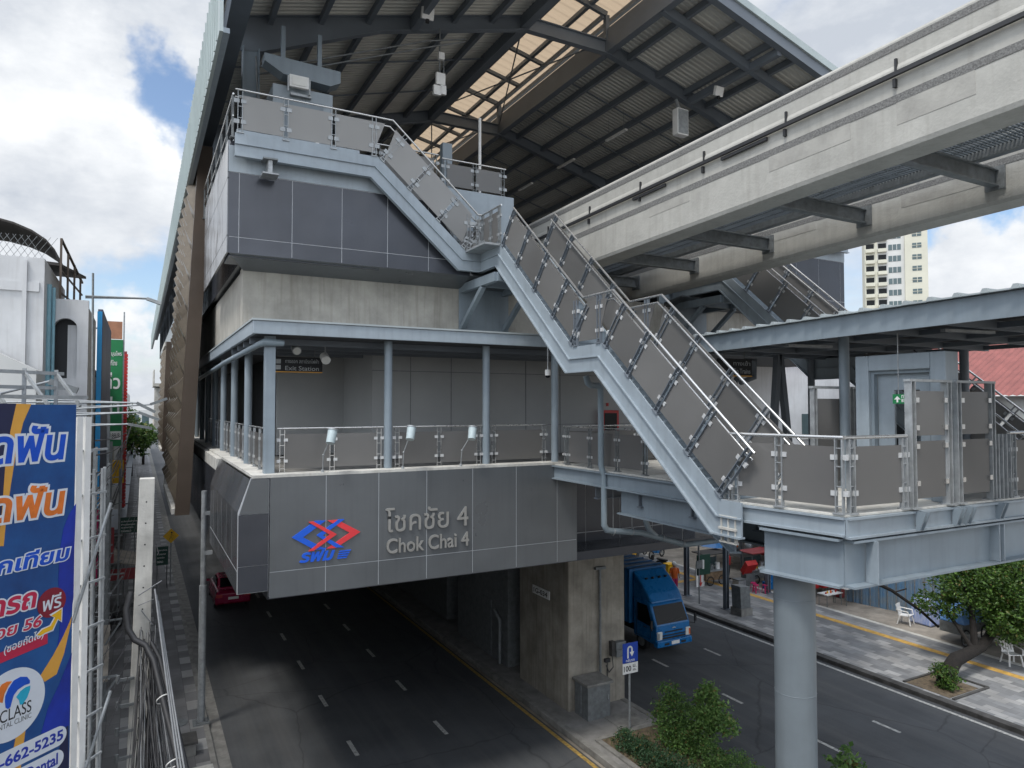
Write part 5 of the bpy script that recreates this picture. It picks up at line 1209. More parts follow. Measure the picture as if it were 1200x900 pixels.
MB().add([(-1.7, 39.8, 2.9), (.35, 39.8, 2.45), (.35, 42.6, 2.55), (-1.7, 42.6, 3.1), (-1.7, 39.8, 2.94), (.35, 39.8, 2.49), (.35, 42.6, 2.59), (-1.7, 42.6, 3.14)], [(0, 3, 2, 1), (4, 5, 6, 7), (0, 1, 5, 4), (1, 2, 6, 5), (2, 3, 7, 6), (3, 0, 4, 7)]).build('canvas', M['dirt'], aw)
MB().box(-1.7, .35, 39.76, 39.79, 1.9, 2.45).build('valance', M['maroon'], aw)
for x in (-1.6, .3): MB().tube([(x, 39.9, .14), (x, 39.9, 2.5)], .025, 8).build('post', M['galv'], aw)
for (x, y, z, w, h, lb) in ((1.30, 44.6, 1.45, .62, 1.05, 'dark green notice board with white writing beside the kerb on the left'), (-.35, 43.5, 3.6, .95, .85, 'green hanging board half behind the concrete pole')):
    t = thing('notice_board', lb, 'notice board', (x, y, .14))
    MB().box(x - w / 2, x + w / 2, y, y + .06, z, z + h).build('board', M['dkgreen'], t)
    for r_ in range(4):
        text_on(["ระวังทางม้าลาย", "ห้ามจอดรถ", "ทุกชนิด", "ตลอดแนว"][r_], (x - w * .42, y - .004, z + h - .25 - r_ * h * .21), (1, 0, 0), (0, 0, 1), w * (.8 - .1 * r_), h * .1, .004, .005).build('lettering', M['white_gloss'], t)
    for dx in (-.25, .25): MB().tube([(x + dx, y + .08, .14), (x + dx, y + .08, z + .4)], .025, 8).build('post', M['galv_dark'], t)
ps = thing('pedestrian_sign', 'yellow diamond pedestrian warning sign by the left kerb', 'traffic sign', (1.75, 45, 0))
MB().prism([(0, -.42), (.42, 0), (0, .42), (-.42, 0)], (1.75, 45, 3.0), (1, 0, 0), (0, 0, 1), (0, .03, 0)).build('plate', M['yellow'], ps)
pg = MB().bar((1.75, 44.99, 2.95), (1.77, 44.99, 3.13), .08, .01).bar((1.75, 44.99, 2.97), (1.66, 44.99, 2.79), .04, .01).bar((1.76, 44.99, 2.97), (1.84, 44.99, 2.79), .04, .01).bar((1.77, 44.99, 3.10), (1.88, 44.99, 3.00), .03, .01); pg.tube([(1.78, 44.97, 3.19), (1.78, 44.995, 3.19)], .045, 10)
pg.build('pictogram', M['black'], ps); MB().tube([(1.75, 45.05, .14), (1.75, 45.05, 3.05)], .03, 8).build('post', M['galv'], ps)
# brown decorative screen on the station's street side
def screen(label, x0, x1, y0, y1, z0, z1, lean):
    t = thing('decorative_screen', label, 'screen', ((x0 + x1) / 2, y0, z0))
    ln = lambda z: lean * (z - z0) / (z1 - z0)
    def slab(xa, xb, ya, yb, za, zb_, name, m):
        v = [(x + ln(z), y, z) for z in (za, zb_) for y in (ya, yb) for x in (xa, xb)]
        MB().add(v, [(0, 2, 3, 1), (4, 5, 7, 6), (0, 1, 5, 4), (2, 6, 7, 3), (0, 4, 6, 2), (1, 3, 7, 5)]).build(name, m, t)
    slab(x0, x1, y0, y0 + .35, z0, z1, 'end_panel', M['brown']); slab(x0 + .06, x1 - .05, y0 + .36, y1, z0 + .2, z1 - .1, 'core', M['brown'])
    slab(x0 - .1, x0 + .1, y0 + .36, y1, z1 - .3, z1 + .02, 'frame', M['conc_pale']); slab(x0 - .1, x0 + .1, y0 + .36, y1, z0, z0 + .2, 'frame', M['conc_pale']); slab(x0 - .1, x0 + .1, y1, y1 + .3, z0, z1, 'frame', M['conc_pale'])
    y = y0 + .45; r = 0
    while y + .9 < y1:
        z = z0 + .3 + (.6 if r % 2 else 0); mb = MB()
        while z + 1.2 < z1 - .3:
            c = lambda a, b, o: (x0 + .06 + ln(z + b) - o, y + a, z + b)
            mb.add([c(0, 0, 0), c(.9, 0, 0), c(.9, 1.2, 0), c(0, 1.2, 0), c(.3, .75, .34)], [(0, 1, 4), (1, 2, 4), (2, 3, 4), (3, 0, 4)]); z += 1.2
        mb.build('tile_column', M['brown_light'], t); y += .9; r += 1
screen('tall brown screen of bronze relief tiles hung on the station flank above the kerb', 1.2, 1.68, 28, 37.5, 6.55, 20.2, .62)
screen('second, farther relief screen on the station flank', 1.6, 2.0, 60, 66, 7, 15.5, .2)
fp = thing('flank_platform', 'pale service balcony projecting from the station flank beyond the screen', 'balcony', (1.6, 76, 9))
MB().box(1.2, 2.2, 75, 81, 12.4, 12.7).box(1.2, 1.3, 75, 81, 12.7, 14).box(1.35, 2.1, 75.4, 80, 8.5, 12.3).build('balcony', M['conc_pale'], fp)

# ---------------------------------------------------------------- foliage
def leaf_cloud(blobs, n, size, seed, clump=.35):
    """leaf-sized folded faces gathered in clumps through the volume of several ellipsoids"""
    rg = random.Random(seed); mb = MB(); vol = [b[3] * b[4] * b[5] for b in blobs]; tot = sum(vol)
    for (cx, cy, cz, rx, ry, rz), v in zip(blobs, vol):
        m = int(n * v / tot); nc = max(4, m // 26); cl = []
        for _ in range(nc):
            while True:
                p = Vector((rg.uniform(-1, 1), rg.uniform(-1, 1), rg.uniform(-1, 1)))
                if .25 < p.length < 1: break
            p = p * (1 / max(.6, p.length) if rg.random() < .55 else 1) * rg.uniform(.72, 1.08)
            cl.append(Vector((cx + p.x * rx, cy + p.y * ry, cz + p.z * rz)))
        for _ in range(m):
            c = rg.choice(cl); g = Vector((rg.gauss(0, 1), rg.gauss(0, 1), rg.gauss(0, .7))) * clump * min(rx, ry, rz) * .55
            o = c + g; d = Vector((rg.gauss(0, 1), rg.gauss(0, 1), rg.gauss(-.15, .7))).normalized(); s = d.cross(Vector((rg.gauss(0, 1), rg.gauss(0, 1), rg.gauss(0, 1))))
            if s.length < 1e-3: continue
            s.normalize(); L_ = size * rg.choice((.45, .7, .9, 1.1, 1.4)); w = L_ * rg.uniform(.2, .36); nn = d.cross(s) * w * .35
            b0 = len(mb.v); mb.v += [tuple(o), tuple(o + d * L_ * .45 + s * w + nn), tuple(o + d * L_), tuple(o + d * L_ * .45 - s * w + nn)]
            mb.f += [(b0, b0 + 1, b0 + 2), (b0, b0 + 2, b0 + 3)]
    return mb
def branches(mb, segs):
    for pts, r0, r1 in segs: mb.tube(pts, r0, 9, r1)
    return mb
tr1 = thing('street_tree', 'bushy leaning street tree with a thick dark trunk on the right footway', 'tree', (26.6, 15.5, .15))
branches(MB(), [([(26.55, 15.5, .1), (26.75, 15.5, .55), (27.3, 15.5, .95), (28.2, 15.55, 1.0), (29.2, 15.6, 1.08), (30.3, 15.7, 1.5)], .3, .17),
    ([(28.8, 15.6, 1.05), (29.2, 15.9, 2.2), (29.2, 16.2, 3.4)], .15, .06), ([(29.9, 15.7, 1.35), (30.6, 15.4, 2.8), (31.2, 15.2, 4)], .14, .05), ([(28.6, 15.55, 1.05), (28.7, 16.2, 1.8), (28.8, 17.0, 2.6)], .10, .04), ([(30.3, 15.7, 1.5), (31.6, 16, 2.4), (33, 16.2, 2.6)], .13, .05), ([(26.6, 15.5, .3), (26.3, 15.2, .15)], .2, .08), ([(27.0, 15.5, .3), (26.9, 15.9, .12)], .18, .06)]).build('trunk', M['bark'], tr1)
leaf_cloud([(29.9, 16.2, 3.2, 1.4, 1.3, .95), (31.0, 15.7, 3.5, 1.8, 1.7, 1.3), (32.6, 15.8, 3.0, 1.8, 1.7, 1.3), (28.8, 17.0, 2.45, .8, .9, .5), (30.6, 15.0, 2.3, 1.4, 1.1, .8), (32.1, 15.2, 1.7, 1.5, 1.0, .9), (30.4, 15.1, 1.75, 1.1, .8, .5), (33.4, 15.0, 1.5, 1.3, 1.0, .9), (34.2, 16, 3.4, 1.7, 1.6, 1.4)], 76000, .125, 11, .3).build('crown', M['leaf_tree'], tr1, fix=False)
tw = thing('bare_branch', 'bare dark branch slanting down in front of the corrugated fence', 'branch', (26.6, 18.4, 3))
MB().tube([at(1020, 680, Y=18), at(1045, 692, Y=18), at(1078, 715, Y=17.5), at(1100, 735, Y=17)], .075, 8, .05).tube([at(1048, 694, Y=18), at(1062, 690, Y=18.2)], .03, 6).build('branch', M['bark'], tw)
sh = thing('planter_shrub', 'small yellow green shrub at the foot of the leaning tree', 'shrub', (26.3, 15.4, .15))
leaf_cloud([(26.35, 15.35, .55, .48, .45, .42), (26.2, 15.2, .3, .35, .35, .25)], 1500, .1, 5).build('leaves', M['leaf_tree'], sh, fix=False)
MB().tube([(26.35, 15.35, .1), (26.35, 15.35, .5)], .03, 6).build('stem', M['bark'], sh)
pit = struct(MB().box(25.5, 27.3, 14.7, 16.3, .1, .162), 'tree_pit', M['soil'])
struct(MB().box(25.45, 27.65, 16.3, 16.4, .1, .2).box(27.6, 27.7, 14.55, 16.4, .1, .2).box(25.45, 27.65, 14.5, 14.6, .1, .2), 'tree_pit_edge', M['kerb_dark'])
def bush(name, label, blobs, n, sz, m, seed, stems=()):
    t = thing(name, label, 'bush' if name != 'sapling' else 'sapling', (blobs[0][0], blobs[0][1], .2))
    leaf_cloud(blobs, n, sz, seed).build('leaves', M[m], t, fix=False)
    mb = MB()
    for s in stems or [((b[0], b[1], .18), (b[0], b[1], b[2])) for b in blobs]: mb.tube(s, .02, 6, .01)
    mb.build('stems', M['bark'], t)
bush('hedge', 'low dark blue-green hedge along the near edge of the median', [(13.15, 17.0, .42, .42, .75, .32), (13.2, 16.0, .45, .45, .8, .34), (13.3, 15.0, .45, .42, .7, .34)], 7500, .065, 'leaf_blue', 21)
bush('tall_bush', 'tall feathery bush in the median planting behind the traffic sign', [(14.55, 16.7, 1.0, .55, .6, .75), (14.5, 16.3, .6, .6, .7, .5), (14.6, 16.9, 1.7, .32, .32, .35)], 8200, .075, 'leaf_bush', 22)
bush('sapling', 'bright green young tree rising from the median bushes', [(15.0, 15.6, 1.55, .5, .5, .42), (14.9, 15.6, 2.0, .34, .34, .36), (15.25, 15.3, 1.25, .42, .4, .35), (14.85, 15.8, 1.1, .45, .45, .4)], 4200, .10, 'leaf_bright', 23, [((15.0, 15.6, .2), (14.98, 15.6, 1.2), (15.0, 15.6, 2.15)), ((15.0, 15.6, .8), (15.3, 15.3, 1.4))])
bush('low_bush', 'pale low bushes filling the median bed towards the round column', [(14.5, 15.3, .5, .55, .7, .4), (14.7, 14.3, .5, .55, .75, .38), (14.6, 13.2, .5, .6, .8, .4), (14.9, 15.9, .55, .4, .6, .4)], 10500, .065, 'leaf_bush', 24)
bush('sapling', 'single thin sapling right of the round column at the bottom edge', [(14.15, 10.4, 2.35, .34, .34, .42), (14.1, 10.3, 1.8, .3, .3, .35)], 1100, .13, 'leaf_bush', 25, [((14.15, 10.4, .2), (14.15, 10.4, 2.6))])
gc = MB(); rg = random.Random(9)
for _ in range(2600):
    x, y = rg.uniform(12.8, 14.9), rg.uniform(8, 17.8); a = rg.uniform(0, 6.28); h = rg.uniform(.03, .11)
    b0 = len(gc.v); gc.v += [(x - .012, y, .205), (x + .012, y, .205), (x + math.cos(a) * h * .7, y + math.sin(a) * h * .7, .205 + h)]; gc.f.append((b0, b0 + 1, b0 + 2))
tag(gc.build('dry_grass', M['leaf_bush'], fix=False), 'thin dry grass scattered over the median soil', 'grass', kind='stuff')
for k, (x, y, h) in enumerate(((-.9, 118, 9), (.8, 140, 8), (-2.5, 160, 11))):
    t = thing('roadside_tree', ['nearest small tree at the far end of the left street', 'second small tree at the far end of the left street', 'last tall tree closing the far end of the left street'][k], 'tree', (x, y, 0))
    MB().tube([(x, y, 0), (x + .1, y, h * .6)], .25, 8, .12).build('trunk', M['bark'], t)
    leaf_cloud([(x, y, h * .7, 2.2, 2.2, h * .28), (x + .8, y, h * .55, 1.6, 1.6, h * .2)], 1800, .5, 40 + k).build('crown', M['leaf_tree'], t, fix=False)

# ---------------------------------------------------------------- vehicles
def wheel(th, x, y, r, w, ax=(1, 0, 0), z=None):
    z = r if z is None else z
    a = Vector(ax); c = Vector((x, y, z))
    t = MB().tube([c - a * w / 2, c - a * w * .42, c + a * w * .42, c + a * w / 2], [r * .93, r, r, r * .93], 24).build('wheel', M['black'], th)
    MB().tube([c - a * (w / 2 + .006), c + a * (w / 2 + .006)], r * .58, 18).build('rim', M['galv_dark'], t)
tk = thing('box_truck', 'bright blue box truck with sloping roof fairing coming out from behind the pier', 'truck', (20.4, 27, 0))
x0, x1 = 19.47, 21.33
cabp = [(23.46, .42), (23.43, .85), (23.47, 1.22), (23.86, 2.02), (24.05, 2.14), (25.0, 2.16), (25.0, .5)]
MB().prism(cabp, (x0, 0, 0), (0, 1, 0), (0, 0, 1), (x1 - x0, 0, 0)).build('cab', M['truck_blue'], tk, bevel=.07)
MB().prism([(23.80, 2.08), (24.05, 2.45), (24.55, 2.88), (25.08, 3.24), (25.08, 2.1)], (x0 + .05, 0, 0), (0, 1, 0), (0, 0, 1), (x1 - x0 - .1, 0, 0)).build('fairing', M['truck_blue'], tk, bevel=.08)
sl = Vector((0, .39, .80)).normalized(); nrm_ = Vector((0, -sl.z, sl.y))
def onwind(a, b): return Vector((0, 23.47, 1.22)) + sl * b + Vector((a, 0, 0)) + nrm_ * .006
MB().add([onwind(x0 + .09, .06), onwind(x1 - .09, .06), onwind(x1 - .13, .83), onwind(x0 + .13, .83)] + [p + nrm_ * .012 for p in (onwind(x0 + .09, .06), onwind(x1 - .09, .06), onwind(x1 - .13, .83), onwind(x0 + .13, .83))], [(0, 3, 2, 1), (4, 5, 6, 7), (0, 1, 5, 4), (1, 2, 6, 5), (2, 3, 7, 6), (3, 0, 4, 7)]).build('windscreen', M['glass_dark'], tk)
MB().bar(onwind(x0 + .5, .1), onwind(x0 + 1.0, .2), .015, .03, nrm_).bar(onwind(x0 + 1.0, .1), onwind(x0 + 1.5, .2), .015, .03, nrm_).build('wiper', M['black'], tk)
for xs, sd_ in ((x0, -1), (x1, 1)):
    xa, xb = sorted((xs - .004 * 0, xs + sd_ * .012))
    MB().prism([(23.75, 1.3), (24.05, 1.98), (24.7, 1.98), (24.7, 1.22), (23.85, 1.15)], (xa, 0, 0), (0, 1, 0), (0, 0, 1), (xb - xa, 0, 0)).build('side_window', M['glass_dark'], tk)
    MB().box(xa, xb, 24.1, 24.3, 1.02, 1.06).build('handle', M['black'], tk); MB().box(xa, xb, 23.83, 23.845, .62, 1.16).box(xa, xb, 24.76, 24.775, .55, 2.05).box(xa, xb, 23.845, 24.76, .6, .615).build('door_gap', M['black'], tk)
MB().box(x0 - .02, x1 + .02, 23.34, 23.6, .36, .62).build('bumper', M['truck_blue'], tk, bevel=.03)
MB().box(x0 + .45, x1 - .45, 23.415, 23.47, .92, .97).box(x0 + .3, x1 - .3, 23.415, 23.45, .78, .83).box(x0 + .3, x1 - .3, 23.41, 23.45, .66, .73).box(x0 + .35, x0 + .6, 23.325, 23.36, .43, .52).box(x1 - .6, x1 - .35, 23.325, 23.36, .43, .52).build('grille', M['black'], tk)
for xa in (x0 + .03, x1 - .29):
    h = MB().box(xa, xa + .26, 23.39, 23.5, .66, 1.0).build('headlight', M['lens'], tk, bevel=.03)
    MB().box(xa + (.02 if xa < 20 else .16), xa + (.1 if xa < 20 else .24), 23.38, 23.4, .7, .95).build('indicator', M['orange'] if xa > 20 else M['galv'], h)
MB().tube([(20.4 - .09, 23.42, 1.08), (20.4, 23.41, 1.1), (20.4 + .09, 23.42, 1.08)], .018, 8).build('badge', M['stainless'], tk)
pl = MB().box(20.2, 20.62, 23.32, 23.338, .43, .57).build('number_plate', M['white_gloss'], tk)
for xs, sd_ in ((x0, -1), (x1, 1)):
    MB().tube([(xs, 23.6, 1.15), (xs + sd_ * .25, 23.45, 1.1), (xs + sd_ * .28, 23.45, 1.25)], .015, 6).box(xs + sd_ * .28 - .05, xs + sd_ * .28 + .05, 23.4, 23.46, 1.2, 1.52).build('mirror', M['black'], tk)
MB().box(19.36, 21.44, 25.12, 31.2, .95, 3.30).build('box', M['truck_dark'], tk, bevel=.03)
rb_ = MB()
for k in range(9): rb_.box(19.42, 21.38, 25.4 + .62 * k, 25.46 + .62 * k, 3.303, 3.34)
rb_.build('roof_ribs', M['truck_dark'], tk)
sd_ = MB()
for k in range(14): sd_.box(19.33, 19.358, 25.35 + .42 * k, 25.39 + .42 * k, 1.0, 3.26)
sd_.build('side_ribs', M['truck_dark'], tk)
MB().box(19.8, 21.0, 24.6, 31, .55, .93).build('chassis', M['black'], tk)
for k in range(4): MB().tube([(20.0 + .36 * k * 1.0 - .15, 24.62, 2.93), (20.0 + .36 * k - .15, 24.5, 2.99)], .045, 8).build('roof_lamp', M['black'], tk)
for x in (x0 + .12, x1 - .12):
    wheel(tk, x, 24.45, .37, .22); wheel(tk, x, 29.4, .37, .3)
tk.location.y -= .3; tk.location.x -= .18
tx = thing('taxi', 'magenta taxi seen from behind, driving off under the station on the left road', 'car', (4.45, 40.8, 0))
def loft(secs, n=None):
    mb = MB(); m = len(secs[0]); vs = [p for s in secs for p in s]
    fs = [(i * m + j, i * m + (j + 1) % m, (i + 1) * m + (j + 1) % m, (i + 1) * m + j) for i in range(len(secs) - 1) for j in range(m)]
    fs += [tuple(range(m - 1, -1, -1)), tuple((len(secs) - 1) * m + j for j in range(m))]
    return mb.add(vs, fs)
def sec(y, w, z0, z1, c, k=.12): return [(c - w, y, z0), (c + w, y, z0), (c + w * 1.02, y, (z0 + z1) / 2), (c + w * .93, y, z1 - k * .4), (c + w * .82, y, z1), (c - w * .82, y, z1), (c - w * .93, y, z1 - k * .4), (c - w * 1.02, y, (z0 + z1) / 2)]
loft([sec(38.75, .78, .38, .86, 4.45), sec(38.9, .85, .28, .98, 4.45), sec(39.6, .87, .25, 1.0, 4.45), (sec(41.5, .88, .24, .96, 4.45)), sec(42.6, .86, .25, .9, 4.45), sec(43.15, .78, .3, .7, 4.45)]).build('body', M['pink_taxi'], tx, bevel=.04)
loft([sec(39.35, .70, .95, 1.02, 4.45), sec(40.05, .66, .95, 1.42, 4.45), sec(41.2, .66, .95, 1.45, 4.45), sec(42.1, .72, .93, .98, 4.45)]).build('cabin', M['pink_taxi'], tx)
MB().add([(3.86, 39.42, 1.06), (5.04, 39.42, 1.06), (4.98, 39.98, 1.4), (3.92, 39.98, 1.4), (3.86, 39.40, 1.08), (5.04, 39.40, 1.08), (4.98, 39.95, 1.42), (3.92, 39.95, 1.42)], [(0, 1, 2, 3), (4, 7, 6, 5), (0, 4, 5, 1), (3, 2, 6, 7), (0, 3, 7, 4), (1, 5, 6, 2)]).build('rear_window', M['glass_dark'], tx)
for s in (-1, 1):
    MB().add([(4.45 + s * .735, 39.7, 1.05), (4.45 + s * .735, 41.6, 1.04), (4.45 + s * .69, 41.1, 1.38), (4.45 + s * .69, 40.1, 1.37), (4.45 + s * .70, 39.7, 1.05), (4.45 + s * .70, 41.6, 1.04), (4.45 + s * .65, 41.1, 1.38), (4.45 + s * .65, 40.1, 1.37)], [(0, 1, 2, 3), (4, 7, 6, 5), (0, 4, 5, 1), (3, 2, 6, 7), (0, 3, 7, 4), (1, 5, 6, 2)]).build('side_window', M['glass_dark'], tx)
    MB().box(4.45 + s * .68 - .15, 4.45 + s * .68 + .15, 38.74, 38.86, .68, .84).build('tail_light', M['red'], tx)
    MB().box(4.45 + s * .98 - .08, 4.45 + s * .98 + .08, 41.55, 41.65, .98, 1.1).build('mirror', M['pink_taxi'], tx)
    for y in (39.6, 42.3): wheel(tx, 4.45 + s * .76, y, .31, .2)
MB().box(4.2, 4.7, 38.70, 38.735, .56, .68).build('number_plate', M['white_gloss'], tx); MB().box(4.28, 4.62, 40.5, 40.68, 1.44, 1.56).build('roof_sign', M['yellow'], tx)

def motorbike(label, loc, rz, m, seat='black'):
    t = thing('motorbike', label, 'motorbike', loc, 'parked motorbikes', rz)
    for y in (-.62, .62):
        w = MB().torus((0, y, .28), (1, 0, 0), .235, .05, 22, 8).build('tyre', M['black'], t, local=True)
        rm_ = MB().torus((0, y, .28), (1, 0, 0), .19, .014, 20, 6).tube([(-.05, y, .28), (.05, y, .28)], .05, 10)
        for k in range(6): rm_.tube([(0, y, .28), (0, y + .19 * math.cos(k * 1.047), .28 + .19 * math.sin(k * 1.047))], .01, 5)
        rm_.build('rim', M['galv'], w, local=True)
    loft([[(-.05, -.55, .5), (.05, -.55, .5), (.05, -.55, .62), (-.05, -.55, .62)], [(-.12, -.3, .36), (.12, -.3, .36), (.12, -.3, .68), (-.12, -.3, .68)], [(-.13, .05, .3), (.13, .05, .3), (.11, .05, .66), (-.11, .05, .66)], [(-.06, .3, .36), (.06, .3, .36), (.05, .3, .5), (-.05, .3, .5)]]).build('body', m, t, local=True, bevel=.02)
    MB().obox((0, -.22, .74), (.12, 0, 0), (0, .36, .02), (0, 0, .05)).build('seat', M[seat], t, local=True, bevel=.03)
    MB().tube([(0, .62, .28), (0, .5, .62), (0, .42, .95)], .035, 8).tube([(-.32, .36, 1.0), (0, .43, .97), (.32, .36, 1.0)], .016, 8).build('fork', M['galv_dark'], t, local=True)
    loft([[(-.1, .4, .62), (.1, .4, .62), (.1, .38, .95), (-.1, .38, .95)], [(-.14, .5, .6), (.14, .5, .6), (.12, .47, .92), (-.12, .47, .92)], [(-.07, .58, .7), (.07, .58, .7), (.06, .55, .88), (-.06, .55, .88)]]).build('front_cowl', m, t, local=True, bevel=.015)
    MB().sphere((0, .58, .8), .075, .05, .075).build('headlamp', M['lens'], t, local=True)
    MB().obox((0, .66, .545), (.06, 0, 0), (0, .16, -.02), (0, 0, .02)).obox((0, -.72, .56), (.06, 0, 0), (0, .2, -.05), (0, 0, .02)).build('mudguard', m, t, local=True)
    MB().tube([(.13, .05, .25), (.15, -.4, .28), (.15, -.7, .36)], .04, 8).build('exhaust', M['galv_dark'], t, local=True)
    for s in (-1, 1): MB().tube([(s * .25, .37, 1.0), (s * .3, .34, 1.14)], .01, 5).sphere((s * .31, .33, 1.18), .06, .015, .045, 8, 6).build('mirror', M['black'], t, local=True)
    return t
motorbike('yellow and black motorbike parked in the pale yard beyond the truck', (29.7, 37.9, .13), R(-60), M['yellow'])
motorbike('bright blue motorbike parked beside the yellow one in the yard', (31.4, 37.6, .13), R(-75), M['truck_blue'])
motorbike('white motorbike between the yellow and blue ones in the yard', (30.7, 38.5, .13), R(-70), M['white_gloss'])
motorbike('black motorbike with raised mirrors just behind the blue truck box', (29.0, 34.5, .15), R(20), M['cable'])
motorbike('dark motorbike parked at the shop fronts on the left footway', (-.85, 37.2, .14), R(160), M['cable'])

# ---------------------------------------------------------------- right-hand footway: posts, cabinets, stalls, chairs
for k, (x, y) in enumerate(((26.58, 29.33), (26.6, 26.45), (30.9, 27.6))):
    t = thing('shelter_post', ['dark steel stair post nearest the truck, at the kerb on the right footway', 'middle dark steel post on the right footway by the grey cabinet', 'dark steel post at the back of the right footway beside the magenta stools'][k], 'steel post', (x, y, .15))
    MB().box(x - .11, x - .085, y - .11, y + .11, .15, 5.9).box(x + .085, x + .11, y - .11, y + .11, .15, 5.9).box(x - .085, x + .085, y - .015, y + .015, .15, 5.9).build('shaft', M['steel_dark'], t); MB().box(x - .2, x + .2, y - .2, y + .2, .15, .18).build('base', M['steel_dark'], t)
sg = thing('sign_post', 'thin grey post carrying two sign backs on the right footway', 'sign post', (26.0, 27.8, .15))
MB().tube([(26.05, 27.8, .15), (26.05, 27.8, 3.4)], .035, 8).build('post', M['galv_dark'], sg)
MB().box(25.8, 26.25, 27.72, 27.77, 2.0, 2.4).build('sign_back', M['galv_dark'], sg); MB().box(26.22, 26.32, 27.7, 27.77, 1.95, 2.42).build('sign_edge', M['white_gloss'], sg); MB().box(26.0, 26.9, 27.86, 27.92, 1.6, 2.65).build('sign_back', M['dkgreen'], sg)
ra = thing('arrow_banner', 'white upright banner with a red downward arrow beside the steel posts', 'banner', (28.0, 30.4, .15))
ba = at(816, 665, Y=30.4); bb_ = at(826, 690, Y=30.4)
MB().box(ba.x, bb_.x, 30.4, 30.43, bb_.z, ba.z + .1).build('cloth', M['white_gloss'], ra)
cx_ = (ba.x + bb_.x) / 2; MB().prism([(cx_ - .04, ba.z - .05), (cx_ + .04, ba.z - .05), (cx_ + .04, bb_.z + .4), (cx_ + .14, bb_.z + .4), (cx_, bb_.z + .15), (cx_ - .14, bb_.z + .4), (cx_ - .04, bb_.z + .4)], (0, 30.4, 0), (1, 0, 0), (0, 0, 1), (0, -.005, 0)).build('arrow', M['red'], ra)
for x in (ba.x, bb_.x): MB().tube([(x, 30.45, .15), (x, 30.45, ba.z + .15)], .015, 6).build('pole', M['galv'], ra)
uc = thing('utility_cabinet', 'leaning grey utility cabinet on a dark plinth near the kerb', 'cabinet', (26.6, 25.4, .15))
MB().add([(26.3, 25.15, .5), (26.95, 25.15, .5), (26.95, 25.75, .5), (26.3, 25.75, .5), (26.18, 25.1, 1.62), (26.85, 25.1, 1.55), (26.85, 25.7, 1.55), (26.18, 25.7, 1.62)], [(0, 3, 2, 1), (4, 5, 6, 7), (0, 1, 5, 4), (1, 2, 6, 5), (2, 3, 7, 6), (3, 0, 4, 7)]).build('body', M['galv_dark'], uc, bevel=.015)
MB().box(26.24, 27.0, 25.08, 25.8, .15, .5).build('plinth', M['kerb'], uc); MB().box(26.89, 26.93, 25.3, 25.4, .9, 1.3).build('handle', M['black'], uc)

def cart(label, x, y, cm, topm, extra):
    t = thing('food_cart', label, 'food cart', (x, y, .15))
    MB().box(x - .75, x + .75, y - .4, y + .4, .45, .95).build('body', cm, t, bevel=.02)
    MB().box(x - .8, x + .8, y - .45, y + .45, .952, .99).build('counter', M['galv'], t)
    for dx in (-.7, .7):
        for dy in (-.35, .35): MB().tube([(x + dx, y + dy, .99), (x + dx, y + dy, 1.95)], .018, 6).build('upright', M['galv'], t)
    MB().box(x - .95, x + .95, y - .6, y + .6, 1.95, 2.0).build('roof', topm, t)
    for dx in (-.45, .45): MB().torus((x + dx, y - .42, .42), (0, 1, 0), .25, .03, 18, 6).build('wheel', M['black'], t)
    for k, (dx, m_) in enumerate(extra): MB().cyl(x + dx, y - .1 + .1 * (k % 2), .99, 1.2 + .08 * (k % 3), .14, 12).build('pot', M[m_], t)
    MB().box(x - .68, x + .68, y + .3, y + .32, 1.05, 1.6).build('glass_case', M['tower_glass'], t)
cart('brown street food cart with pots under a dark roof behind the steel posts', 29.6, 30.6, M['wood'], M['mesh_dark'], ((-.4, 'galv'), (0, 'galv_dark'), (.4, 'white_gloss')))
cart('steel food cart with red and yellow goods farther back on the right footway', 32.2, 29.6, M['galv_dark'], M['maroon'], ((-.5, 'red'), (-.1, 'yellow'), (.3, 'galv')))
for k, (x, y, m, lb) in enumerate(((31.2, 29.2, 'red', 'red plastic crate propped up between the two food carts'), (32.0, 28.4, 'truck_blue', 'blue plastic drum standing in front of the steel food cart'), (33.2, 28.8, 'yellow', 'yellow sack stack at the right end of the carts'))):
    t = thing('stall_goods', lb, 'stall goods', (x, y, .15))
    if k == 1: MB().cyl(x, y, .15, .95, .3, 16, .27).build('drum', M[m], t); MB().torus((x, y, .95), (0, 0, 1), .27, .025, 16, 6).build('rim', M[m], t)
    else: MB().obox((x, y, 1.2 if k == 0 else .6), (.42, 0, 0), (0, .1, .12), (0, -.2, .3)).build('crate', M[m], t, bevel=.02); MB().box(x - .35, x + .35, y - .1, y + .3, .15, .85 if k == 0 else .3).build('stand', M['galv_dark'], t)
for k, (x, y, w, h, m, lb) in enumerate(((32.6, 27.2, .35, .5, 'orange', 'orange crate beside the red-clothed stall table'), (33.4, 27.4, .3, .8, 'white_gloss', 'white foam box stack behind the red-clothed stall table'), (31.6, 28.2, .25, .4, 'tarp_blue', 'small blue basin at the foot of the steel food cart'), (30.4, 29.2, .3, .5, 'galv', 'steel gas drum in front of the brown food cart'), (33.9, 25.3, .4, .9, 'maroon', 'dark red cupboard by the corrugated fence'), (34.2, 27.8, .4, 1.3, 'dkgreen', 'dark green locker at the back of the stalls'), (28.9, 33.4, .3, .7, 'yellow', 'yellow bin near the black motorbike'))):
    t = thing('stall_goods', lb, 'stall goods', (x, y, .15)); mm = M.get(m) or M['truck_blue']
    MB().box(x - w, x + w, y - w * .8, y + w * .8, .15, .15 + h * .85).build('body', mm, t, bevel=.03); MB().box(x - w * 1.04, x + w * 1.04, y - w * .84, y + w * .84, .152 + h * .85, .15 + h).build('lid', M['galv_dark'] if k % 2 else mm, t, bevel=.01)
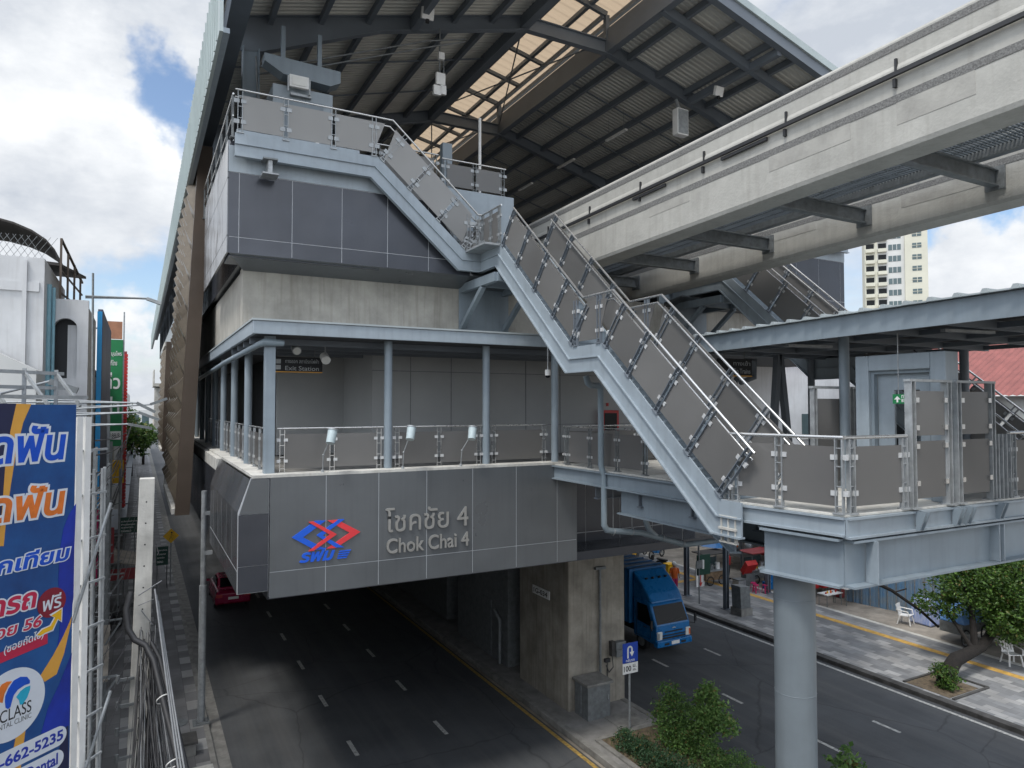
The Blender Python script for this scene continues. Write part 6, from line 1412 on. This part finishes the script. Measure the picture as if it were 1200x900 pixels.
for k, (x, y, m, lb) in enumerate(((33.2, 27.0, 'maroon', 'dull red market umbrella over the stall tables'), (31.0, 31.6, 'truck_blue', 'blue market umbrella behind the brown food cart'))):
    t = thing('market_umbrella', lb, 'umbrella', (x, y, .15)); MB().tube([(x, y, .15), (x, y, 2.5)], .025, 8).build('pole', M['galv'], t)
    mb = MB(); mb.add([(x + 1.15 * math.cos(a * math.pi / 4), y + 1.15 * math.sin(a * math.pi / 4), 2.1) for a in range(8)] + [(x, y, 2.6)], [(a, (a + 1) % 8, 8) for a in range(8)]); mb.build('canopy', M[m], t)
def stool(label, x, y):
    t = thing('plastic_stool', label, 'stool', (x, y, .15), 'magenta plastic stools')
    MB().cyl(0, 0, .42, .46, .15, 14).build('seat', M['magenta'], t, local=True)
    for a in range(4):
        c, s = math.cos(a * 1.571 + .78), math.sin(a * 1.571 + .78); MB().bar((c * .13, s * .13, .42), (c * .19, s * .19, 0), .06, .02).build('leg', M['magenta'], t, local=True)
    MB().torus((0, 0, .2), (0, 0, 1), .16, .012, 14, 5).build('ring', M['magenta'], t, local=True)
for k, (x, y) in enumerate(((30.3, 27.9), (30.75, 27.65), (30.55, 28.3))): stool(['magenta plastic stool nearest the kerb', 'magenta plastic stool nearest the round column', 'magenta plastic stool behind the other two'][k], x, y)
def table(name, label, x, y, w, d, h, topm, cloth=0):
    t = thing(name, label, 'table', (x, y, .15))
    MB().box(x - w, x + w, y - d, y + d, .15 + h, .19 + h).build('tabletop', topm, t)
    if cloth: MB().box(x - w - .02, x + w + .02, y - d - .02, y - d - .005, .15 + h - cloth, .19 + h).box(x - w - .02, x - w - .005, y - d, y + d, .15 + h - cloth, .19 + h).build('cloth', topm, t)
    for dx in (-w + .06, w - .06):
        for dy in (-d + .06, d - .06): MB().tube([(x + dx, y + dy, .15), (x + dx, y + dy, .15 + h)], .02, 6).build('leg', M['galv_dark'], t)
    return t
table('stall_table', 'stall table under a red cloth just right of the round column', 32.0, 26.1, .7, .35, .72, M['red'], .25)
table('stall_table', 'second red-clothed stall table half hidden by the footbridge girder', 33.6, 26.0, .6, .35, .75, M['red'], .3)
table('stall_table', 'low pale stall table with small goods on it', 31.9, 24.4, .62, .3, .6, M['white_gloss'])
table('stall_table', 'tall pale stall table carrying a cardboard box', 33.0, 24.2, .6, .4, .85, M['white_gloss'])
gx = thing('cardboard_box', 'brown cardboard box on the tall pale stall table', 'box', (32.9, 24.2, 1.04))
MB().box(32.6, 33.2, 23.95, 24.45, 1.045, 1.35).build('carton', M['wood'], gx); MB().box(32.86, 32.94, 23.945, 24.455, 1.2, 1.354).build('tape', M['dirt'], gx)
for k in range(5): tag(MB().cyl(31.5 + .19 * k, 24.35 + .05 * (k % 2), .79, .86 + .03 * (k % 3), .05, 10, .035).build('condiment_pot', M[('red', 'yellow', 'orange', 'galv', 'red')[k]]), ['leftmost small red pot on the low stall table', 'yellow pot second from the left on the low stall table', 'orange pot in the middle of the low stall table', 'steel pot second from the right on the low stall table', 'rightmost red pot on the low stall table'][k], 'pot')
sd2 = thing('stall_shed', 'long dark tin roofed shed behind the food stalls on the right footway', 'shed', (35, 29, .13))
MB().add([(33.4, 24.8, 2.5), (37, 24.8, 3.1), (37, 36, 3.1), (33.4, 36, 2.5), (33.4, 24.8, 2.55), (37, 24.8, 3.15), (37, 36, 3.15), (33.4, 36, 2.55)], [(0, 3, 2, 1), (4, 5, 6, 7), (0, 1, 5, 4), (1, 2, 6, 5), (2, 3, 7, 6), (3, 0, 4, 7)]).build('roof', M['mesh_dark'], sd2)
MB().box(36.6, 36.7, 24.8, 36, .13, 3.0).build('back_wall', M['mesh_dark'], sd2)
for y in (25, 28.5, 32, 35.8): MB().tube([(33.5, y, .13), (33.5, y, 2.5)], .05, 8).build('post', M['steel_dark'], sd2)
for k in range(9):
    y = 25.6 + 1.15 * k; m = ('red', 'white_gloss', 'truck_blue', 'yellow', 'maroon', 'galv', 'orange', 'dkgreen', 'red')[k]
    t = thing('hanging_goods', ['red', 'white', 'blue', 'yellow', 'dark red', 'silver', 'orange', 'dark green', 'bright red'][k] + ' bundle of goods hung at the shed front, ' + ['nearest', 'second', 'third', 'fourth', 'fifth', 'sixth', 'seventh', 'eighth', 'farthest'][k] + ' along it', 'goods', (33.45, y, 1.4), 'goods hung along the stall shed')
    MB().tube([(33.45, y, 2.45), (33.45, y, 2.1)], .01, 5).build('string', M['cable'], t); MB().sphere((33.45, y, 1.8), .22, .3, .34, 10, 6).build('bundle', M[m], t)
fe = MB(); X0, Y0_, X1, Y1_ = 33.4, 24.6, 35.4, 14.0; n = 60
for k in range(n * 2):
    a, b = k / (2 * n), (k + 1) / (2 * n); off = .05 if k % 2 else 0
    p = Vector((X0 + (X1 - X0) * a + off, Y0_ + (Y1_ - Y0_) * a, 0)); q_ = Vector((X0 + (X1 - X0) * b + off, Y0_ + (Y1_ - Y0_) * b, 0))
    fe.add([p + Vector((0, 0, .12)), q_ + Vector((0, 0, .12)), q_ + Vector((0, 0, 2.6)), p + Vector((0, 0, 2.6))], [(0, 1, 2, 3)])
    q2 = q_ + Vector((.05 if off == 0 else -.05, 0, 0)); fe.add([q_ + Vector((0, 0, .12)), q2 + Vector((0, 0, .12)), q2 + Vector((0, 0, 2.6)), q_ + Vector((0, 0, 2.6))], [(0, 1, 2, 3)])
M['fence'] = mat('worn_blue_sheet', (.10, .26, .46), .5, .2, .3, 1.3, c2=(.34, .37, .38))
fc = thing('sheet_fence', 'worn blue and grey corrugated metal fence behind the right footway', 'fence', (34, 20, .13))
fe.build('sheets', M['fence'], fc, fix=False)
rl = MB()
for k in range(26): a = k / 25; rl.bar((X0 + (X1 - X0) * a - .03, Y0_ + (Y1_ - Y0_) * a, .12), (X0 + (X1 - X0) * a - .03, Y0_ + (Y1_ - Y0_) * a, 2.62), .04, .05, (1, 0, 0))
rl.build('battens', M['galv'], fc)
def chair(label, x, y, rz):
    t = thing('plastic_chair', label, 'chair', (x, y, .15), 'white plastic armchairs', rz); m = M['white_gloss']
    MB().obox((0, 0, .42), (.25, 0, 0), (0, .24, .02), (0, 0, .015)).build('seat', m, t, local=True, bevel=.01)
    bk_ = MB(); 
    for k in range(5): bk_.obox((-.2 + .1 * k, -.29, .64), (.035, 0, 0), (0, -.05, .2), (0, .01, .003))
    bk_.obox((0, -.345, .86), (.26, 0, 0), (0, -.012, .05), (0, .012, .003)).obox((0, -.25, .46), (.25, 0, 0), (0, -.01, .04), (0, .012, .003)).build('backrest', m, t, local=True)
    for sx2 in (-1, 1):
        MB().bar((sx2 * .22, .2, .42), (sx2 * .27, .27, 0), .06, .035).build('leg', m, t, local=True); MB().bar((sx2 * .22, -.2, .42), (sx2 * .27, -.3, 0), .06, .035).build('leg', m, t, local=True)
        MB().tube([(sx2 * .27, -.33, .68), (sx2 * .31, -.1, .66), (sx2 * .31, .18, .65), (sx2 * .27, .25, .42)], .025, 8).build('armrest', m, t, local=True)
chair('white plastic armchair in front of the corrugated fence', 32.3, 20.6, R(195)); chair('white plastic armchair under the tree crown at the right edge', 31.0, 15.4, R(150))
hc = thing('hand_cart', 'grey two-wheeled vending cart under a blue plastic cover behind the tree', 'hand cart', (32.2, 18.0, .15))
MB().box(31.4, 33.4, 17.5, 18.5, .6, 1.05).build('tray', M['galv_dark'], hc, bevel=.02)
for x in (31.6, 33.1): w_ = MB().torus((x - .05, 17.45, .5), (0, 1, 0), .33, .035, 24, 8).build('wheel', M['black'], hc); MB().torus((x - .05, 17.45, .5), (0, 1, 0), .28, .012, 20, 5).tube([(x - .33, 17.45, .5), (x + .23, 17.45, .5)], .01, 5).tube([(x - .05, 17.45, .22), (x - .05, 17.45, .78)], .01, 5).build('spokes', M['galv'], w_)
M['tarp'] = mat('blue_tarpaulin', (.05, .22, .58), .5, 0, .3, 7, c2=(.25, .38, .6))
loft([[(31.4, 17.4, 1.06), (31.4, 18.6, 1.06), (31.5, 18.5, 1.5), (31.5, 17.6, 1.45)], [(32.2, 17.35, 1.06), (32.2, 18.65, 1.06), (32.2, 18.5, 1.85), (32.2, 17.7, 1.75)], [(33.4, 17.4, 1.06), (33.4, 18.6, 1.06), (33.3, 18.5, 1.55), (33.3, 17.6, 1.5)]]).build('cover', M['tarp'], hc, bevel=.06)
bt_ = thing('striped_tarp', 'blue and white striped tarpaulin bundle by the white chair', 'tarpaulin', (33.2, 20.3, .15))
M['stripe'] = mat('striped_tarp', (.10, .20, .55), .6, 0, .1, 14, c2=(.55, .58, .66), stretch=(1, 1, .1))
loft([[(32.8, 19.7, .15), (33.7, 19.7, .15), (33.7, 20.8, .15), (32.8, 20.8, .15)], [(32.85, 19.8, .9), (33.6, 19.8, .9), (33.6, 20.7, .9), (32.85, 20.7, .9)], [(33.0, 19.95, 1.35), (33.5, 19.95, 1.3), (33.5, 20.6, 1.3), (33.0, 20.6, 1.4)]]).build('bundle', M['stripe'], bt_, bevel=.08)
def person(label, loc, rz, top, legs, hat):
    t = thing('person', label, 'person', loc, None, rz)
    me = bpy.data.meshes.new('body')
    P = {'pel': (0, 0, .92, .13), 'chest': (0, .01, 1.28, .155), 'neck': (0, 0, 1.47, .06), 'head': (0, .02, 1.6, .1), 'crown': (0, .01, 1.68, .085)}
    for s, k in ((-1, 'l'), (1, 'r')):
        P.update({k + 'hip': (s * .09, 0, .86, .1), k + 'kn': (s * .1, .03, .48, .065), k + 'an': (s * .1, -.02, .09, .045), k + 'toe': (s * .11, .13, .04, .035), k + 'sh': (s * .18, 0, 1.4, .07), k + 'el': (s * .25, .02, 1.12, .045), k + 'wr': (s * .24, .16, .95, .034), k + 'ha': (s * .235, .22, .9, .036)})
    names = list(P); e = [('pel', 'chest'), ('chest', 'neck'), ('neck', 'head'), ('head', 'crown')]
    for k in 'lr': e += [('pel', k + 'hip'), (k + 'hip', k + 'kn'), (k + 'kn', k + 'an'), (k + 'an', k + 'toe'), ('chest', k + 'sh'), (k + 'sh', k + 'el'), (k + 'el', k + 'wr'), (k + 'wr', k + 'ha')]
    me.from_pydata([P[n][:3] for n in names], [(names.index(a), names.index(b)) for a, b in e], [])
    o = bpy.data.objects.new('body', me); col.objects.link(o); o.parent = t
    sk = o.modifiers.new('skin', 'SKIN'); sk.use_smooth_shade = True
    me.materials.append(M['skin'])
    for i, n in enumerate(names):
        me.skin_vertices[0].data[i].radius = (P[n][3],) * 2; me.skin_vertices[0].data[i].use_root = (n == 'pel')
    ss_ = o.modifiers.new('sub', 'SUBSURF'); ss_.levels = 1; ss_.render_levels = 1
    MB().tube([(0, 0, .88), (0, .005, 1.1), (0, .01, 1.3), (0, 0, 1.44)], [.185, .19, .215, .12], 14).tube([(-.17, 0, 1.4), (-.25, .02, 1.15)], .085, 10, .065).tube([(.17, 0, 1.4), (.25, .02, 1.15)], .085, 10, .065).build('shirt', M[top], t, local=True)
    for s in (-1, 1): MB().tube([(s * .09, 0, .92), (s * .1, .03, .5), (s * .1, -.01, .12)], [.125, .09, .07], 12).build('trouser_leg', M[legs], t, local=True); MB().obox((s * .11, .06, .04), (.05, 0, 0), (0, .13, 0), (0, 0, .04)).build('shoe', M['black'], t, local=True, bevel=.02)
    MB().sphere((0, .0, 1.66), .125, .14, .115, 14, 8).build('helmet' if hat == 'white_gloss' else 'hair', M[hat], t, local=True)
person('person in orange top and white helmet standing at the kerb behind the truck', (26.2, 29.9, .15), R(160), 'orange', 'magenta', 'white_gloss')
person('person in a white shirt standing behind the stall tables', (32.8, 26.7, .15), R(190), 'white', 'cable', 'black')
person('person in a red shirt and dark trousers standing behind the food carts', (31.2, 30.9, .15), R(200), 'red', 'cable', 'black')
# traffic sign in the median
ts = thing('u_turn_sign', 'blue U-turn sign with white arrow over a white 100 m plate in the median', 'traffic sign', (14.0, 18.1, .2))
MB().tube([(14.0, 18.14, .17), (14.0, 18.14, 2.9)], .035, 10).build('post', M['galv'], ts)
sp1 = MB().box(13.7, 14.3, 18.08, 18.1, 2.30, 2.92).build('blue_plate', M['sign_blue'] if 'sign_blue' in M else M['blue_sign'], ts, bevel=.004)
um = MB(); pts = [(13.86, 2.46), (13.86, 2.68)] + [(14.0 - .1 * math.cos(R(180 * k / 8)) - .0, 2.70 + .1 * math.sin(R(180 * k / 8))) for k in range(9)] + [(14.1, 2.62)]
pts = [(13.9, 2.44), (13.9, 2.7)] + [(13.98 + .08 * math.cos(R(180 - 180 * k / 8)), 2.72 + .08 * math.sin(R(180 - 180 * k / 8))) for k in range(9)] + [(14.06, 2.62)]
for (a, b), (c, d) in zip(pts, pts[1:]): um.bar((a, 18.076, b), (c, 18.076, d), .004, .06, (1, 0, 0) if abs(a - c) < abs(b - d) else (0, 0, 1))
um.prism([(13.97, 2.63), (14.15, 2.63), (14.06, 2.48)], (0, 18.079, 0), (1, 0, 0), (0, 0, 1), (0, -.005, 0)); um.build('arrow', M['white_gloss'], sp1)
text_on("กลับรถ", (13.82, 18.078, 2.33), (1, 0, 0), (0, 0, 1), .34, .09, .004, .01).build('lettering', M['white_gloss'], sp1)
sp2 = MB().box(13.7, 14.3, 18.08, 18.1, 1.95, 2.28).build('white_plate', M['white_gloss'], ts, bevel=.004)
text_on("100", (13.74, 18.078, 2.03), (1, 0, 0), (0, 0, 1), .28, .17, .004, .015).build('lettering', M['black'], sp2); text_on("ม.", (14.1, 18.078, 2.13), (1, 0, 0), (0, 0, 1), .13, .09, .004, .01).build('lettering', M['black'], sp2); text_on("m.", (14.1, 18.078, 2.02), (1, 0, 0), (0, 0, 1), .13, .06, .004, .01).build('lettering', M['black'], sp2)

# ---------------------------------------------------------------- things mounted on the station
for k, (px, py, px2, py2) in enumerate(((388, 512, 378, 553), (481, 508, 472, 551), (553, 508, 540, 548))):
    h, b = at(px, py, Y=16.85), at(px2, py2, Y=17.12)
    t = thing('sign_uplight', ['pale sign lamp on a bent arm, leftmost of three, above the emblem', 'pale sign lamp on a bent arm, middle one, above the station name', 'pale sign lamp on a bent arm, rightmost of three, right of the name'][k], 'sign light', tuple(b), 'sign lamps along the concourse edge')
    b.z = 8.9; el = Vector((b.x + .0, 17.05, b.z + .42))
    MB().tube([b, el, h], .016, 8).sphere(el, .03).cyl(b.x, b.y, b.z - .01, b.z + .06, .04, 10).build('arm', M['galv'], t)
    d_ = Vector((-.25, -.15, -.9)).normalized(); MB().tube([h + Vector((.05, .05, .15)), h + Vector((-.03, -.05, -.15))], .115, 16, .105).build('lamp_head', M['lamp_pale'], t); MB().tube([h + Vector((.051, .05, .152)), h + Vector((.057, .056, .178))], .13, 16).build('lamp_cap', M['galv'], t)
for k, (px, py) in enumerate(((347, 409), (381, 420))):
    p = at(px, py, Y=18.8)
    t = thing('concourse_spotlight', ['dim small spotlight under the concourse canopy, left of its pair', 'white round-faced spotlight under the concourse canopy, right of its pair'][k], 'spotlight', tuple(p), 'spotlights under the concourse canopy')
    MB().tube([(p.x, p.y, 12.2), (p.x, p.y, p.z + .12)], .02, 8).build('stem', M['galv'], t); MB().tube([p + Vector((.0, .12, .06)), p + Vector((0, -.12, -.06))], .12, 16).build('can', M['white_gloss' if k else 'galv'], t); MB().tube([p + Vector((0, -.122, -.061)), p + Vector((0, -.13, -.065))], .1, 16).build('lens', M['lens'], t)
def hang_sign(label, x0, x1, y, z0, z1, txt, w):
    t = thing('hanging_sign', label, 'sign', ((x0 + x1) / 2, y, z0))
    MB().box(x0, x1, y, y + .12, z0, z1).build('board', M['dark'], t); MB().box(x0, x1, y - .004, y - .001, z0, z0 + .03).build('stripe', M['gold'], t)
    for i, s in enumerate(txt): text_on(s, (x0 + w, y - .002, z1 - .17 - .2 * i), (1, 0, 0), (0, 0, 1), (x1 - x0 - w) * .9, .12, .004, .005).build('lettering', M['galv'], t)
    for x in (x0 + .2, x1 - .2): MB().tube([(x, y + .06, z1), (x, y + .06, 12.2)], .012, 6).build('hanger', M['galv_dark'], t)
    return t
hs = hang_sign('dark hanging direction sign with yellow stripe inside the concourse', 2.95, 4.5, 19.6, 11.42, 11.85, ["ทางออก สถานีรถไฟฟ้า", "Exit Station"], .55)
for x in (3.05, 3.25):
    for z in (11.66, 11.5): MB().box(x, x + .13, 19.595, 19.598, z, z + .12).build('pictogram', M['galv'], hs)
hang_sign('dark hanging sign with yellow stripe under the footbridge canopy', 12.75, 13.85, 12.8, 11.25, 11.7, ["ทางเข้า", "To Trains"], .45)
hr = thing('hose_reel_cabinet', 'red fire hose cabinet on the concourse wall behind the drain pipe', 'hose cabinet', (14.95, 20.9, 9.5))
MB().box(14.85, 15.6, 20.75, 20.98, 9.5, 10.35).build('box', M['red'], hr, bevel=.01); MB().box(14.95, 15.5, 20.735, 20.749, 9.6, 10.25).build('door', M['glass_dark'], hr); MB().cyl(15.2, 20.85, FL, 9.5, .06, 10).build('riser', M['red'], hr)
for x in (14.95, 15.2): MB().box(x, x + .1, 20.97, 20.99, 10.5, 10.62).build('alarm', M['red'], hr)
dp2 = thing('rain_pipes', 'pale blue grey rain pipes falling past the concourse and joining under the footbridge', 'pipes', (10.2, 14.5, 7))
MB().tube([(9.75, 14.3, 11.25), (9.8, 14.3, 11.08), (9.95, 14.4, 11.02), (10.25, 14.5, 11.02), (10.33, 14.5, 10.95), (10.33, 14.5, 9.0), (10.4, 14.5, 8.8), (10.42, 14.5, 8.7), (10.42, 14.5, 7.5), (10.5, 14.5, 7.36), (10.7, 14.5, 7.32), (11.6, 14.5, 7.2), (13.1, 14.5, 6.75), (14.5, 14.4, 6.78), (15.5, 14.2, 6.9)], .075, 12).build('main_pipe', M['pipe'], dp2)
MB().tube([(11.75, 14.5, 9.9), (11.75, 14.5, 7.5), (11.85, 14.5, 7.28), (12.1, 14.5, 7.06)], .07, 12).build('branch_pipe', M['pipe'], dp2)
for x, z in ((10.7, 7.3), (11.3, 7.25), (12.3, 7.02), (13.0, 6.8)): MB().torus((x, 14.5, z), (1, 0, -.3), .085, .012, 16, 5).tube([(x, 14.5, z + .08), (x, 14.5, 8.4)], .008, 5).build('pipe_hanger', M['galv'], dp2)
cc2 = thing('cctv_camera', 'small dome camera under the beam at the right end of the concourse', 'camera', (9.7, 16, 11.5))
p = at(642, 440, Y=16.4); MB().cyl(p.x, p.y, p.z, p.z + .16, .08, 12).build('housing', M['white_gloss'], cc2); MB().sphere((p.x, p.y, p.z), .075, .075, .07).build('dome', M['glass_dark'], cc2); MB().tube([(p.x, p.y, p.z + .16), (p.x, p.y, 12.2)], .02, 6).build('stem', M['galv'], cc2)
fl2 = thing('floodlight', 'white square floodlight over the service room door at the stair top', 'floodlight', (3.95, 20.55, 19.9))
p = at(350, 98, Y=20.6); MB().box(p.x - .28, p.x + .28, 20.5, 20.62, p.z - .16, p.z + .2).build('frame', M['white_gloss'], fl2, bevel=.02); MB().box(p.x - .21, p.x + .21, 20.48, 20.499, p.z - .1, p.z + .14).build('lens', M['lens'], fl2); [MB().box(p.x + a, p.x + a + .04, 20.52, 20.58, p.z - .3, p.z + .15).build('bracket', M['galv'], fl2) for a in (-.325, .285)]
for px, py, Y, lb in ((501, 16, 20.6, 'small white floodlight high on the left rafter'), (842, 107, 20.0, 'small white floodlight on the right outrigger beam')):
    p = at(px, py, Y=Y); t = thing('floodlight', lb, 'floodlight', tuple(p))
    MB().obox(p, (.2, 0, 0), (0, .07, .03), (0, -.05, .17)).build('housing', M['white_gloss'], t, bevel=.01); MB().box(p.x - .05, p.x + .05, p.y - .03, p.y + .05, p.z - .3, p.z - .18).build('bracket', M['black'], t)
sk_ = thing('column_speaker', 'white upright column loudspeaker hung from the right rafter', 'loudspeaker', (19.3, 21.5, 21.4))
MB().box(19.02, 19.6, 21.3, 21.62, 21.52, 22.6).build('cabinet', M['white_gloss'], sk_, bevel=.02); MB().box(19.06, 19.56, 21.285, 21.299, 21.57, 22.55).build('grille', M['galv'], sk_); MB().tube([(19.3, 21.5, 22.6), (19.3, 21.7, 23.1)], .07, 10).build('bracket', M['galv'], sk_)
an = thing('antenna_mast', 'thin hanging mast with three small white radio boxes under the left rafter', 'antenna', (8.8, 21.6, 21.4))
MB().tube([(8.8, 21.6, 23.3), (8.8, 21.6, 21.3)], .03, 8).tube([(8.95, 21.6, 22.3), (8.95, 21.6, 21.4)], .02, 6).build('mast', M['galv_dark'], an)
for px, py, w, h in ((517, 66, .1, .12), (516, 93, .16, .2), (512, 106, .13, .16), (519, 106, .1, .15)): p = at(px, py, Y=21.5); MB().box(p.x - w, p.x + w, p.y - .06, p.y + .06, p.z - h, p.z + h).build('radio_box', M['white_gloss'], an)
wp = thing('white_pole', 'slim white pole standing on the platform behind the landing', 'pole', (10.45, 22, 17.4))
MB().cyl(10.5, 22, 17.42, 20.7, .055, 12).build('pole', M['white_gloss'], wp); MB().box(10.38, 10.62, 21.88, 22.12, 17.42, 17.46).build('base', M['galv'], wp)
pp = thing('platform_post', 'short pale steel post on the platform beside the white pole', 'post', (9.3, 22, 17.4))
MB().box(9.05, 9.4, 21.9, 22.15, 17.42, 19.55).build('post', M['steel'], pp); MB().box(9.0, 9.45, 21.85, 22.2, 17.42, 17.47).build('base', M['galv'], pp)
for k in range(7):
    y = 24.5 + 4.2 * k; x = 18.9
    t = thing('tube_light', 'unlit tube light hung beneath the right roof slope, ' + ['nearest', 'second', 'third', 'fourth', 'fifth', 'sixth', 'farthest'][k] + ' in its row', 'tube light', (x, y, 22.8), 'row of tube lights under the roof')
    MB().box(x - .07, x + .07, y, y + 1.5, 22.75, 22.83).build('fitting', M['lens'], t); MB().tube([(x, y + .2, 22.83), (x, y + .2, zb(x) + .3)], .01, 5).tube([(x, y + 1.3, 22.83), (x, y + 1.3, zb(x) + .3)], .01, 5).build('suspension', M['galv_dark'], t)
for k in range(2):
    x = 3.2 + 1.6 * k
fb2 = thing('beam_light', 'small black fixture under the top landing beam', 'fixture', (2.9, 18.7, 16.6))
MB().box(2.85, 2.95, 18.6, 18.95, 16.5, 16.9).box(2.7, 3.1, 18.5, 19.0, 16.46, 16.5).build('bracket', M['galv'], fb2); MB().box(2.72, 3.08, 18.55, 18.95, 16.86, 16.9).build('plate', M['galv_dark'], fb2)

# ---------------------------------------------------------------- background buildings
tw_at = at(1066, 300, Y=110)
tb = thing('apartment_tower', 'tall cream and white apartment tower rising behind the station on the right', 'apartment tower', (tw_at.x, tw_at.y, 0), None, -R(52))
def tbox(*a): return MB().box(*a)
tbox(-7.5, -1.2, 0, 14, 0, 58).build('wall', M['tower_white'], tb, local=True); tbox(-1.19, 4.0, -.8, 14, 0, 59).build('wall', M['cream'], tb, local=True); tbox(-10.5, -7.51, -.3, 12, 0, 56).build('wall', M['cream'], tb, local=True)
tbox(-6, 2, 2, 12, 59.01, 61.5).build('plant_room', M['tower_white'], tb, local=True)
for fl in range(8, 19):
    z = fl * 3.0 + .6
    w_ = tbox(-4.9, -2.0, -.06, .05, z, z + 1.5).build('window', M['tower_glass'], tb, local=True)
    for a in (-4.0, -3.0): tbox(a, a + .12, -.1, -.061, z, z + 1.5).build('frame', M['tower_white'], w_, local=True)
    w_ = tbox(.5, 2.6, -.86, -.7, z, z + 1.3).build('window', M['tower_glass'], tb, local=True)
    tbox(1.5, 1.62, -.9, -.861, z, z + 1.3).build('frame', M['cream'], w_, local=True); tbox(.4, 2.7, -.95, -.861, z + .6, z + .7).build('frame', M['cream'], w_, local=True)
    for a, m_ in ((-7.3, 'cream'), (-10.2, 'cream')):
        y0 = 0 if a > -8 else -.3
        tbox(a, a + 1.9, y0 - .05, y0 + .05, z - .2, z + 2.0).build('balcony_opening', M['glass_dark'], tb, local=True); tbox(a - .1, a + 2.0, y0 - .9, y0 - .06, z - .35, z + .55).build('balcony', M[m_], tb, local=True)
ws = thing('white_shop', 'plain white shop building behind the footbridge on the right', 'shop', (40, 34, 0))
MB().box(36.5, 52, 31, 46, 0, 13.5).build('wall', M['white'], ws); MB().box(36.3, 52.2, 30.8, 46.2, 13.5, 13.9).build('parapet', M['tower_white'], ws)
for k in range(4): w_ = MB().box(38 + 3.4 * k, 40 + 3.4 * k, 30.93, 31.05, 8.5, 10).build('window', M['tower_glass'], ws); MB().box(37.9 + 3.4 * k, 40.1 + 3.4 * k, 30.86, 30.93, 8.35, 8.5).build('sill', M['tower_white'], w_)
MB().box(36.4, 52, 30.6, 31, 3.2, 3.5).build('awning', M['steel_dark'], ws); MB().box(37, 51, 30.95, 31.0, .1, 3.0).build('shutter', M['galv_dark'], ws)
rr2 = thing('red_roof_house', 'low house with a ribbed dull red roof at the right edge', 'house', (44, 20, 0))
MB().box(38, 56, 12, 27, 0, 11).build('wall', M['tower_white'], rr2)
rv = MB()
for k in range(46): y = 11.5 + k * .35; rv.add([(37.5, y, 11.0), (37.5, y + .18, 11.06), (37.5, y + .35, 11.0), (47, y + .35, 16), (47, y + .18, 16.06), (47, y, 16)], [(0, 1, 4, 5), (1, 2, 3, 4)])
rv.build('roof', M['brick_red'], rr2, fix=False); MB().box(37.9, 38, 13, 26, 7.5, 9.5).build('window', M['glass_dark'], rr2)
for k, (x0_, x1_, y0_, y1_, h, cm, lb) in enumerate(((38, 56, 50, 66, 12, 'conc_pale', 'sand coloured shophouse beyond the yard on the right'), (38, 56, 66.5, 90, 14, 'tower_white', 'pale shophouse far along the right side of the street'), (38, 56, 90.5, 150, 12, 'conc_wall', 'grey row at the far end of the right side'))):
    t = thing('shophouse', lb, 'shophouse', (x0_, y0_, 0), 'shophouses along the right side')
    MB().box(x0_, x1_, y0_, y1_, 0, h).build('wall', M[cm], t)
    for fz in (4.2, 7.4, 10):
        for j in range(5): w_ = MB().box(x0_ - .03, x0_ + .02, y0_ + 1 + 3 * j, y0_ + 3 + 3 * j, fz, fz + 1.4).build('window', M['glass_dark'], t); w2 = MB().box(x0_ + 1 + 3.3 * j, x0_ + 3 + 3.3 * j, y0_ - .03, y0_ + .02, fz, fz + 1.4).build('window', M['glass_dark'], t)
    MB().box(x0_ - 1.2, x0_, y0_ + .3, y1_ - .3, 3.1, 3.3).build('awning', M['steel_dark'], t)
fo = thing('far_building', 'pale office block closing the far end of the street', 'building', (0, 230, 0))  # plain distant building at the far end of the street
MB().box(-8, 3.5, 225, 240, 0, 9.5).build('wall', M['tower_white'], fo); 
for j in range(4): MB().box(-7 + 2.6 * j, -5.2 + 2.6 * j, 224.95, 225.02, 5.5, 8).build('window', M['tower_glass'], fo)
flush_clamps()
